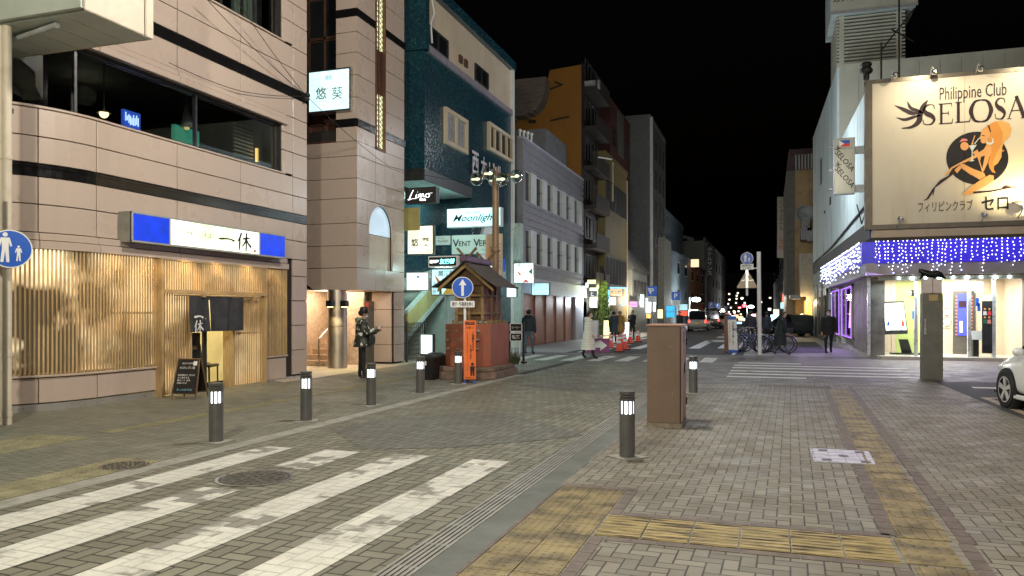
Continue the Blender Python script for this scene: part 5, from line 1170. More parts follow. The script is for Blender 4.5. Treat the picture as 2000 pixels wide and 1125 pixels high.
for px, py0, py1 in ((1604, 310, 360), (1622, 385, 400), (1611, 412, 417)):
    r_ = ray(px, py0); yy = (3.5 + .0181 * 30.1) / (r_.x / r_.y + .0181); D = yy / r_.y; z0 = CAMZ + (HY - py1) / FPX * D; z1 = CAMZ + (HY - py0) / FPX * D; x = SX(yy)
    b.box(x - .03, x + .02, yy - .35, yy + .35, z0, z1)
b.build('window', M_['dark'], B5)
b = MB(); b.tube([(SX(31) - .05, 31, 5.6), (SX(44) - .05, 44, 5.1), (SX(57) - .05, 57, 5.0)], .05, 5); b.tube([(SX(30.6) - .04, 30.6, 9.8), (SX(30.6) - .04, 30.6, 4.7)], .04, 5); b.tube([(SX(31.5) - .3, 31.5, 5.7), (SX(31.8) - .1, 31.8, 5.0), (SX(31) - .05, 31, 5.4)], .025, 5); b.build('cable', M_['dark'], B5)
# rooftop louvre tower and sign box
b = MB(); a0 = onY(1634, 128, 43.2); a1 = onY(1768, 128, 43.2); b.box(a0.x + .15, a1.x - .2, 43.4, 47, 13.9, 17.0); b.build('roof_tower', mat('louvre_core', (.14, .17, .17), .7), B5)
b = MB()
for k in range(17): b.box(a0.x, a1.x, 43.2, 43.34, 13.98 + k * .18, 14.07 + k * .18)
for k in range(17): b.box(a0.x, a0.x + .08, 43.34, 47, 13.98 + k * .18, 14.07 + k * .18)
for x in (a0.x + .12, a1.x - .42): b.box(x, x + .25, 43.17, 43.4, 13.9, 17.0)
b.build('louvre', M_['panelw'], B5)
RS = thing('rooftop_sign', 'big cream rooftop sign box of bold black camera shop lettering above the louvre tower', 'sign', (6.3, 44.5, 17.0)); c0 = onY(1624, 34, 42.8); c1 = onY(1790, 10, 42.8)
b = MB(); b.box(c0.x, c1.x, 42.8, 47.2, 17.02, 20.2); b.build('housing', M_['bluewall'], RS); b = MB(); b.box(c0.x - .05, c1.x + .05, 42.72, 42.8, 17.0, 20.2); b.build('sign_face', M_['panelw'], RS)
b = MB(); b.box(c0.x - .06, c1.x + .06, 42.69, 42.74, 16.98, 17.1); b.build('frame', M_['grey'], RS)
MR = frame(((c0.x + c1.x) / 2, 42.72, 18.2), *FY); text('カメラの', MR, 1.5, .6, INK, RS, dx=-1.15, dy=-.45, bold=.03); text('あいばた', MR, 2.2, 1.3, INK, RS, dx=1.0, dy=-.05, bold=.04, keep=False)
b = MB()
for px, h_ in ((1721, 11.6), (1756, 13.2)): q = onY(px, 150, 31.2); b.tube([(q.x, 31.2, 9.9), (q.x, 31.2, h_)], .035, 6)
q = onY(1756, 120, 31.2); b.tube([(q.x - .6, 31.2, 11.3), (q.x + .5, 31.1, 12.7)], .03, 5); b.tube([(q.x - .3, 31.0, 12.0), (q.x + .5, 31.4, 11.6)], .03, 5); b.build('antenna', M_['dark'], B5)
b = MB(); q = onY(1692, 150, 30.0); b.lathe([(.1, 0), (.1, .18), (.2, .25), (.22, .35), (.15, .45), (.2, .55), (.12, .62)], (q.x, 30.0, 9.95), 10); b.build('siren', M_['dark'], B5)
# billboard
YB_ = 29.72
BB = thing('billboard', 'large cream club billboard reading Philippine Club SELOSA with a drinking lady emblem', 'billboard', (8.5, 29.8, 4.7))
k0 = onY(1703, 164, YB_); k1 = onY(1703, 440, YB_); zt, zb_ = k0.z, k1.z; xr = 13.2
M_['bbface'] = mat('billboard_face', (.72, .65, .52), .5, var=.05, scale=.5, dirt=((.5, .40, .26), 1.0, .3, (1, 1, .2)))
b = MB(); b.box(k0.x, xr, YB_, YB_ + .1, zb_, zt); b.build('face', M_['bbface'], BB)
b = MB(); b.box(k0.x - .22, k0.x, YB_ - .08, 30.0, zb_ - .16, zt + .1); b.box(k0.x - .22, xr, YB_ - .1, YB_ + .14, zb_ - .16, zb_); b.box(k0.x - .22, xr, YB_ - .02, 30.05, zt, zt + .14)
b.build('frame', mat('billboard_frame', (.16, .14, .11), .4, .5), BB)
b = MB(); q = onY(1884, 300, YB_); b.box(q.x - .012, q.x + .012, YB_ - .006, YB_, zb_, zt)
for px in (1744, 1771, 1803, 1848): q = onY(px, 400, YB_); b.box(q.x - .006, q.x + .006, YB_ - .004, YB_, zb_, zb_ + .55)
b.build('joint', M_['creamw'], BB)
def bq(px, py): p = onY(px, py, YB_); return (p.x, p.z)
MBB = Matrix(((1, 0, 0, 0), (0, 0, -1, YB_), (0, 1, 0, 0), (0, 0, 0, 1)))
def bbtext(s, px0, py0, px1, py1, **k):
    (x0, z1), (x1, z0) = bq(px0, py0), bq(px1, py1); return text(s, frame(((x0 + x1) / 2, YB_, (z0 + z1) / 2), *FY), x1 - x0, abs(z1 - z0), k.pop('m', INK), BB, keep=False, dz=.012, **k)
def bbst(sts, px0, py0, px1, py1, m=None):
    (x0, z1), (x1, z0) = bq(px0, py0), bq(px1, py1); return strokes(sts, frame(((x0 + x1) / 2, YB_, (z0 + z1) / 2), *FY), x1 - x0, abs(z1 - z0), m or INK, BB, dz=.012)
M_['maroon'] = mat('maroon_ink', (.025, .008, .014), .5)
LS = [[(.86, .76, .05), (.80, .93, .05), (.55, .985, .04), (.28, .93, .11), (.14, .74, .2), (.30, .57, .24), (.66, .43, .24), (.84, .25, .2), (.68, .06, .10), (.4, .015, .04), (.12, .08, .05), (.06, .27, .06)]]
LE = [[(.22, 0, .17), (.22, 1, .17)], [(.05, .98, .045), (.92, .98, .045)], [(.22, .52, .045), (.72, .52, .045)], [(.05, .02, .045), (.96, .02, .045)], [(.90, 1, .05), (.93, .80, .03)], [(.93, 0, .06), (1, .24, .03)], [(.70, .62, .04), (.72, .42, .04)]]
LL = [[(.24, 0, .18), (.24, 1, .18)], [(.05, .98, .045), (.45, .98, .045)], [(.05, .02, .045), (.92, .02, .045)], [(.9, 0, .06), (1, .25, .03)]]
LO = [[(.5, .98, .05), (.24, .90, .11), (.09, .5, .17), (.24, .10, .11), (.5, .02, .05)], [(.5, .98, .05), (.76, .90, .11), (.91, .5, .17), (.76, .10, .11), (.5, .02, .05)]]
LA = [[(.10, .02, .05), (.50, 1, .06)], [(.47, 1, .16), (.86, .02, .19)], [(.26, .36, .04), (.70, .36, .04)], [(0, .015, .03), (.24, .015, .03)], [(.68, .015, .03), (1, .015, .03)]]
for L_, q in ((LS, (1801, 205, 1829, 243)), (LE, (1832, 203, 1861, 241)), (LL, (1864, 200, 1896, 238)), (LO, (1892, 196, 1940, 237)), (LS, (1942, 192, 1966, 232)), (LA, (1966, 189, 2006, 230))): bbst(L_, *q, m=M_['maroon'])
WING = [[(0, .88, .02), (.25, .72, .12), (.5, .55, .14), (.72, .52, .05)], [(.38, 1, .02), (.48, .75, .10), (.68, .62, .12), (.85, .52, .05)], [(.05, .42, .02), (.3, .32, .10), (.6, .40, .10), (.8, .45, .04)], [(.2, .0, .03), (.5, .02, .10), (.72, .2, .17), (.78, .5, .16), (.88, .8, .14), (1, .98, .03)]]
bbst(WING, 1748, 200, 1812, 247, M_['maroon'])
bbtext('Philippine Club', 1835, 171, 1966, 194, m=M_['maroon']); bbtext('フィリピンクラブ', 1793, 394, 1900, 411); bbtext('セローサ', 1917, 384, 2030, 408, bold=.02)
zz_ = lambda P: [bq(1780 + x / 5.36, 210 + y / 5.36) for x, y in P]
M_['lhair'] = mat('print_orange', (.72, .30, .06), .5, var=.04); M_['lhair2'] = mat('print_light_orange', (.78, .42, .12), .5, var=.04); M_['lskin'] = mat('print_skin', (.80, .40, .14), .5, var=.04)
def fl(P, m, dz): flatpoly([zz_(p) for p in P], MBB, m, BB, dz)
fl([circ(690, 530, 326, 40, 277)], INK, .006)
fl([[(735, 240), (800, 185), (870, 150), (945, 135), (1020, 165), (1047, 225), (1030, 300), (968, 360), (948, 430), (960, 452), (975, 440), (970, 460), (945, 462), (942, 520), (905, 585), (865, 615), (862, 650), (885, 688), (845, 676), (815, 630), (803, 580), (822, 520), (800, 440), (790, 400), (740, 300)]], M_['lhair'], .010)
fl([[(900, 150), (945, 135), (1020, 165), (1047, 225), (1030, 300), (968, 360), (948, 430), (942, 520), (905, 585), (862, 610), (850, 570), (900, 460), (950, 370), (955, 260)]], M_['lhair2'], .014)
fl([[(735, 245), (790, 215), (820, 270), (820, 330), (790, 372), (742, 376), (722, 356), (728, 338), (706, 325), (722, 296)]], M_['lskin'], .018)
fl([[(795, 185), (815, 190), (832, 250), (826, 262), (812, 225)]], INK, .020); fl([[(725, 292), (755, 290), (770, 300), (750, 300)]], M_['maroon'], .021)
fl([[(790, 385), (835, 400), (838, 470), (815, 520), (800, 575), (760, 660), (742, 690), (724, 620), (690, 520), (735, 470)]], M_['lskin'], .014); fl([[(730, 515), (768, 505), (742, 640), (718, 560)]], INK, .017)
fl([[(770, 430), (780, 470), (640, 545), (520, 590), (430, 640), (395, 690), (340, 712), (380, 670), (415, 628), (530, 565), (640, 510)]], M_['lskin'], .016); fl([[(640, 470), (690, 440), (712, 490), (690, 500), (650, 490)]], M_['lskin'], .018)
fl([[(505, 590), (545, 590), (640, 640), (760, 685), (775, 720), (715, 755), (600, 690), (530, 640)], [(450, 655), (505, 605), (530, 625), (478, 690)]], M_['lskin'], .015)
fl([[(760, 735), (820, 705), (862, 715), (860, 765), (760, 830), (645, 885), (636, 910), (532, 920), (560, 880), (640, 815)]], M_['lskin'], .019)
fl([[(420, 650), (448, 660), (430, 705), (350, 765), (248, 840), (240, 875), (228, 925), (222, 925), (226, 885), (185, 950), (160, 968), (122, 976), (160, 950), (215, 860), (300, 760), (385, 715)]], M_['maroon'], .012)
fl([[(645, 880), (830, 870), (945, 850), (960, 825), (1050, 808), (985, 828), (1080, 828), (1115, 852), (1060, 838), (960, 858), (840, 882), (645, 902)]], M_['maroon'], .013)
M_['pink'] = mat('print_pink', (.75, .25, .22), .5); M_['pale'] = mat('print_pale', (.65, .72, .70), .5)
fl([circ(555, 405, 44, 20)], M_['lskin'], .016); fl([[(500, 365), (530, 325), (580, 330), (590, 350), (540, 355)]], M_['pink'], .018)
fl([[(600, 400), (685, 390), (640, 455), (640, 545), (660, 558), (605, 568), (628, 545), (630, 455)]], M_['pale'], .020); fl([[(655, 380), (705, 318), (712, 324), (664, 385)]], M_['pale'], .021); fl([[(625, 390), (645, 330), (660, 290), (668, 296), (650, 345), (645, 392)]], M_['lskin'], .019)
fl([[p for p in circ(820, 352, 40, 24)]], M_['pale'], .022); fl([circ(818, 342, 29, 20)], M_['lhair'], .024)
# billboard flood lamps
for k, (px, py, top) in enumerate(((1742, 150, 1), (1818, 144, 1), (1908, 138, 1), (1752, 428, 0), (1914, 420, 0), (1990, 405, 0))):
    q = onY(px, py, YB_ - .15); wrd = ('above the billboard, ' if top else 'below the billboard, ') + (('leftmost of three', 'middle of three', 'rightmost of three')[k % 3])
    o = thing('flood_lamp', 'small arm flood lamp ' + wrd, 'lamp', q, 0, 'billboard flood lamps')
    b = MB(); b.tube([(q.x, YB_ + (.0 if top else -.04), q.z + (-.05 if top else -.35)), (q.x + .03, YB_ - .25, q.z + (.2 if top else -.2)), (q.x + .08, YB_ - .45, q.z)], .022, 6); b.build('arm', M_['grey'], o)
    b = MB(); b.lathe([(.04, .0), (.09, .05), (.10, .16)], (q.x + .08, YB_ - .45, q.z), 12, 'Y'); b.build('lamp_head', M_['steel'], o)
lamp('flood_light', 'SPOT', (onY(1990, 405, YB_).x + .15, YB_ - .55, 5.15), 330, (1, .80, .40), .06, spot=160, look=(8.0, YB_, 5.8), blend=.8)
lamp('flood_light', 'SPOT', (5.2, YB_ - 1.6, 10.3), 330, (1, .86, .60), .1, spot=150, look=(5.4, YB_, 6.8), blend=.9)
lamp('flood_light', 'SPOT', (8.4, YB_ - 1.6, 10.3), 280, (1, .86, .60), .1, spot=150, look=(8.4, YB_, 6.8), blend=.9)
# side banner sign
lamp('banner_light', 'POINT', (2.2, 29.9, 6.6), 32, (1, .93, .8), .1)
sgn = thing('club_banner_sign', 'narrow vertical cream sign of slanting SELOSA writing and a small flag beside the billboard', 'sign', (2.7, 31.2, 6.2)); YS = 31.0
s0, s1 = onY(1629, 380, YS), onY(1670, 268, YS); b = MB(); b.box(s0.x, s1.x, YS, YS + .22, s0.z, s1.z); b.build('housing', M_['grey'], sgn); b = MB(); b.box(s0.x + .03, s1.x - .03, YS - .012, YS, s0.z + .04, s1.z - .03); b.build('sign_face', M_['panelw'], sgn)
b = MB()
for py in (293, 368): q = onY(1680, py, YS + .1); b.box(s1.x, SX(31), YS + .06, YS + .14, q.z - .14, q.z + .14)
b.build('bracket', M_['grey'], sgn); b = MB()
for py in (286, 332, 370): q = onY(1626, py, YS); b.ball((q.x - .06, YS, q.z), .06, 8, 6, (1.6, 1, 1))
b.build('lamp_head', M_['grey'], sgn)
w_ = s1.x - s0.x; h_ = s1.z - s0.z; MS2 = frame(((s0.x + s1.x) / 2, YS - .012, (s0.z + s1.z) / 2), *FY)
fx, fy_ = -.0, h_ * .40; fw_, fh_ = w_ * .5, h_ * .055
flatpoly([[(-fw_ / 2, fy_), (fw_ / 2, fy_), (fw_ / 2, fy_ + fh_), (-fw_ / 2, fy_ + fh_)]], MS2, M_['blue'], sgn, .004, 'flag'); flatpoly([[(-fw_ / 2, fy_ - fh_), (fw_ / 2, fy_ - fh_), (fw_ / 2, fy_), (-fw_ / 2, fy_)]], MS2, M_['red'], sgn, .004, 'flag'); flatpoly([[(-fw_ / 2, fy_ - fh_), (-fw_ / 2 + .17, fy_), (-fw_ / 2, fy_ + fh_)]], MS2, M_['signwhite'], sgn, .007, 'flag')
text('PHILIPPINE CLUB', MS2, w_ * .75, .06, INK, sgn, dy=h_ * .315)
for dy in (.09, -.20): text('SELOSA', MS2, 1.05, .2, INK, sgn, dx=.02, dy=h_ * dy, rot=R(-52), bold=.012); strokes(WING, MS2, .2, .2, INK, sgn, dx=-w_ * .33, dy=h_ * dy + .5, rot=R(-52))
# soffit band under the billboard
b = MB(); b.box(SX(30), 14, 29.75, 30.1, 4.28, 4.6)
for k in range(12): pass
b.build('lintel', M_['creamw'], B5)
b = MB(); b.prism([(SX(29.6) - .3, 29.3, 4.10), (14, 29.3, 4.10), (14, 29.75, 4.27), (SX(30) - .05, 29.75, 4.27)], (0, 0, .01)); b.prism([(SX(30.1), 30.1, 4.28), (SX(57) , 57, 4.28), (SX(57) - .06, 57, 4.9), (SX(30.1) - .06, 30.1, 4.9)], (-.02, 0, 0)); b.build('dark_soffit', M_['dark'], B5)
# blue lit fascia with icicle lights
M_['bluefas'] = glow('blue_lit_fascia', (.035, .012, .80), 1.0, .55, .55, base=(.03, .03, .15))  # emission stands in for blue LED light falling on the fascia
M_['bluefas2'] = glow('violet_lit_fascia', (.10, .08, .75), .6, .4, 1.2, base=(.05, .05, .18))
cX = 3.15; Yf = 29.25; ch = .45
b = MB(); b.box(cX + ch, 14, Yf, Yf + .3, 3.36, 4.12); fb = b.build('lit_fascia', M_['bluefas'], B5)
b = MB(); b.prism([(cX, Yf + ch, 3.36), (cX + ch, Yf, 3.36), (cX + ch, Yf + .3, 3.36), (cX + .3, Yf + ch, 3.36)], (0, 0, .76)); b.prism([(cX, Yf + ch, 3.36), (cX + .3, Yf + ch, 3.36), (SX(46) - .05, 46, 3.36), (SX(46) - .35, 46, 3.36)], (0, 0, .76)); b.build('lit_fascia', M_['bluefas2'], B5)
M_['lowfas'] = mat('lower_fascia', (.36, .33, .36), .4, .3, var=.1); b = MB(); b.prism([(cX + .1, Yf + .1, 2.95), (14, Yf + .1, 2.95), (14, 30.1, 2.95), (SX(46), 46, 2.95), (SX(46) - .25, 46, 2.95), (cX + .08, Yf + .55, 2.95)], (0, 0, .41)); b.build('lower_fascia', M_['lowfas'], B5)
bulbs = [glow('string_bulb_cool', (.62, .70, 1), 4.5, 0), glow('string_bulb_warm', (1, .85, .78), 4, 0), M_['dark']]
def bulb(b, p, r=.021): b.add([p + Vector(q) * r for q in ((1, 0, 0), (-1, 0, 0), (0, 1, 0), (0, -1, 0), (0, 0, 1.3), (0, 0, -1.3))], [(0, 2, 4), (2, 1, 4), (1, 3, 4), (3, 0, 4), (2, 0, 5), (1, 2, 5), (3, 1, 5), (0, 3, 5)])
il = thing('icicle_lights', 'sparse strands of white icicle lights hanging across the blue fascia above the club entrance', 'string lights', (6, Yf - .05, 3.2))
b = MB(); b.tube([(cX + x * .25, Yf - .04 + .0 * x, 4.16 + .02 * math.sin(x)) for x in range(44)], .008, 4); b.build('cable', M_['dark'], il)
x = cX + .4; k = 0
while x < 13.8:
    b = MB(); L_ = rnd.choice((5, 6, 7, 8, 10)); b.k = 2; b.tube([(x, Yf - .035, 4.15), (x, Yf - .035, 4.12 - .125 * L_)], .004, 3); z = 4.1
    for j in range(L_): b.k = 1 if rnd.random() < .35 else 0; bulb(b, Vector((x + rnd.uniform(-.03, .03), Yf - .035, z)), .016 + .008 * rnd.random()); z -= rnd.uniform(.09, .15)
    if k < 75: b.build('light_strand', bulbs, il)
    x += rnd.uniform(.10, .19); k += 1
il = thing('icicle_lights', 'dense glittering curtain of white icicle lights along the side fascia of the corner building', 'string lights', (2.9, 38, 3.2))
y = Yf + .5; k = 0
while y < 46 and k < 98:
    b = MB(); xx = (cX - .035) + (SX(46) - .35 - cX) * (y - Yf - .5) / (46 - Yf - .5); z = 4.1; b.k = 2; b.tube([(xx, y, 4.15), (xx, y, 3.0)], .004, 3)
    for j in range(rnd.choice((4, 5, 6))): b.k = 1 if rnd.random() < .15 else 0; bulb(b, Vector((xx - rnd.uniform(0, .05), y + rnd.uniform(-.05, .05), z)), .027); z -= rnd.uniform(.13, .24)
    b.build('light_strand', bulbs, il); y += .29; k += 1
# entrance, glass corner, shop windows
M_['sill'] = mat('pale_step_stone', (.50, .48, .42), .3, var=.12, scale=1.5)
b = MB(); b.prism([(SX(31) - .15, 31.2, 0), (3.75, 29.5, 0), (14, 29.5, 0), (14, 33, 0), (SX(33) - .15, 46, 0), (SX(46) - .15, 46, 0)], (0, 0, .12)); b.build('step', M_['sill'], B5)
M_['warmwall'] = mat('entrance_wall', (.66, .57, .44), .55, var=.06, scale=1); M_['lime'] = mat('lime_wall', (.50, .62, .22), .55, var=.15, scale=.8); M_['mirror'] = mat('polished_metal', (.75, .78, .78), .12, 1, var=.05)
YI = 32.2
b = MB(); b.box(SX(31), 3.7 + .75, YI + .02, YI + .1, .12, 2.95); b.box(4.45, 6.0, YI, YI + .1, .12, 2.95); b.box(6.0, 8.2, YI - .3, YI - .2, .12, 2.95); b.box(8.1, 8.2, 29.9, YI, .12, 2.95); b.box(SX(31), 8.2, 29.6, YI, 2.9, 2.95); b.build('entrance_wall', M_['warmwall'], B5)
b = MB(); b.box(4.6, 5.5, YI - .012, YI, .12, 2.8); b.box(6.05, 6.45, YI - .315, YI - .3, 1.9, 2.85); b.build('lime_panel', M_['lime'], B5)
b = MB()
for px in (1697, 1789, 1893, 1941): q = onY(px, 600, 29.9); b.box(q.x - .05, q.x + .05, 29.85, 29.98, .12, 2.95)
b.box(3.7, 8.2, 29.8, 30.0, 2.78, 2.95); b.build('glass_frame', mat('pale_aluminium', (.60, .63, .63), .3, .4), B5)
b = MB(); q0, q1 = onY(1700, 600, 29.9), onY(1788, 600, 29.9); b.box(q0.x, q1.x, 29.91, 29.925, .12, 2.78); b.build('glass_pane', M_['clear'], B5); b = MB(); q0, q1 = onY(1895, 600, 29.9), onY(1940, 600, 29.9); b.box(q0.x, q1.x, 29.91, 29.925, .12, 2.78); b.build('glass_pane', M_['clear'], B5)
M_['cool'] = glow('cool_downlight', (.75, .95, 1), 14, 0)
b = MB()
for k in range(9):
    x = 4.35 + k * .42; b.ball((x, 29.78, 2.84), .042 + .02 * (k % 2), 8, 6)
b.build('downlight', M_['cool'], B5)
lamp('entrance_light', 'AREA', (5.6, 31.0, 2.86), 230, (1, .93, .80), size=3.2, sizey=1.4, look=(5.6, 31.0, 0)); lamp('entrance_light', 'AREA', (5.8, 29.6, 2.8), 110, (.8, .93, 1), size=4, sizey=.3, look=(5.8, 29.0, 0)); lamp('fascia_spill', 'AREA', (5.5, 28.95, 3.0), 60, (.55, .35, 1), size=5, sizey=.3, look=(5.0, 26.5, 0))
M_['violetdoor'] = glow('violet_lit_door', (.07, .09, .95), 1.0, .2, 1)
q0, q1 = onY(1861, 688, YI - .3), onY(1905, 568, YI - .3); b = MB(); b.box(q0.x, q1.x, YI - .34, YI - .31, .12, q1.z); d_ = b.build('door', M_['dgrey'], B5)
q0, q1 = onY(1870, 655, YI - .36), onY(1895, 574, YI - .36); b = MB(); b.box(q0.x, q1.x, YI - .37, YI - .34, q0.z, q1.z); b.build('door_panel', M_['violetdoor'], d_)
b = MB()
for k in range(12):
    for s in (q0.x - .06, q1.x + .02): b.box(s, s + .05, YI - .375, YI - .345, q0.z + k * (q1.z - q0.z) / 12, q0.z + (k + .5) * (q1.z - q0.z) / 12)
b.build('striped_rim', M_['pink'], d_); q = onY(1880, 594, YI - .38); b = MB(); b.box(q.x - .12, q.x + .12, YI - .385, YI - .37, q.z - .12, q.z + .12); b.build('notice', M_['maroon'], d_)
q = onY(1877, 638, YI - .38); b = MB(); b.box(q.x - .045, q.x + .045, YI - .42, YI - .37, q.z - .22, q.z + .2); b.build('handle', M_['signwhite'], d_)
# purple wall right of the entrance
M_['purple'] = mat('dark_purple_tile', (.06, .02, .085), .3, var=.2, isl=.4); b = MB()
for i in range(11):
    for j in range(5): b.box(8.25 + i * .53, 8.25 + i * .53 + .515, 29.62, 29.72, .12 + j * .56, .12 + j * .56 + .548)
b.build('purple_cladding', M_['purple'], B5); b = MB(); b.box(8.2, 14, 29.72, 30.1, 0, 2.95); b.build('purple_backing', M_['dark'], B5)
# posters, notices, furniture of the entrance
def poster(name, label, px0, py0, px1, py1, Y, m, kids_=(), cat='poster'):
    a, c_ = onY(px0, py1, Y), onY(px1, py0, Y); o = thing(name, label, cat, ((a.x + c_.x) / 2, Y, a.z)); b = MB(); b.box(a.x, c_.x, Y, Y + .02, a.z, c_.z); b.build('sheet', m, o)
    W_, H_ = c_.x - a.x, c_.z - a.z; M = frame(((a.x + c_.x) / 2, Y, (a.z + c_.z) / 2), *FY)
    for x0, y0, x1, y1, mm in kids_: flatpoly([[(x0 * W_, y0 * H_), (x1 * W_, y0 * H_), (x1 * W_, y1 * H_), (x0 * W_, y1 * H_)]], M, mm, o, .003, 'print')
    return o, M, W_, H_
poster('poster', 'white notice with two blue grey squares high on the entrance glass', 1904, 550, 1920, 572, 29.88, M_['pale'], ((-.4, .1, -.1, .4, M_['grey']), (-.4, -.35, -.1, -.05, M_['grey'])))
o, M, W_, H_ = poster('poster', 'small white strip with red writing above the photo poster', 1920, 577, 1936, 586, 29.88, M_['signwhite']); text('Selosa', M, W_ * .7, H_ * .6, M_['red'], o, shear=.3)
o, M, W_, H_ = poster('photo_poster', 'dark poster of four smiling women in red and green by the entrance', 1918, 588, 1938, 690, 29.87, M_['dark'], ((-.45, -.49, .45, -.33, M_['black']),))
for x, y, cl in ((-.22, .36, M_['signwhite']), (.22, .36, M_['red']), (-.22, .2, M_['cgreen']), (.2, .2, M_['pink'])):
    flatpoly([circ(x * W_, y * H_, W_ * .19, 14)], M, M_['hair'], o, .003, 'print'); flatpoly([circ(x * W_, y * H_ - .02, W_ * .12, 14)], M, M_['lskin'], o, .005, 'print'); flatpoly([[((x - .2) * W_, (y - .13) * H_), ((x + .2) * W_, (y - .13) * H_), ((x + .15) * W_, (y - .055) * H_), ((x - .15) * W_, (y - .055) * H_)]], M, cl, o, .004, 'print')
o, M, W_, H_ = poster('restroom_sign', 'small black and yellow sign of two white figures on the lime wall', 1777, 566, 1788, 582, YI - .03, M_['black'], ((-.5, -.5, .5, -.3, M_['cyel']),), 'sign'); flatpoly(manfig(-.07, .04, .2) + manfig(.07, .04, .2), M, M_['signwhite'], o, .006)
for k, (px, py) in enumerate(((1785, 615), (1909, 590), (1912, 600))): poster('notice', ('narrow blue notice below the restroom sign', 'blue notice on the entrance glass below the white one', 'smaller blue notice at the left edge of the photo poster')[k], px - 3, py - 8, px + 3, py + 8, YI - .03 if k == 0 else 29.88, M_['blue'], (), 'notice')
o, M, W_, H_ = poster('hanging_sign', 'line drawn panel sign of circles hanging tilted beside the violet door', 1840, 590, 1858, 640, YI - .33, M_['warmwall'], (), 'sign'); strokes([[(.5, 1, .02), (.5, .75, .02)], [(.1, .6, .03), (.3, .75, .03), (.7, .75, .03), (.9, .6, .03), (.7, .48, .03), (.3, .48, .03), (.1, .6, .03)], [(.5, .78, .03), (.5, .45, .03)], [(0, .3, .03), (.6, .42, .03), (1, .2, .03), (.4, .03, .03), (0, .3, .03)]], M, W_, H_, INK, o)
DS = thing('digital_signage', 'tilted bright screen on a black foot inside the club entrance', 'screen', onY(1745, 655, 31.0)); g = TM[DS].translation; g0 = Vector((g.x, 31.0, .12))
ti = R(14); s0, s1 = onY(1727, 650, 31.0), onY(1768, 590, 31.0); wS, hS = s1.x - s0.x, s1.z - s0.z
MD = Matrix.Translation(((s0.x + s1.x) / 2, 31.0, (s0.z + s1.z) / 2)) @ Matrix.Rotation(-ti, 4, 'X') @ Matrix.Rotation(R(7), 4, 'Z') @ Matrix.Rotation(R(-4), 4, 'Y')
b = MB(); b.obox((0, .04, 0), (wS + .08, .08, hS + .1)); b.v = [MD @ p for p in b.v]; b.build('housing', M_['black'], DS, bevel=.01)
b = MB(); b.obox((0, -.008, .03), (wS, .012, hS - .1)); b.v = [MD @ p for p in b.v]; b.build('lit_screen', glow('white_screen', (1, 1, .98), 1.1, .05), DS)
MD2 = MD @ Matrix(((1, 0, 0, 0), (0, 0, -1, -.014), (0, 1, 0, 0), (0, 0, 0, 1)))
flatpoly([[(-.3, -.3), (-.2, -.3), (-.2, -.12), (-.27, -.18)]], MD2, M_['blue'], DS, .003, 'print'); flatpoly([[(.18, -.34), (.3, -.34), (.3, -.2), (.22, -.05)]], MD2, M_['cred'], DS, .003, 'print'); text('NEWS 40', MD2, wS * .8, .08, INK, DS, dy=-hS * .42); text('SPECIAL\nPARTY', MD2, wS * .5, .24, M_['blue'], DS, dy=.16)
g0.x += .28
b = MB(); b.rings([[(g0.x - .1, 31.0, .55 + .12), (g0.x + .2, 31.0, .67), (g0.x + .2, 31.1, .67), (g0.x - .1, 31.1, .67)], [(g0.x + .02, 31.1, .14), (g0.x + .36, 31.1, .14), (g0.x + .36, 31.25, .14), (g0.x + .02, 31.25, .14)]]); b.box(g0.x - .35, g0.x + .75, 30.8, 31.4, .12, .17); b.build('foot', M_['black'], DS)
q0, q1 = onY(1894, 690, 30.2), onY(1912, 656, 30.2); o = thing('pedestal', 'small black pedestal with a white card tilted on top beside the photo poster', 'pedestal', (q0.x, 30.2, .12)); b = MB(); b.box(q0.x + .1, q1.x, 30.2, 30.5, .12, .75); b.build('body', M_['black'], o); b = MB(); b.obox((q0.x + .25, 30.15, .86), (.4, .03, .32), Matrix.Rotation(-.4, 4, 'X')); b.build('card', M_['signwhite'], o)
# side: stone pier, shop windows with neon rims
b = MB(); b.box(SX(30.5) - .02, 3.95, 30.15, 35.3, .12, 2.95)
b.build('stone_pier', mat('rough_pier_stone', (.26, .22, .19), .6, var=.35, scale=2.5, bmp=.4, dirt=((.08, .07, .07), 1.5, .8)), B5)
M_['neonp'] = glow('violet_neon', (.46, .18, 1), 1.5, 0); M_['winglow'] = glow('window_glow', (.55, .50, .42), .32, .7, 1.4)
for y0, y1 in ((35.6, 39.9), (40.4, 44.9)):
    xa = SX(y0) + .02; b = MB(); b.box(xa - .05, xa + .05, y0, y0 + .08, .5, 2.85); b.box(xa - .05, xa + .05, y1 - .08, y1, .5, 2.85); b.box(xa - .05, xa + .05, y0, y1, .45, .52); b.box(xa - .05, xa + .05, y0, y1, 2.8, 2.88); w = b.build('window', M_['mirror'], B5)
    b = MB(); b.box(xa + .02, xa + .03, y0 + .08, y1 - .08, .52, 2.8); b.build('pane', M_['clear'], w); b = MB(); b.box(xa + .7, xa + .75, y0, y1 + .2, .4, 2.9); b.build('glow_back', M_['winglow'], w)  # glowing back panel stands in for street reflections in the panes
    b = MB()
    for yy in (y0 + .05, y1 - .05): b.tube([(xa - .06, yy, .55), (xa - .06, yy, 2.75)], .015, 6)
    b.tube([(xa - .06, y0 + .05, .55), (xa - .06, y1 - .05, .55)], .015, 6); b.tube([(xa - .06, y0 + .05, 2.75), (xa - .06, y1 - .05, 2.75)], .015, 6); b.build('neon_tube', M_['neonp'], w)
b = MB(); b.box(SX(40) + .1, SX(40) + .15, 35.3, 45.2, .1, .46); b.box(SX(40), SX(40) + .6, 39.95, 40.35, .12, 2.95); b.box(SX(45), SX(45) + .1, 44.95, 45.2, .1, 3); b.build('shop_plinth', M_['mirror'], B5)
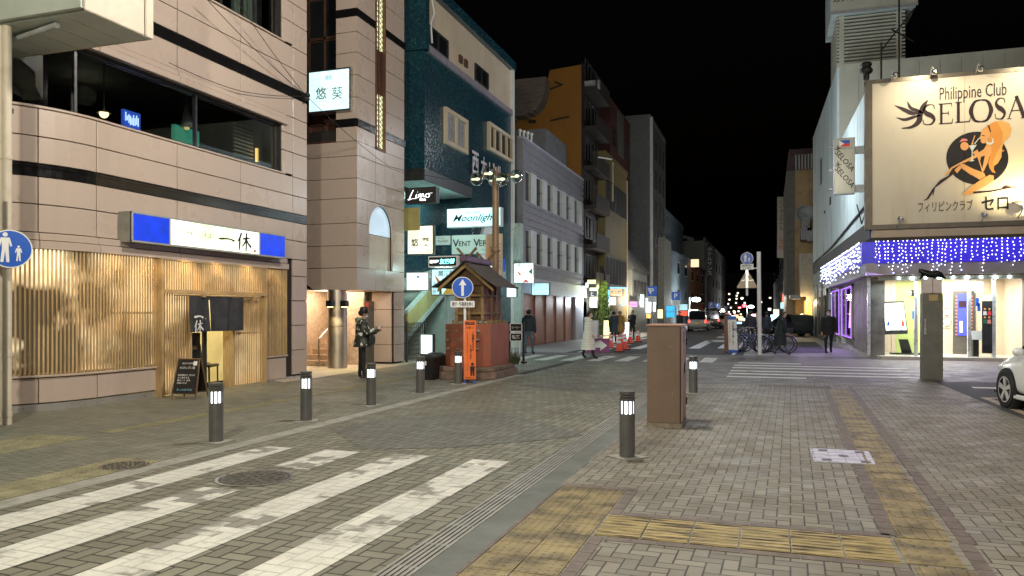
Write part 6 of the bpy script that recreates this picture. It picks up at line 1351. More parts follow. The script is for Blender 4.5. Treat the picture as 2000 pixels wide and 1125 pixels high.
b = MB(); b.box(4.3, 13, 33, 45.2, 0, 3.0); b.build('core', M_['dark'], B5)
lamp('neon_spill', 'AREA', (SX(38) - .3, 37.5, 1.7), 75, (.55, .30, 1), size=5, sizey=1.6, look=(0, 34, .0))
# ================================================================== street furniture
BG = 'lit bollards along the pavement edges'
BM_ = mat('bollard_grey', (.16, .155, .15), .35, .5, var=.12, scale=6)
M_['slot'] = glow('bollard_lamp', (.88, .93, 1), 3.6, .05)
def make_bollard(loc, label):
    o = thing('lit_bollard', label, 'bollard', loc, 0, BG)
    b = MB(); r = .088; b.lathe([(r, 0), (r, .5)], n=28)
    for k in range(3): b.lathe([(r * .86, .655 + k * .03), (r * 1.02, .66 + k * .03), (r * 1.02, .676 + k * .03), (r * .86, .68 + k * .03)], n=28)
    b.lathe([(r, .645), (r, .655), (.03, .655)], n=28); b.lathe([(r * .86, .735), (r * 1.03, .74), (r * 1.03, .752), (.01, .756)], n=28)
    for k in range(10):
        a = 2 * math.pi * k / 10; b.obox((r * .93 * math.cos(a), r * .93 * math.sin(a), .575), (.016, .018, .16), Matrix.Rotation(a, 4, 'Z'))
    b.build('post', BM_, o, local=True, smooth=True)
    b = MB(); b.lathe([(r * .86, .5), (r * .86, .645)], n=28); b.build('lamp_slots', M_['slot'], o, local=True, smooth=True)
    b = MB(); b.box(-.17, .17, -.17, .17, -.01, .012); b.build('base_plate', M_['kerb'], o, local=True)
    return o
first = None
for k, (px, py, lb) in enumerate(((422, 863, 'lit grey bollard nearest the chalkboard, first of the left row'), (598, 822, 'lit grey bollard below the end of the slatted restaurant, second of the left row'), (725, 792, 'lit grey bollard at the feet of the camouflage jacket person'), (821, 768, 'lit grey bollard just left of the terracotta planter'), (895, 750, 'lit grey bollard directly before the terracotta planter beside the orange board'), (1225, 893, 'large near lit bollard standing left of the brown cabinet'), (1354, 768, 'lit bollard peeking out behind the brown cabinet'))):
    g = gnd(px, py)
    if first is None: first = make_bollard(g, lb)
    else: dup(first, g, k * .5, lb)
# brown cabinet
CBN = thing('utility_cabinet', 'tall rusty brown steel cabinet with chipped paint on the right pavement', 'cabinet', (-1.42, 11.6, 0), R(2))
M_['brownp'] = mat('brown_cabinet_paint', (.195, .128, .092), .5, var=.14, scale=1.6, bmp=.08, dirt=((.40, .33, .26), 22, .8), dth=(.685, .72)); M_['brown_lit'] = mat('brown_lit_side', (.42, .24, .18), .5, var=.12, scale=1.6, dirt=((.5, .44, .38), 18, .8), dth=(.65, .69))  # lighter copy for side and lid: club light put into the colour
b = MB(); b.box(-.25, .22, -.48, .38, .06, 1.45); b.build('body', M_['brownp'], CBN, local=True, bevel=.008)
b = MB(); b.box(.222, .245, -.44, .37, .08, 1.43); b.build('door', M_['brown_lit'], CBN, local=True, bevel=.004)
b = MB(); b.box(.243, .26, -.05, 0, .75, .9); b.build('handle', M_['dsteel'], CBN, local=True)
b = MB()
for z in (.3, 1.2): b.tube([(.25, .37, z - .05), (.25, .37, z + .05)], .014, 8)
b.build('hinge', M_['dsteel'], CBN, local=True)
b = MB(); b.box(.2175, .2245, -.484, .384, .06, 1.45); b.build('door_seam', M_['black'], CBN, local=True)
b = MB()
for k in range(6): b.box(.246, .252, -.3, .1, 1.22 + k * .025, 1.23 + k * .025)
b.build('vent', M_['black'], CBN, local=True)
b = MB(); b.box(-.27, .27, -.5, .4, 1.45, 1.475); b.build('lid', M_['brown_lit'], CBN, local=True, bevel=.006)
b = MB(); b.box(-.26, .25, -.49, .39, 0, .062); b.build('base', mat('chipped_base', (.30, .25, .19), .8, var=.4, scale=12, dirt=((.1, .05, .03), 9, .9)), CBN, local=True)
# stone pillar with bronze animal
SP = thing('stone_pillar', 'dark square stone pillar with a pale top block and small gold plaque', 'pillar', gnd(1819, 741), R(-1))
M_['pstone'] = mat('dark_pillar_stone', (.13, .125, .105), .55, var=.2, scale=3, bmp=.15, dirt=((.06, .06, .05), 2, .5)); M_['pstone2'] = mat('pale_pillar_stone', (.52, .45, .42), .5, var=.12, scale=4)
b = MB(); b.box(-.22, .22, -.22, .22, 0, 2.12); b.build('shaft', M_['pstone'], SP, local=True, bevel=.012); b = MB(); b.box(-.2, -.005, -.2, .2, 2.12, 2.46); b.box(.005, .2, -.2, .2, 2.12, 2.46); b.build('top_block', M_['pstone2'], SP, local=True, bevel=.008)
b = MB(); b.box(-.09, .11, -.232, -.22, 1.93, 2.08); b.build('plaque', mat('gold_plaque', (.62, .45, .22), .35, .7), SP, local=True); 
text('ま\nち\nな\nか\n遊\n歩\n道', TM[SP] @ frame((-.17, -.222, 1.3), *FY), .05, 1.0, M_['signwhite'], SP, dz=.003)
CT = thing('cat_sculpture', 'small dark bronze crouching cat sculpture on top of the stone pillar', 'sculpture', TM[SP].translation + Vector((0, 0, 2.46)), R(-6))
bm_ = MB(); prof = [(-.27, .16, .035), (-.24, .20, .06), (-.17, .17, .075), (-.08, .13, .085), (.02, .12, .085), (.12, .13, .085), (.19, .10, .07), (.25, .05, .03), (.30, .02, .016)]
bm_.tube([(x, -.1, z) for x, z, r in prof], [r for x, z, r in prof], 12)
for x in (-.26, -.21): bm_.lathe([(.022, .22), (.002, .28)], (x, -.08 if x < -.22 else -.14, 0), 6)
for x, y in ((-.2, -.16), (-.2, -.04), (.1, -.16), (.1, -.04)): bm_.tube([(x, y, .12), (x - .02, y, .05), (x - .05, y, .012)], [.04, .028, .02], 8)
bm_.build('body', mat('dark_bronze', (.02, .022, .025), .4, .8), CT, local=True, smooth=True)
# white pole with road signs
WP = thing('sign_pole', 'tall white pole with a blue round sign and a triangular sign back by the bicycles', 'road sign', gnd(1484, 693)); g = TM[WP].translation
b = MB(); b.tube([(g.x, g.y, 0), (g.x - .04, g.y, 4.0)], .075, 14); zz1 = CAMZ + 15.5 / 1500 * 29.8 + 1.6; q = onY(1459, 505, g.y - .1)
b.tube([(q.x, q.y, q.z + .25), (q.x, q.y, 2.3)], .045, 10)
for py in (524, 560): q2 = onY(1470, py, g.y - .05); b.tube([(q.x, q.y, q2.z), (g.x, g.y, q2.z)], .025, 6)
b.build('pole', M_['signwhite'], WP, smooth=True)
M = roundsign(WP, Vector((q.x, q.y - .06, q.z)), .235, *FY); flatpoly(manfig(-.06, .02, .3) + manfig(.08, -.05, .17), M, M_['signwhite'], WP, .006)
q2 = onY(1459, 521, g.y - .16); M = frame(q2, *FY); b = MB(); b.box(q2.x - .24, q2.x + .24, q2.y, q2.y + .02, q2.z - .11, q2.z + .11); b.build('sub_plate', M_['signwhite'], WP); text('自転車を除く', M, .38, .07, INK, WP, dy=.04, bold=.02); text('ここから', M, .3, .07, INK, WP, dy=-.055, bold=.02)
q2 = onY(1459, 547, g.y - .13); b = MB(); b.prism([(q2.x + x, q2.y, q2.z + z) for x, z in ((-.36, -.31), (.36, -.31), (.38, -.26), (.03, .36), (-.03, .36), (-.38, -.26))], (0, .02, 0)); b.build('triangle_plate', M_['creamw'], WP)
b = MB(); b.box(q2.x - .05, q2.x + .05, q2.y - .03, q2.y, q2.z - .3, q2.z + .4); b.box(q2.x - .2, q2.x + .25, q2.y - .015, q2.y, q2.z - .02, q2.z + .0); b.build('bracket', M_['steel'], WP)
# notice stand by the bicycles
NS = thing('notice_stand', 'white vertical notice board with blue heading and dark writing beside the bicycles', 'sign', gnd(1431, 689)); g = TM[NS].translation
b = MB(); b.prism([(g.x - .16, g.y, .12), (g.x + .2, g.y, .12), (g.x + .14, g.y, 1.5), (g.x - .2, g.y, 1.5)], (0, .03, 0)); b.build('board', M_['signwhite'], NS); MN2 = frame((g.x - .02, g.y, .8), *FY)
flatpoly([[(-.18, .55), (.15, .55), (.15, .69), (-.18, .69)]], MN2, M_['blue'], NS); text('自\n転\n車\nは\n押\nし\nて', MN2, .08, .95, INK, NS, dx=.04, dy=.0, keep=False, bold=.02); text('放\n置\n禁\n止\n区\n域', MN2, .06, .8, M_['cred'], NS, dx=-.1, dy=.0, keep=False)
b = MB(); b.box(g.x - .18, g.x + .2, g.y - .1, g.y + .25, 0, .1); b.build('base', M_['blue'], NS)
o = thing('dark_post', 'dark flat post standing left of the white notice board at the kerb', 'post', gnd(1421, 689)); g = TM[o].translation; b = MB(); b.box(g.x - .14, g.x + .1, g.y + .1, g.y + .25, 0, 1.5); b.build('body', M_['bronze'], o); b = MB(); b.box(g.x - .16, g.x + .12, g.y + .08, g.y + .27, 1.5, 1.54); b.build('cap', M_['dark'], o)
# ---- bicycles
BK = 'bicycles parked at the corner'
def make_bike(loc, rz, label, basket=True, col=(.10, .11, .22)):
    o = thing('bicycle', label, 'bicycle', loc, rz, BK); fm = mat('bicycle_paint', col, .3, .3)
    for x in (-.53, .53):
        b = MB(); n = 30; b.rings([[((.335 + .018 * math.cos(t)) * math.cos(a) + x, .018 * math.sin(t), .353 + (.335 + .018 * math.cos(t)) * math.sin(a)) for t in (0, 1.57, 3.14, 4.71)] for a in [2 * math.pi * k / n for k in range(n + 1)]], False); w = b.build('wheel', M_['rubber'], o, local=True, smooth=True)
        b = MB(); b.rings([[((.31 + .01 * math.cos(t)) * math.cos(a) + x, .011 * math.sin(t), .353 + (.31 + .01 * math.cos(t)) * math.sin(a)) for t in (0, 2.1, 4.2)] for a in [2 * math.pi * k / n for k in range(n + 1)]], False)
        for k in range(14): a = 2 * math.pi * k / 14; b.tube([(x, 0, .353), (x + .31 * math.cos(a), 0, .353 + .31 * math.sin(a))], .003, 3, False)
        b.lathe([(.025, -.04), (.025, .04)], (x, 0, .353), 8, 'Y'); b.build('rim', M_['steel'], w, local=True)
        b = MB(); b.rings([[(x + rr * math.cos(a), yy, .353 + rr * math.sin(a)) for rr, yy in ((.375, -.028), (.385, 0), (.375, .028))] for a in [R(20 + k * 16) for k in range(9)]], False); b.build('mudguard', M_['steel'], o, local=True)
    b = MB(); BBk = (-.08, 0, .29); st = (-.22, 0, .74); hd = (.36, 0, .82); hb = (.39, 0, .62)
    for p, q, r in ((BBk, st, .017), (BBk, hb, .022), ((-.18, 0, .60), (.37, 0, .76), .016), (hd, hb, .02), (hb, (.53, -.05, .353), .014), (hb, (.53, .05, .353), .014), (BBk, (-.53, -.05, .353), .012), (BBk, (-.53, .05, .353), .012), (st, (-.53, -.05, .353), .01), (st, (-.53, .05, .353), .01)): b.tube([p, q], r, 8)
    b.build('frame', fm, o, local=True, smooth=True)
    b = MB(); b.tube([(.36, 0, .82), (.34, 0, .98)], .014, 8); b.tube([(.16, -.28, 1.0), (.32, -.24, 1.02), (.35, -.08, .98), (.35, .08, .98), (.32, .24, 1.02), (.16, .28, 1.0)], .012, 8); b.build('handlebar', M_['steel'], o, local=True, smooth=True)
    b = MB(); b.tube([(-.22, 0, .74), (-.245, 0, .86)], .013, 8); b.rings([[(-.40, -.09, .87), (-.40, .09, .87), (-.40, .09, .92), (-.40, -.09, .92)], [(-.25, -.07, .87), (-.25, .07, .87), (-.25, .07, .92), (-.25, -.07, .92)], [(-.08, -.02, .88), (-.08, .02, .88), (-.08, .02, .91), (-.08, -.02, .91)]]); b.build('saddle', M_['black'], o, local=True, bevel=.01)
    b = MB(); b.lathe([(.09, -.03), (.09, -.02)], (-.08, 0, .29), 18, 'Y'); b.tube([(-.08, -.06, .29), (.05, -.06, .18)], .01, 6); b.tube([(-.08, .06, .29), (-.21, .06, .40)], .01, 6); b.box(.01, .09, -.16, -.06, .165, .185); b.box(-.25, -.17, .06, .16, .39, .41); b.build('crank', M_['dsteel'], o, local=True)
    if basket:
        b = MB()
        for k in range(7):
            z = .78 + k * .035; s = .12 + k * .006; b.tube([(.42, -s - .03, z), (.66 + k * .006, -s - .03, z), (.66 + k * .006, s + .03, z), (.42, s + .03, z), (.42, -s - .03, z)], .005, 4, False)
        for k in range(6): b.tube([(.44 + k * .045, -.15, .78), (.44 + k * .048, -.19, .99)], .004, 4, False); b.tube([(.44 + k * .045, .15, .78), (.44 + k * .048, .19, .99)], .004, 4, False)
        b.build('basket', M_['dsteel'], o, local=True)
    return o
bk = make_bike(gnd(1470, 690) + Vector((-.15, .25, 0)), R(172), 'front bicycle facing left with a wire basket, its wheel before the white notice', True)
g0 = TM[bk].translation
for k, (dx, dy, a, lb) in enumerate(((.12, .55, 168, 'second bicycle leaning just behind the front one'), (.35, 1.0, 175, 'third bicycle in the cluster behind the white pole'), (1.0, .35, 8, 'bicycle facing right, right of the white pole behind the walking person'), (.9, .95, 12, 'bicycle furthest back at the right of the cluster'), (.1, 1.6, 165, 'bicycle furthest back at the left of the cluster'))): dup(bk, g0 + Vector((dx, dy, 0)), R(a), lb)
# ---- cones
def make_cone(loc, label):
    o = thing('traffic_cone', label, 'traffic cone', loc, 0, 'traffic cones round the roadwork')
    b = MB(); b.lathe([(.165, .03), (.13, .15), (.045, .68), (.03, .70)], n=20); b.build('body', M_['cone'], o, local=True, smooth=True)
    for z0, z1 in ((.36, .47), (.53, .62)):
        f = lambda z: .13 - (z - .15) * .085 / .53 + .004; b = MB(); b.lathe([(f(z0), z0), (f(z1), z1)], n=20, cap=False); b.build('band', M_['signwhite'], o, local=True, smooth=True)
    b = MB(); b.box(-.19, .19, -.19, .19, 0, .035); b.build('base', M_['rubber'], o, local=True, bevel=.008); return o
c0 = None
for k, (px, py, lb) in enumerate(((1209, 687, 'nearest and largest orange cone by the purple arrow board'), (1221, 683, 'orange cone just right of the nearest one'), (1192, 680, 'leftmost orange cone beyond the arrow board'), (1216, 676, 'orange cone half hidden behind the nearest pair'), (1231, 671, 'dull orange cone before the man looking at his phone'), (1246, 668, 'rightmost and farthest orange cone left of the brown cabinet'))):
    if c0 is None: c0 = make_cone(gnd(px, py), lb)
    else: dup(c0, gnd(px, py), k * .4, lb)
o = thing('barrier_tape', 'red and white striped bar tied low between the cones', 'barrier', gnd(1175, 678)); a = gnd(1155, 680); c_ = gnd(1208, 678); b = MB(); n = 10
for i in range(n): b.k = i % 2; p = a.lerp(c_, i / n); q = a.lerp(c_, (i + 1) / n); b.tube([p + Vector((0, 0, .55)), q + Vector((0, 0, .55))], .03, 6)
b.build('bar', [M_['cone'], M_['signwhite']], o)
AB = thing('arrow_board', 'low purple board with a white right pointing arrow behind the white coat walker', 'sign', gnd(1170, 691)); g = TM[AB].translation; fo = Vector((-g.x, -g.y, 0)).normalized(); uo = Vector((-fo.y, fo.x, 0)); M = frame(g + Vector((0, 0, .33)), uo, (fo + Vector((0, 0, .35))).normalized())
M_['purpleb'] = mat('purple_board', (.22, .03, .16), .5); b = MB(); b.prism([M @ Vector(q) for q in ((-.5, -.3, 0), (.42, -.3, 0), (.42, .3, 0), (-.5, .3, 0))], (M.to_3x3() @ Vector((0, 0, -.04)))); b.build('board', M_['purpleb'], AB); flatpoly([[(-.3, -.09), (.05, -.09), (.05, -.22), (.32, 0), (.05, .22), (.05, .09), (-.3, .09)]], M, M_['signwhite'], AB, .006, 'arrow')
b = MB(); b.tube([M @ Vector((-.3, .2, -.03)), g - fo * .35 - uo * .3], .02, 6); b.tube([M @ Vector((.3, .2, -.03)), g - fo * .35 + uo * .3], .02, 6); b.build('leg', M_['dsteel'], AB)

# ================================================================== people
def person(label, loc, face, H=1.7, stride=.0, arms=None, top='coat', topm=None, pants=None, hairm=None, coat_len=.5, hat=None, mask=False, hood=None, bend=0.0, bulk=1.0, shoes=None, group=None, look=0.0, hairlong=False, skirt=False):
    """figure facing local +Y; one continuous skinned body, clothing and hair as children"""
    o = thing('person', label, 'person', loc, face, group); k = H / 1.72
    V = []; E_ = []; Rr = []; tagm = []
    def node(p, r, par=None, t=0):
        p = Vector(p) * k; p.y += bend * max(0, p.z - .9 * k)
        V.append(p); Rr.append(r * k); tagm.append(t)
        if par is not None: E_.append((par, len(V) - 1))
        return len(V) - 1
    pel = node((0, 0, .93), .125, None, 1); wa = node((0, 0, 1.08), .115, pel, 2); chs = node((0, .0, 1.28), .135, wa, 2); nb = node((0, 0, 1.43), .075, chs, 2); nk = node((0, .012, 1.50), .05, nb, 0)
    hd = node((0, .03, 1.57), .072, nk, 0); hm = node((0, .025, 1.635), .088, hd, 0); ht = node((0, .01, 1.70), .06, hm, 0); node((0, .108, 1.60), .016, hm, 0)
    for s in (-1, 1): node((s * .088, .01, 1.62), .018, hm, 0)
    hands = []
    for s in (-1, 1):
        sh = node((s * .175, 0, 1.405), .062, nb, 2); A = (arms or {}).get(s, ((s * .23, -.03, 1.13), (s * .24, .05, .88)))
        el = node(A[0], .047, sh, 2); wr = node(A[1], .032, el, 2); d = (Vector(A[1]) - Vector(A[0])).normalized(); hp = Vector(A[1]) + d * .08; hn = node(hp, .034, wr, 0); hands.append(hp)
        sd = d.cross(Vector((0, 0, 1))); sd = sd.normalized() if sd.length > .1 else Vector((0, 1, 0))
        for j in range(4):
            f1 = hp + d * .045 + sd * (.012 * (j - 1.5) * 1.5); a1 = node(f1, .010, hn, 0); node(f1 + d * (.045 - .006 * abs(j - 1)) + Vector((0, .012, -.012)), .008, a1, 0)
        t1 = hp + sd * .04 + d * .005; node(t1, .011, hn, 0)
    for s in (-1, 1):
        st = stride * s; hip = node((s * .095, 0, .87), .098, pel, 1); kn = node((s * .10, st * .5 + .03 * abs(stride) * 2, .49), .066, hip, 1)
        lift = .05 if st < -.1 else 0
        an = node((s * .10, st, .10 + lift), .045, kn, 1); node((s * .105, st + .15, .045 + lift * .3), .04, node((s * .10, st + .04, .055 + lift * .6), .05, an, 3), 3)
    me = bpy.data.meshes.new('body'); me.from_pydata([tuple(p) for p in V], E_, [])
    bo = bpy.data.objects.new('body', me); C.objects.link(bo); md = bo.modifiers.new('skin', 'SKIN'); md.use_smooth_shade = True
    for i, sv in enumerate(me.skin_vertices[0].data): sv.radius = (Rr[i], Rr[i] * (.82 if tagm[i] == 2 and i < 4 else 1)); sv.use_root = (i == 0)
    ss = bo.modifiers.new('subdivision', 'SUBSURF'); ss.levels = 1; ss.render_levels = 1
    dg = bpy.context.evaluated_depsgraph_get(); m2 = bpy.data.meshes.new_from_object(bo.evaluated_get(dg)); bo.modifiers.clear(); bo.data = m2; bo.parent = o; TM[bo] = TM[o]
    pants = pants or M_['blackcloth']; topm = topm or M_['blackcloth']; m2.materials.clear()
    for mm in (M_['skin'], pants, topm, shoes or M_['rubber']): m2.materials.append(mm)
    for p in m2.polygons:
        c_ = p.center; i = min(range(len(V)), key=lambda q: (V[q] - c_).length - Rr[q] * .8); p.material_index = tagm[i]; p.use_smooth = True
    def bp(x, y, z): q = Vector((x, y, z)) * k; q.y += bend * max(0, q.z - .9 * k); return q
    # coat: torso shell and sleeves
    if top:
        b = MB(); n = 18; rr = []
        zs = [(1.47, .085, .075, .0), (1.43, .15, .10, 0), (1.36, .205, .135, 0), (1.22, .21, .155, .01), (1.05, .205, .155, .01), (.92, .215, .165, 0)]
        if coat_len < .92: zs += [(z, .215 + (.92 - z) * .06, .165 + (.92 - z) * .11, 0) for z in (.92 - (.92 - coat_len) * .5, coat_len)]
        for z, rx, ry, cy in zs: rr.append([bp(rx * bulk * math.cos(t) * (1 + .025 * math.sin(5 * t + z * 9)), cy + ry * bulk * math.sin(t) + .01 * math.sin(z * 31), z) for t in [2 * math.pi * q / n for q in range(n)]])
        b.rings(rr[::-1], False)
        for s in (-1, 1):
            A = (arms or {}).get(s, ((s * .23, -.03, 1.13), (s * .24, .05, .88))); e, w_ = Vector(A[0]), Vector(A[1])
            b.tube([bp(s * .13, 0, 1.40), bp(s * .19, 0, 1.37), bp(*((Vector((s * .19, 0, 1.37)) + e) / 2)), bp(*e), bp(*((e + w_) / 2)), bp(*w_)], [.09 * bulk * k, .088 * bulk * k, .078 * bulk * k, .068 * bulk * k, .062 * bulk * k, .05 * bulk * k], 10)
        b.build('coat' if coat_len < .95 else 'jacket', topm, o, local=True, smooth=True)
    hairm = hairm or M_['hair']
    if hat:
        b = MB(); b.lathe([(.106, 1.665), (.108, 1.72), (.095, 1.775), (.05, 1.79)], (0, .015, 0), 18); b.lathe([(.106, 1.675), (.155, 1.645), (.16, 1.64), (.108, 1.668)], (0, .02, 0), 18)
        b.v = [bp(*p) for p in b.v]; b.build('hat', hat, o, local=True, smooth=True)
    b = MB(); rr = []
    for z, r in ((1.56 if not hairlong else 1.44, .062), (1.60, .092), (1.65, .104), (1.70, .096), (1.735, .06), (1.745, .01)): rr.append([bp(r * math.cos(t) * 1.0, (-.018 if z < 1.66 else .008) + r * math.sin(t) * (1.02 if math.sin(t) < 0 else (.35 if z < 1.68 else .8)), z) for t in [2 * math.pi * q / 16 for q in range(16)]])
    b.rings(rr); b.build('hair', hairm, o, local=True, smooth=True)
    if mask:
        b = MB(); b.rings([[bp(.062 * math.cos(t), .062 + .055 * math.sin(t), z) for t in [math.pi * q / 8 for q in range(9)]] + [bp(.055 * math.cos(t), .055 + .045 * math.sin(t), z) for t in [math.pi * (8 - q) / 8 for q in range(9)]] for z in (1.535, 1.57, 1.605)]); b.build('face_mask', M_['mask'], o, local=True, smooth=True)
    if hood:
        b = MB(); n = 14; b.rings([[bp(r * math.cos(t) * 1.15, -.075 + r * math.sin(t) * .9, z) for t in [2 * math.pi * q / n for q in range(n)]] for z, r in ((1.36, .05), (1.40, .11), (1.46, .14), (1.51, .13), (1.53, .10), (1.50, .05))]); b.build('hood', hood, o, local=True, smooth=True)
    return o
def facing(px, py, deg): return math.atan2(-math.sin(R(deg)), math.cos(R(deg)))
M_['camo'] = None
m, t, pr = newmat('camouflage_cloth'); tc = t.nodes.new('ShaderNodeTexCoord').outputs['Object']; c = mixc(t, mth(t, 'GREATER_THAN', noise(t, 9, 3, tc), .54), (.02, .022, .018), (.09, .10, .075)); c = mixc(t, mth(t, 'GREATER_THAN', noise(t, 11, 3, mixc(t, 1.0, tc, (0, 0, 0), 'ADD')), .585), c, (.015, .015, .015)); n2 = t.nodes.new('ShaderNodeMapping'); t.links.new(tc, n2.inputs[0]); n2.inputs[1].default_value = (3.3, 1.7, 5.1); c = mixc(t, mth(t, 'GREATER_THAN', noise(t, 10, 2.5, n2.outputs[0]), .60), c, (.62, .62, .56)); t.links.new(c, pr.inputs['Base Color']); pr.inputs['Roughness'].default_value = .8; M_['camo'] = m
M_['hoodg'] = mat('grey_green_hood', (.20, .22, .15), .85); M_['shoew'] = mat('black_white_shoe', (.08, .08, .08), .5, var=.9, scale=14)
# facing: local +Y turned by angle about Z (0 = along the street away, -90 = to the right)
pc = person('person in a black and white camouflage jacket and bucket hat reading a phone', gnd(707, 741), R(-62), 1.72, .06, {1: ((.24, .10, 1.14), (.12, .34, 1.22)), -1: ((-.24, .08, 1.12), (-.06, .33, 1.18))}, 'coat', M_['camo'], M_['blackcloth'], None, .80, M_['black'], True, M_['hoodg'], .04, 1.22, M_['shoew'])
g = TM[pc] @ Vector((.05, .42, 1.27)); ph = thing('phone', 'small phone held up by the camouflage jacket person', 'phone', g, R(-62)); b = MB(); b.obox((0, 0, 0), (.075, .012, .15), Matrix.Rotation(R(-40), 4, 'X')); b.build('case', M_['black'], ph, local=True); b = MB(); b.obox((0, -.004, .005), (.066, .01, .13), Matrix.Rotation(R(-40), 4, 'X')); b.build('lit_screen', glow('phone_screen', (.9, .95, 1), 1.2), ph, local=True)
g = TM[pc] @ Vector((.16, .24, 1.0)); bgx = thing('shoulder_bag', 'black shoulder bag hanging at the front of the camouflage jacket person', 'bag', g, R(-62)); b = MB(); b.rings([[(-.14, -.06, -.13), (.14, -.06, -.13), (.14, .08, -.13), (-.14, .08, -.13)], [(-.15, -.07, .06), (.15, -.07, .06), (.15, .09, .06), (-.15, .09, .06)], [(-.1, -.02, .12), (.1, -.02, .12), (.1, .04, .12), (-.1, .04, .12)]]); b.build('body', M_['black'], bgx, local=True, bevel=.02); b = MB(); b.tube([(-.12, .0, .1), (-.16, -.16, .38), (-.05, -.26, .46)], .014, 6); b.build('strap', M_['black'], bgx, local=True)
M_['whitecoat'] = mat('cream_padded_coat', (.80, .76, .68), .75, var=.06, scale=4); 
m = M_['whitecoat']; t = m.node_tree; pr = t.nodes['Principled BSDF']; wv = t.nodes.new('ShaderNodeTexWave'); wv.bands_direction = 'Z'; wv.inputs['Scale'].default_value = 3.2; wv.inputs['Distortion'].default_value = 1.0; t.links.new(t.nodes.new('ShaderNodeTexCoord').outputs['Object'], wv.inputs['Vector']); bump(t, pr, wv.outputs['Fac'], .35, .05)
person('person in a long cream padded coat striding over the far zebra crossing', gnd(1149, 701), R(-75), 1.66, .20, {1: ((.23, .02, 1.12), (.20, .12, .92)), -1: ((-.23, -.02, 1.12), (-.20, .10, .90))}, 'coat', M_['whitecoat'], M_['blackcloth'], None, .34, None, True, M_['whitecoat'], .06, 1.18)
M_['jeans'] = mat('blue_grey_jeans', (.10, .13, .17), .8, var=.25, scale=9); M_['navy'] = mat('dark_navy_jacket', (.012, .016, .022), .75, var=.3, scale=8)
person('person in a dark jacket and grey jeans walking away before the brown shutters', gnd(1033, 692), R(-4), 1.74, .15, None, 'jacket', M_['navy'], M_['jeans'], None, .90, None, False, M_['navy'], .0, 1.12)
person('masked man in a dark overcoat walking towards us along the violet lit windows', gnd(1618, 690), R(180), 1.74, .12, None, 'coat', M_['blackcloth'], M_['blackcloth'], None, .72, None, True, None, 0, 1.1)
M_['dgreen'] = mat('long_dark_coat', (.016, .024, .028), .75, var=.35, scale=6)
wk = person('person leaning forward in a long dark down coat walking past the bicycles', gnd(1523, 693), R(-82), 1.66, .26, {1: ((.22, .08, 1.12), (.20, .22, .92)), -1: ((-.22, .06, 1.12), (-.20, .24, .92))}, 'coat', M_['dgreen'], M_['jeans'], mat('brown_hair', (.05, .03, .02), .6), .40, None, True, M_['dgreen'], .20, 1.22, mat('brown_boot', (.09, .05, .035), .6))
grp = 'people chatting beyond the cones'
M_['mustard'] = mat('mustard_coat', (.30, .18, .05), .8); M_['slate'] = mat('slate_coat', (.03, .045, .06), .8)
person('person in a dark slate coat with back turned beyond the cones', gnd(1199, 668), R(10), 1.68, .03, None, 'coat', M_['slate'], None, None, .55, None, False, None, 0, 1.1, group=grp)
person('person in a mustard coat with fur hood beside the slate coat person', gnd(1211, 668), R(-20), 1.70, .03, None, 'coat', M_['mustard'], None, mat('light_hair', (.25, .16, .08), .6), .55, None, False, M_['mustard'], 0, 1.15, group=grp)
person('man in black looking down at a phone beyond the cones', gnd(1235, 664), R(150), 1.76, .03, {1: ((.23, .06, 1.14), (.08, .28, 1.20)), -1: ((-.23, .06, 1.14), (-.08, .28, 1.20))}, 'jacket', M_['blackcloth'], None, None, .90, None, False, None, 0, 1.1, group=grp)
person('dark clothed person standing behind the bicycles, left of the white pole', gnd(1466, 676), R(20), 1.72, .05, None, 'jacket', M_['blackcloth'], None, None, .85); person('person in dark green behind the bicycles, right of the white pole', gnd(1497, 674), R(-30), 1.68, .05, None, 'jacket', M_['dgreen'], None, None, .85); person('person in a pale top standing right behind the white pole', gnd(1480, 668), R(60), 1.68, .05, None, 'jacket', M_['creamw'], None, None, .85)
person('dark figure by the far shop lights, between the two parking signs', gnd(1327, 656), R(160), 1.70, .1, None, 'jacket', M_['blackcloth'], None, None, .85)

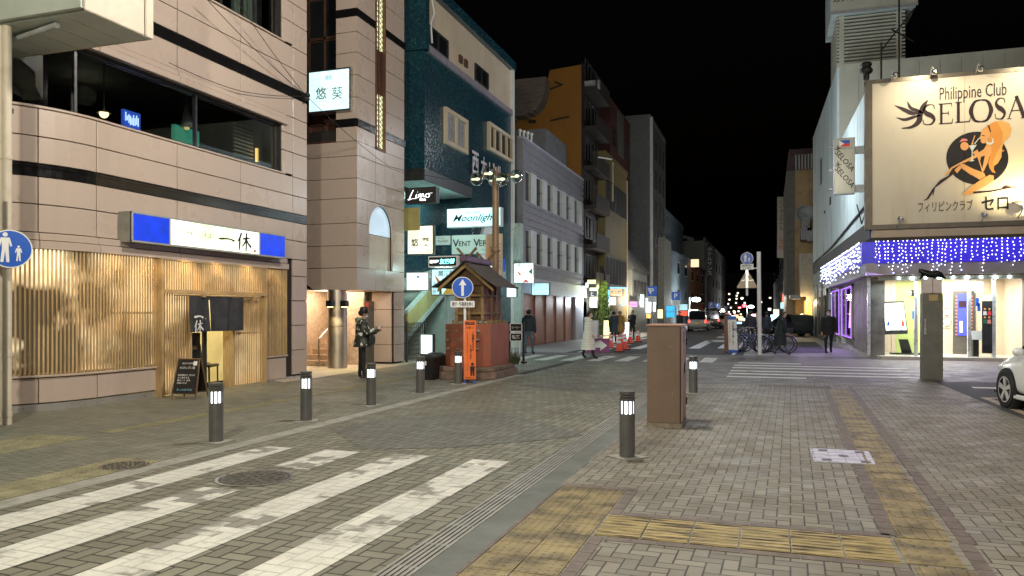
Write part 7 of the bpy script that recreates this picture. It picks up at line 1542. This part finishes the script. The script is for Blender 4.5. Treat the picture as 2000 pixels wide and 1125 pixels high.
# ================================================================== cars
M_['alloy'] = mat('alloy_rim', (.55, .55, .55), .35, .2)
def car(name, label, loc, rz, body, L=4.2, Wd=1.7, Hh=1.5, kind='hatch', rear=False, plate=(.7, .7, .6)):
    o = thing(name, label, 'car', loc, rz); pm = mat('car_paint', body, .22, .0, var=.02, coat=.8); h = Wd / 2
    # stations along +X (front) ; z of belt and roof
    if kind == 'van': ST = [(-.5, .35, .80, .80, .90), (-.485, .30, 1.0, 1.30, .97), (-.44, .28, 1.02, Hh - .05, .99), (-.2, .24, 1.0, Hh, 1), (.1, .24, .98, Hh - .01, 1), (.22, .24, .96, Hh - .08, 1), (.36, .24, .93, 1.02, .99), (.44, .26, .86, .90, .95), (.49, .32, .70, .72, .86), (.5, .38, .6, .6, .8)]
    else: ST = [(-.5, .36, .70, .72, .86), (-.48, .30, .88, .95, .94), (-.42, .26, .93, 1.20, .97), (-.30, .24, .93, Hh - .06, .99), (-.1, .22, .92, Hh, 1), (.08, .22, .90, Hh - .04, 1), (.2, .22, .88, 1.15, 1), (.28, .22, .86, .92, .99), (.40, .24, .79, .82, .95), (.475, .30, .64, .66, .86), (.5, .38, .5, .52, .76)]
    b = MB(); rr = []
    for x, zb0, zbelt, zt, wk_ in ST:
        w = h * wk_; tw = w * (.80 if zt > zbelt + .2 else .93); X = x * L; zs = zbelt
        rr.append([(X, -w * .9, zb0), (X, -w, zb0 + .12), (X, -w * 1.0, (zb0 + zs) / 2), (X, -w * .97, zs - .04), (X, -w * .93, zs), (X, -tw, zt - .05 if zt > zs + .1 else zt - .01), (X, -tw * .86, zt), (X, 0, zt + .015), (X, tw * .86, zt), (X, tw, zt - .05 if zt > zs + .1 else zt - .01), (X, w * .93, zs), (X, w * .97, zs - .04), (X, w, (zb0 + zs) / 2), (X, w, zb0 + .12), (X, w * .9, zb0)])
    b.rings(rr); b.build('body', pm, o, local=True, smooth=True, sub=2)
    gl = MB()
    def roofz(X, f): return None
    # glazing: side windows, screens as thin shells just outside the body
    for s in (-1, 1):
        xs = ((-.40, .12) if kind == 'van' else (-.34, .13)); q = lambda x, z, o_: (x * L, s * (h * (.945 - .14 * (z - .95) / max(.3, Hh - 1.05)) + .012), z)
        P_ = [q(xs[0], .99, 0), q(xs[1] + .10, .98, 0), q(xs[1], Hh - .14, 0), q(xs[0] + .03, Hh - .14, 0)]
        mid = [P_[0], P_[1], P_[2], P_[3]]; gl.prism(mid, (0, s * .006, 0))
    x0, x1 = (.345, .225) if kind == 'van' else (.262, .09)
    gl.prism([(x0 * L, -h * .80, 1.0), (x0 * L, h * .80, 1.0), (x1 * L, h * .70, Hh - .07), (x1 * L, -h * .70, Hh - .07)], (.03, 0, .02))
    xb = -.485 if kind == 'van' else -.455
    gl.prism([(xb * L - .02, -h * .78, 1.02), (xb * L - .02, h * .78, 1.02), ((xb + .035) * L - .02, h * .70, Hh - .14), ((xb + .035) * L - .02, -h * .70, Hh - .14)], (-.03, 0, .0)); gl.build('window', M_['darkglass'], o, local=True)
    for x in (-.30, .31):
        for s in (-1, 1):
            b = MB(); yy = s * (h - .10); b.lathe([(.36, -.10), (.375, 0), (.36, .105)], (x * L, yy, .33), 26, 'Y'); arch = b.build('wheel_arch', M_['black'], o, local=True, smooth=True)
            b = MB(); b.lathe([(.20, -.09), (.30, -.10), (.325, -.08), (.325, .08), (.30, .115), (.225, .118), (.21, .06)], (x * L, yy + s * .012, .325), 28, 'Y') if s > 0 else b.lathe([(.21, -.06), (.225, -.118), (.30, -.115), (.325, -.08), (.325, .08), (.30, .10), (.20, .09)], (x * L, yy + s * .012, .325), 28, 'Y')
            w = b.build('wheel', M_['rubber'], o, local=True, smooth=True); b = MB(); y2 = yy + s * .128
            for j in range(5):
                a = 2 * math.pi * j / 5 + .3; c_, s_ = math.cos(a), math.sin(a); px_, pz_ = -s_ * .028, c_ * .028
                b.prism([(x * L + .04 * c_ + px_ * .8, y2, .325 + .04 * s_ + pz_ * .8), (x * L + .215 * c_ + px_ * 1.5, y2, .325 + .215 * s_ + pz_ * 1.5), (x * L + .215 * c_ - px_ * 1.5, y2, .325 + .215 * s_ - pz_ * 1.5), (x * L + .04 * c_ - px_ * .8, y2, .325 + .04 * s_ - pz_ * .8)], (0, -s * .02, 0))
            b.lathe([(.205, 0), (.225, 0), (.225, -s * .03), (.205, -s * .03)], (x * L, y2, .325), 26, 'Y', False); b.lathe([(.05, 0), (.05, -s * .04)], (x * L, y2, .325), 12, 'Y'); b.build('rim', M_['alloy'], w, local=True)
    hl = glow('headlamp', (1, .95, .85), .6) if not rear else M_['clear']
    for s in (-1, 1):
        b = MB(); b.ball((L * .455, s * h * .68, .66), .13, 12, 8, (1.2, 1.1, .6)); b.build('headlight', mat('headlight_lens', (.5, .52, .55), .1, .3), o, local=True, smooth=True)
        b = MB(); b.box(-L * .5 - .005, -L * .47, s * h * .80 - .09, s * h * .80 + .09, .72, 1.0); b.build('tail_light', glow('tail_lamp_red', (1, .08, .05), 2.2 if rear else .25), o, local=True, bevel=.02)
        b = MB(); b.ball((L * .15, s * (h + .09), 1.0), .1, 12, 8, (.6, 1, .75)); b.tube([(L * .16, s * (h - .04), .95), (L * .15, s * (h + .05), .98)], .025, 6); b.build('mirror', pm, o, local=True, smooth=True)
    b = MB(); b.box(-L * .5 - .02, -L * .5 + .03, -.17, .17, .62, .78); b.build('number_plate', mat('number_plate', plate, .5), o, local=True)
    b = MB(); b.box(-L * .505, L * .505, -h * .86, h * .86, .17, .30); b.build('underbody', M_['black'], o, local=True, bevel=.04)
    b = MB()
    for s in (-1, 1): b.box(-L * .24, L * .25, s * (h - .02) - .03, s * (h - .02) + .03, .19, .27)
    b.build('side_skirt', pm, o, local=True, bevel=.015)
    return o
# white car at the right edge: left front wheel at about (3.95, 15.3)
hd_ = R(90 + 9); fw = gnd(1971, 797); dirv = Vector((math.cos(hd_), math.sin(hd_), 0)); lef = Vector((-dirv.y, dirv.x, 0)); Lc = 4.0
car('parked_car', 'white hatchback cut by the right picture edge, front wheel and bonnet showing', fw - dirv * (.31 * Lc) - lef * (1.69 / 2 - .05) , hd_, (.78, .80, .80), Lc, 1.69, 1.46)
def farcar(px, py, rz, *a, **k): g = gnd(px, py); return car(*a[:2], Vector((g.x, g.y, 0)), rz, *a[2:], **k)
farcar(1366, 646, R(90), 'minivan', 'silver grey minivan seen from behind with red tail lights on the road', (.30, .30, .30), 4.4, 1.75, 1.85, 'van', True, (.7, .55, .08))
farcar(1393, 641, R(90), 'flatbed_truck', 'dark truck with small amber lights ahead of the silver minivan', (.05, .045, .04), 5.2, 1.8, 2.1, 'van', True)
farcar(1414, 640, R(90), 'taxi', 'white taxi with a lit roof lamp and red tail lights at the far kerb', (.55, .58, .58), 4.4, 1.7, 1.5, 'hatch', True)
farcar(1546, 656, R(212), 'black_car', 'glossy black car pulling out of the far side street on the right', (.03, .03, .035), 4.3, 1.75, 1.55, 'hatch')
# ================================================================== left row of lit shops beyond the ribbed building
XS = -10.7
sf = thing('bar_shopfront', 'row of dark wooden bar fronts under the ochre tower and mustard building', 'shopfront', (XS, 54, 0))
b = MB(); b.box(-12, XS - .02, 47.0, 72, 0, 3.2); b.build('wall', mat('dark_front_wood', (.05, .04, .032), .7, isl=.4), sf)
M_['warmdoor'] = glow('warm_lit_doorway', (1, .72, .36), 1.3, .5, .8); M_['cooldoor'] = glow('cool_lit_doorway', (.75, .95, .88), .9, .5, .7)
for y0, y1, z0, z1, mm in ((50.3, 51.0, .2, 2.3, 'cooldoor'), (55.2, 56.2, .1, 2.2, 'warmdoor'), (59.5, 61.5, .1, 2.4, 'cooldoor'), (62.2, 64.6, .1, 2.5, 'warmdoor'), (66.5, 69.5, .1, 2.6, 'warmdoor')):
    b = MB()
    for s in (y0, y1): b.box(XS - .02, XS + .06, s - .06, s + .06, z0, z1)
    b.box(XS - .02, XS + .06, y0, y1, z1 - .06, z1 + .06); b.box(XS - .02, XS + .05, (y0 + y1) / 2 - .04, (y0 + y1) / 2 + .04, z0, z1); w = b.build('door', M_['wood_d'], sf); b = MB(); b.box(XS - .01, XS + .0, y0 + .06, y1 - .06, z0, z1 - .06); b.build('pane', M_[mm], w)
G_['yel'] = glow('yellow_sign_face', (1, .88, .42), 1.6, .2); G_['pink'] = glow('pink_sign_face', (1, .35, .75), 1.4); G_['aqua'] = glow('aqua_sign_face', (.05, .55, 1), 1.1, .3); G_['orange'] = glow('orange_sign_face', (1, .5, .12), 1.3, .3); G_['star'] = glow('street_light_head', (.9, 1, .97), 25, 0)
o, M, w, h = lbox('lightbox_sign', 'glaring white sign box at the far end of the brown shutters', 'sign', 1131, 558, 1143, 581, 46.4, G_['white'], .3, 'white', 'lit signs of the far bars', .01)
o, M, w, h = lbox('pillar_sign', 'glaring white upright light column beside the far end of the brown shutters', 'sign', 1143, 552, 1149, 648, 47.5, G_['white'], .3, 'white', 'lit signs of the far bars', .01)
o, M, w, h = lbox('lightbox_sign', 'pale yellow upright lit sign with a dark label right of the white light column', 'sign', 1147, 546, 1166, 601, 47.8, G_['yel'], .3, 'grey', 'lit signs of the far bars', .02); flatpoly([[(-w * .5, -h * .12), (w * .5, -h * .12), (w * .5, h * .1), (-w * .5, h * .1)]], M, INK, o); text('と', M, w * .3, h * .14, M_['signwhite'], o, dz=.008, dy=-h * .01)
# ivy lit green
b = MB(); p0 = onY(1165, 655, 49); p1 = onY(1180, 548, 49); IVY = mat('ivy_leaf', (.10, .16, .025), .6, isl=.5)
for i in range(1500):
    t_ = rnd.random(); z = p0.z + (p1.z - p0.z) * t_; wd = 1.0 + .6 * (1 - t_) * rnd.random(); x = p0.x + .25 + rnd.uniform(-.5, .5) * wd; y = 49 + rnd.uniform(-.25, .25); s = Vector((rnd.uniform(-1, 1), rnd.uniform(-1, 1), rnd.uniform(-1, 1))).normalized() * .09; e = s.cross(Vector((rnd.uniform(-1, 1), rnd.uniform(-1, 1), rnd.uniform(-1, 1)))).normalized() * .06; c_ = Vector((x, y, z)); b.add([c_ - s, c_ + e, c_ + s, c_ - e], [(0, 1, 2, 3)])
iv = thing('climbing_plant', 'tall ivy lit yellow green climbing beside the pale yellow bar sign', 'plant', (p0.x, 49, 0)); b.build('foliage', IVY, iv); b = MB()
for k in range(4): b.tube([(p0.x + .1 + .12 * k, 49.1, 0), (p0.x + .2 + .1 * k, 49.1, p1.z)], .03, 5)
b.build('stem', M_['wood_d'], iv); lamp('ivy_light', 'POINT', (p0.x + .5, 48.2, 3.2), 60, (.9, 1, .45), .1)
sl_ = thing('bamboo_screen', 'dark slanted timber screen leaning right of the ivy', 'screen', (p0.x + 1.6, 50, 0)); b = MB(); q0, q1, q2, q3 = onY(1183, 655, 50), onY(1196, 655, 50), onY(1180, 520, 50), onY(1172, 520, 50); b.prism([(q0.x, 50, 0), (q1.x, 50, 0), (q2.x, 50, q2.z), (q3.x, 50, q3.z)], (0, .2, 0)); b.build('panel', M_['dark'], sl_)
for (px0, py0, px1, py1, Y, f, lb, tx, mm) in ((1191, 563, 1216, 578, 52, M_['wood'], 'wooden bar signboard of thick dark characters framed by blue neon', 'たこ焼', INK), (1190, 580, 1203, 596, 52.2, G_['warm'], 'square cream lit bar sign below the wooden signboard', '酒', M_['bronze']), (1229, 577, 1244, 588, 58, M_['grey'], 'grey bar signboard of dark characters above the pink sign', 'やまと', INK), (1229, 589, 1245, 600, 58.2, G_['pink'], 'small pink lit bar sign', 'スナック', M_['maroon']), (1250, 575, 1258, 600, 60, G_['cyan'], 'upright pale lit sign with dark dots right of the pink sign', '麺', INK), (1261, 582, 1281, 612, 63, G_['white'], 'large glaring white shop sign behind the first parking sign', '', INK), (1262, 613, 1280, 622, 63.1, G_['orange'], 'orange lit strip below the large white shop sign', '', INK), (1301, 597, 1318, 620, 74, G_['aqua'], 'aqua blue lit shop sign left of the second parking sign', 'ROOM', M_['signwhite']), (1327, 594, 1343, 606, 82, G_['cyan'], 'pale blue and white lit sign right of the second parking sign', '', INK), (1327, 607, 1343, 617, 82.2, glow('red_sign_face', (1, .12, .06), 1.2, .3), 'red lit sign below the pale blue one', '', INK), (1284, 604, 1295, 622, 70, G_['yel'], 'warm yellow lit shop sign between the two parking signs', '', INK)):
    o, M, w, h = lbox('lightbox_sign', lb, 'sign', px0, py0, px1, py1, Y, f, .3, 'dsteel', 'lit signs of the far bars', .02)
    if tx: text(tx, M, w * .8, h * .7, mm, o, bold=.02)
    if 'neon' in lb:
        b = MB(); b.tube([(-w * .62, 0, h * .62), (w * .75, 0, h * .5), (w * .75, 0, -h * 1.6), (w * .4, 0, -h * 1.7)], .05, 6); b.tube([(-w * .6, 0, h * .3), (-w * .6, 0, -h * 1.6)], .05, 6); cM = Matrix.Translation(M.translation + Vector((0, .1, 0))); b.v = [cM @ p for p in b.v]; b.build('neon_tube', glow('blue_neon_tube', (.1, .45, 1), 2.5), o)
def aboard(name, label, px, py, w, h, m, group=None):
    o = thing(name, label, 'sign', gnd(px, py), 0, group); g = TM[o].translation
    b = MB(); b.rings([[(g.x - w / 2, g.y - .18, .08), (g.x + w / 2, g.y - .18, .08), (g.x + w / 2, g.y - .15, .08), (g.x - w / 2, g.y - .15, .08)], [(g.x - w / 2, g.y - .02, h), (g.x + w / 2, g.y - .02, h), (g.x + w / 2, g.y, h), (g.x - w / 2, g.y, h)]]); b.build('board', m, o); b = MB()
    for s in (-1, 1): b.tube([(g.x + s * w / 2, g.y - .2, 0), (g.x + s * w / 2, g.y - .01, h)], .02, 5); b.tube([(g.x + s * w / 2, g.y + .25, 0), (g.x + s * w / 2, g.y - .01, h)], .02, 5)
    b.build('leg', M_['steel'], o)
aboard('lit_board', 'yellow glowing pavement board left of the slate coat person', 1188, 663, .55, 1.15, G_['yel']); aboard('lit_board', 'white glowing pavement board between the mustard coat person and the man in black', 1222, 664, .45, 1.05, glow('white_board_glow', (.95, 1, .97), 1.3)); aboard('menu_board', 'white tilted pavement menu board just behind the cream coat walker', 1160, 668, .5, 1.2, M_['signwhite'])
b = MB(); b.box(-11.2, -10.75, 47.0, 47.4, 0, 2.3); tag(b.build('shutter_pillar', M_['dark']), 'dark narrow pillar at the far end of the brown shutters', 'pillar')
def psign(px, py0, py1, D, label, arrow=False, grp='parking signs along the road'):
    c_ = atD(px, (py0 + py1) / 2, D); s = (py1 - py0) / FPX * D; o = thing('parking_sign', label, 'road sign', (c_.x, c_.y, 0), 0, grp)
    b = MB(); b.tube([(c_.x, c_.y + .05, 0), (c_.x, c_.y + .05, c_.z + s * .6)], .045, 8); b.build('pole', M_['grey'], o); b = MB(); b.box(c_.x - s / 2, c_.x + s / 2, c_.y - .02, c_.y, c_.z - s / 2, c_.z + s / 2); b.build('plate', mat('parking_blue', (.02, .13, .65), .3), o)
    M = frame((c_.x, c_.y - .02, c_.z), *FY); text('P', M, s * .6, s * .62, M_['signwhite'], o, bold=.03); 
    if arrow: flatpoly([[(-s * .42, s * .3), (-s * .2, s * .3), (-s * .2, -s * .3), (-s * .3, -s * .1)]], M, M_['signwhite'], o)
    b = MB(); b.box(c_.x - s * .45, c_.x + s * .45, c_.y - .02, c_.y, c_.z - s * 1.15, c_.z - s * .55); b.build('sub_plate', M_['signwhite'], o); text('8-20\n60分', frame((c_.x, c_.y - .02, c_.z - s * .85), *FY), s * .7, s * .45, INK, o)
psign(1273.5, 559, 578, 42, 'largest blue parking sign with an arrow, above the left part of the brown cabinet', True); psign(1320, 570, 586, 50, 'second blue parking sign on a thin post right of the first'); psign(1389, 590, 600, 80, 'small far blue parking sign left of the hotel base'); psign(1402, 593, 601, 95, 'smaller far blue parking sign right of the hotel base'); psign(1417, 598, 604, 115, 'furthest tiny blue parking sign at the end of the row')
b = MB(); c_ = gnd(1277, 650); b.box(c_.x - .25, c_.x + .25, c_.y, c_.y + .3, 0, 1.7); tag(b.build('parking_meter', M_['dsteel']), 'dark grey parking meter box below the first parking sign', 'parking meter')
def slight(px, py, D, label, col, r=.22, power=500):
    c_ = atD(px, py, D); o = thing('street_light', label, 'street light', (c_.x, c_.y, 0)); b = MB(); b.tube([(c_.x - .8, c_.y + .2, 0), (c_.x - .8, c_.y + .2, c_.z + .2), (c_.x, c_.y, c_.z + .2)], .07, 8); b.build('pole', M_['grey'], o)
    b = MB(); b.ball(c_, r, 10, 7, (1.2, 1.2, .6)); b.build('lamp_head', col, o, smooth=True); lamp('street_light_lamp', 'POINT', c_ - Vector((0, .6, .4)), power, (.9, 1, .97), .2)
slight(1360, 585, 90, 'brilliant white street light glaring at the foot of the orange brick building', G_['star'], .42, 700); slight(1374, 606, 120, 'fainter white street light beyond the silver minivan', G_['star'], .2, 500)
slight(1467, 599, 150, 'pale green white street light left of the white pole far down the road', G_['star'], .45, 500)
# traffic lights far down the road
for px, py, D, lb, cc in ((1449, 597, 140, 'red glowing traffic light far down the road', (1, .04, .05)), (1441, 600, 170, 'smaller red traffic light left of the large one', (1, .08, .08))):
    c_ = atD(px, py, D); o = thing('traffic_light', lb, 'traffic light', (c_.x, c_.y, 0)); b = MB(); b.tube([(c_.x - 2.5, c_.y + .1, 0), (c_.x - 2.5, c_.y + .1, c_.z), (c_.x, c_.y + .1, c_.z)], .08, 6); b.build('pole', M_['grey'], o); b = MB(); b.box(c_.x - .7, c_.x + .7, c_.y, c_.y + .3, c_.z - .25, c_.z + .25); b.build('housing', M_['dark'], o); b = MB(); b.ball((c_.x + .4, c_.y - .02, c_.z), .32, 10, 7); b.build('lit_lens', glow('signal_red', cc, 14, 0), o)
sg = thing('lit_window_cluster', 'scatter of tiny warm lit windows on a dark block far beyond the traffic light', 'building', (-8, 230, 0)); q = atD(1436, 596, 230); b = MB(); b.box(q.x - 4, q.x + 3.5, q.y + .2, q.y + 6, 0, q.z + 4); b.build('wall', M_['dark'], sg)
for k in range(24): b = MB(); x = q.x + rnd.uniform(-3.6, 3); z = q.z + rnd.uniform(-3, 3.4); b.box(x, x + .5, q.y + .1, q.y + .2, z, z + .45); b.build('window', M_['litwin'], sg)
# far shop lights on both sides
FL = ['white sign at the foot of the orange brick building', 'pale cyan sign just left of the silver minivan roof', 'red sign above the silver minivan', 'amber sign between the minivan and the hotel base', 'cold white sign under the far parking signs', 'blue sign above the white taxi', 'pink sign right of the furthest parking sign', 'white sign high above the taxi', 'pale cyan sign at the end of the hotel front', 'red sign above the white notice board', 'amber sign below the red traffic light', 'cold white sign between the notice board and the white pole', 'blue sign low beside the notice board', 'pink sign just left of the white pole', 'white sign high to the right of the white pole', 'pale cyan sign behind the persons right of the white pole']
far = 'small glowing shop signs far down the road'
cols = [(1, .95, .85), (.5, .9, 1), (1, .35, .2), (1, .75, .3), (.8, .9, 1), (.3, .5, 1), (1, .5, .6)]
for k, (px, py, D, s) in enumerate(((1352, 612, 95, .9), (1364, 615, 110, .7), (1377, 612, 115, .8), (1384, 617, 125, .7), (1398, 611, 130, .9), (1408, 618, 140, .9), (1422, 617, 150, .9), (1413, 606, 150, .7), (1430, 620, 160, .8), (1438, 618, 160, .7), (1447, 622, 150, .7), (1456, 625, 150, .6), (1444, 632, 110, .5), (1472, 617, 150, .7), (1503, 604, 170, .5), (1513, 622, 105, 1.0))):
    c_ = atD(px, py, D); q = k % 7; w_ = s * (1 + .4 * rnd.random()); o = thing('glowing_sign', 'tiny glowing ' + FL[k], 'sign', (c_.x, c_.y, 0), 0, far)
    b = MB(); b.box(c_.x - w_ / 2, c_.x + w_ / 2, c_.y, c_.y + .1, c_.z - s / 2, c_.z + s / 2); b.build('lit_face', glow('far_sign_glow', cols[q], 3.2, .3), o); b = MB(); b.box(c_.x - w_ / 2, c_.x + w_ / 2, c_.y + .1, c_.y + .3, c_.z - s / 2, c_.z + s / 2); b.box(c_.x - .05, c_.x + .05, c_.y + .12, c_.y + .25, 0, c_.z); b.build('housing', M_['dark'], o)
# ================================================================== right-hand row beyond the club
BRW = thing('tan_side_building', 'tall building with a dirty tan side wall behind the pale blue corner building', 'building', (4, 66, 0)); Y_ = 62.0
a, c_ = onY(1553, 332, Y_), onY(1592, 332, Y_); b = MB(); b.box(a.x, c_.x + 6, Y_, Y_ + 12, 0, a.z); b.build('wall', mat('tan_stained_wall', (.36, .25, .13), .8, var=.3, scale=.6, dirt=((.12, .09, .05), .9, .6)), BRW)
t0, t1 = onY(1541, 308, Y_ + 1), onY(1592, 289, Y_ + 1); b = MB(); b.box(t0.x + .6, t1.x + 6, Y_ - .2, Y_ + 12, a.z, a.z + 1.2); b.box(t0.x, t1.x + 6, Y_ + 1, Y_ + 12, a.z + 1.2, t1.z); b.build('parapet', mat('dark_red_parapet', (.09, .05, .045), .8), BRW)
b = MB(); q = a.z
for k in range(14): b.box(a.x + k * .22, a.x + k * .22 + .1, Y_ - .26, Y_ - .2, q, q + 1.1)
b.build('railing', M_['grey'], BRW); b = MB(); b.box(a.x - .6, a.x, Y_ + .3, Y_ + 12, 0, a.z)
for k in range(6): b.box(a.x - .65, a.x - .6, Y_ + .8 + k * 1.9, Y_ + 1.1 + k * 1.9, 3, a.z - .5)
b.build('front_wall', mat('dark_grey_front', (.14, .13, .11), .7), BRW)
q = onY(1572, 417, Y_ - .6); b = MB(); b.lathe([(.05, .3), (.45, .12), (.62, -.1), (.66, -.1), (.48, .16), (.05, .36)], q, 16, 'Y'); b.tube([q, q + Vector((.3, .6, -.6))], .05, 5); tag(b.build('satellite_dish', M_['grey']), 'grey satellite dish on the tan side wall', 'satellite dish')
for k, (px0, py0, px1, py1, lb) in enumerate(((1564, 445, 1577, 468, 'dark air conditioning box below the satellite dish'), (1577, 450, 1589, 470, 'pale grey air conditioning box beside the pale blue wall'), (1566, 428, 1582, 445, 'dark curved duct just below the satellite dish'))): a2, c2 = onY(px0, py1, Y_ - 2), onY(px1, py0, Y_ - 2); b = MB(); b.box(a2.x, c2.x, Y_ - 2, Y_, a2.z, c2.z); b.box(a2.x + .1, c2.x - .1, Y_ - 2.05, Y_ - 2, a2.z + .1, c2.z - .1); tag(b.build('air_conditioner', M_['grey'] if k == 1 else M_['dsteel'], bevel=.05), lb, 'air conditioner')
LB = thing('low_white_shop', 'low white two storey shop with a warm lit corner before the tan side wall', 'building', (3, 59, 0)); a2, c2 = onY(1563, 495, 59), onY(1590, 495, 59); b = MB(); b.box(a2.x, c2.x + 3, 59, 61.8, 2.8, a2.z); b.box(a2.x + .4, c2.x + 3, 59.3, 61.8, 0, 2.8); b.build('wall', mat('offwhite_shop_wall', (.40, .36, .31), .7), LB); b = MB(); b.box(a2.x - .7, a2.x, 58.6, 61.8, 2.6, 2.9); b.build('canopy', M_['grey'], LB); b = MB(); b.box(a2.x + .35, a2.x + .4, 59.5, 61.5, .3, 2.5); b.box(a2.x + .45, a2.x + .8, 59.26, 59.3, .3, 2.4); b.build('lit_window', G_['orange'], LB); lamp('shop_corner_light', 'POINT', (a2.x + .2, 58.7, 2.3), 90, (1, .75, .35), .1)
b = MB()
for k in range(3): b.box(SX(47 + 3 * k) - .1 + .0, SX(47 + 3 * k) + .4, 46.3 + 3.2 * k, 49.3 + 3.2 * k, 0, 3.4 + .3 * (k % 2))
dsh = thing('dark_shop_row', 'dark closed shop fronts continuing past the icicle lights', 'shopfront', (2.5, 50, 0)); b.build('wall', M_['dsteel'], dsh); b = MB()
for k in range(6): b.box(SX(47) - .18, SX(47) - .12, 46.4 + 1.6 * k, 47.5 + 1.6 * k, .3, 2.6)
b.build('shutter', M_['dark'], dsh)
VS = thing('vertical_sign', 'tall weathered vertical sign with red characters at its foot on the right hand row', 'sign', onY(1526, 505, 82)); s0, s1 = onY(1518, 503, 82), onY(1534, 384, 82); b = MB(); b.box(s0.x, s1.x, 82, 82.5, s0.z, s1.z); b.build('panel', mat('weathered_sign', (.36, .34, .31), .6), VS); M = frame(((s0.x + s1.x) / 2, 82, (s0.z + s1.z) / 2), *FY); hh = s1.z - s0.z
text('玉\n光', M, .6, hh * .34, mat('dull_red_letter', (.42, .10, .06), .6), VS, dy=-hh * .28); text('ビ\nジ\nネ\nス\nホ\nテ\nル', M, .5, hh * .5, INK, VS, dy=hh * .2); b = MB(); b.box(s1.x, s1.x + 1.5, 82.2, 82.3, s0.z + .3, s0.z + .45); b.box(s1.x, s1.x + 1.5, 82.2, 82.3, s1.z - .5, s1.z - .35); b.build('bracket', M_['dsteel'], VS)
for k, (px0, px1, D0, D1, py, lb, col) in enumerate(((1553, 1536, 76, 92, 395, 'grey four storey front behind the weathered vertical sign', (.16, .15, .14)), (1538, 1522, 92, 112, 470, 'lower grey front beyond the vertical sign', (.20, .20, .19)), (1524, 1511, 112, 150, 545, 'furthest low front of the right hand row', (.15, .15, .15)))): ang(px0, px1, D0, D1, py, lb, 'row_building', mat('row_wall', col, .8), 9, (4 - k, 3, 3.2, 1.4, 1.6, 4), -1)
for px0, py0, px1, py1, Y, f, lb in ((1554, 558, 1567, 571, 68, G_['aqua'], 'blue and white lit square sign left of the low white shop'), (1546, 570, 1557, 580, 76, G_['yel'], 'yellow and orange lit sign below the blue square sign'), (1537, 582, 1552, 596, 78, G_['warm'], 'large warm white shop sign above the black car'), (1527, 574, 1534, 590, 90, glow('red_upright', (1, .2, .12), 1.1), 'upright red and white lit sign at the right row'), (1524, 590, 1536, 603, 92, G_['cyan'], 'cold white lit sign beside the walking person'), (1510, 604, 1522, 616, 100, G_['warm'], 'round warm lit sign furthest along the right row'), (1566, 600, 1571, 640, 66, glow('blue_shop_window', (.1, .25, 1), .9), 'narrow blue lit shop window at the low white shop')):
    o, M, w, h = lbox('lightbox_sign', lb, 'sign', px0, py0, px1, py1, Y, f, .3, 'dsteel', 'lit signs of the right hand row', .02)
    if 'blue and white' in lb: flatpoly([circ(0, h * .05, w * .28, 16, h * .16)], M, M_['signwhite'], o)
lamp('right_row_light', 'POINT', (-.2, 74, 3.0), 520, (1, .9, .75), .3); lamp('left_row_light', 'POINT', (-9.6, 60, 2.6), 420, (1, .88, .68), .3); lamp('left_row_light', 'POINT', (-9.8, 50.5, 2.4), 260, (1, .95, .9), .3); lamp('shutter_corner_light', 'POINT', (-10.2, 46.6, 2.3), 200, (.8, .92, 1), .2)
# ---- overhead wires
def wire(name_label, pts, r=.008):
    P_ = []
    for i in range(len(pts) - 1):
        a, c_ = Vector(pts[i]), Vector(pts[i + 1]); L_ = (c_ - a).length
        for k in range(8): t_ = k / 8; p = a.lerp(c_, t_); p.z -= .16 * L_ * .12 * 4 * t_ * (1 - t_); P_.append(p)
    P_.append(Vector(pts[-1])); b = MB(); b.tube(P_, r, 5); tag(b.build('wire', M_['dark']), name_label, 'wire')
cn = onX(598, 187, -11.2); wire('thin black wire crossing the upper tiled front down to the corner knot', [onX(405, 0, -10.9), cn]); wire('second thin wire from above the upper window to the corner knot', [onX(462, 0, -10.9), cn]); wire('pale wire from the corner knot down across the beige tower to the lamp post', [cn, onX(760, 325, -11.1), (-7.4, 20.3, 5.25)]); wire('slack wire along the upstairs window head', [onX(330, 122, -11.2), onX(470, 178, -11.2), cn]); wire('thin wire from the teal wall to the ribbed building', [(-11.2, 32, 5.0), (-10.95, 34.2, 5.8), (-10.9, 36, 6.2)])
b = MB()
for k in range(5): b.ball(cn + Vector((rnd.uniform(-.05, .1), rnd.uniform(-.1, .1), rnd.uniform(-.12, .12))), .06, 6, 5)
tag(b.build('wire_knot', M_['dark']), 'dark knot of wires and insulators at the end of the tiled front', 'wire')
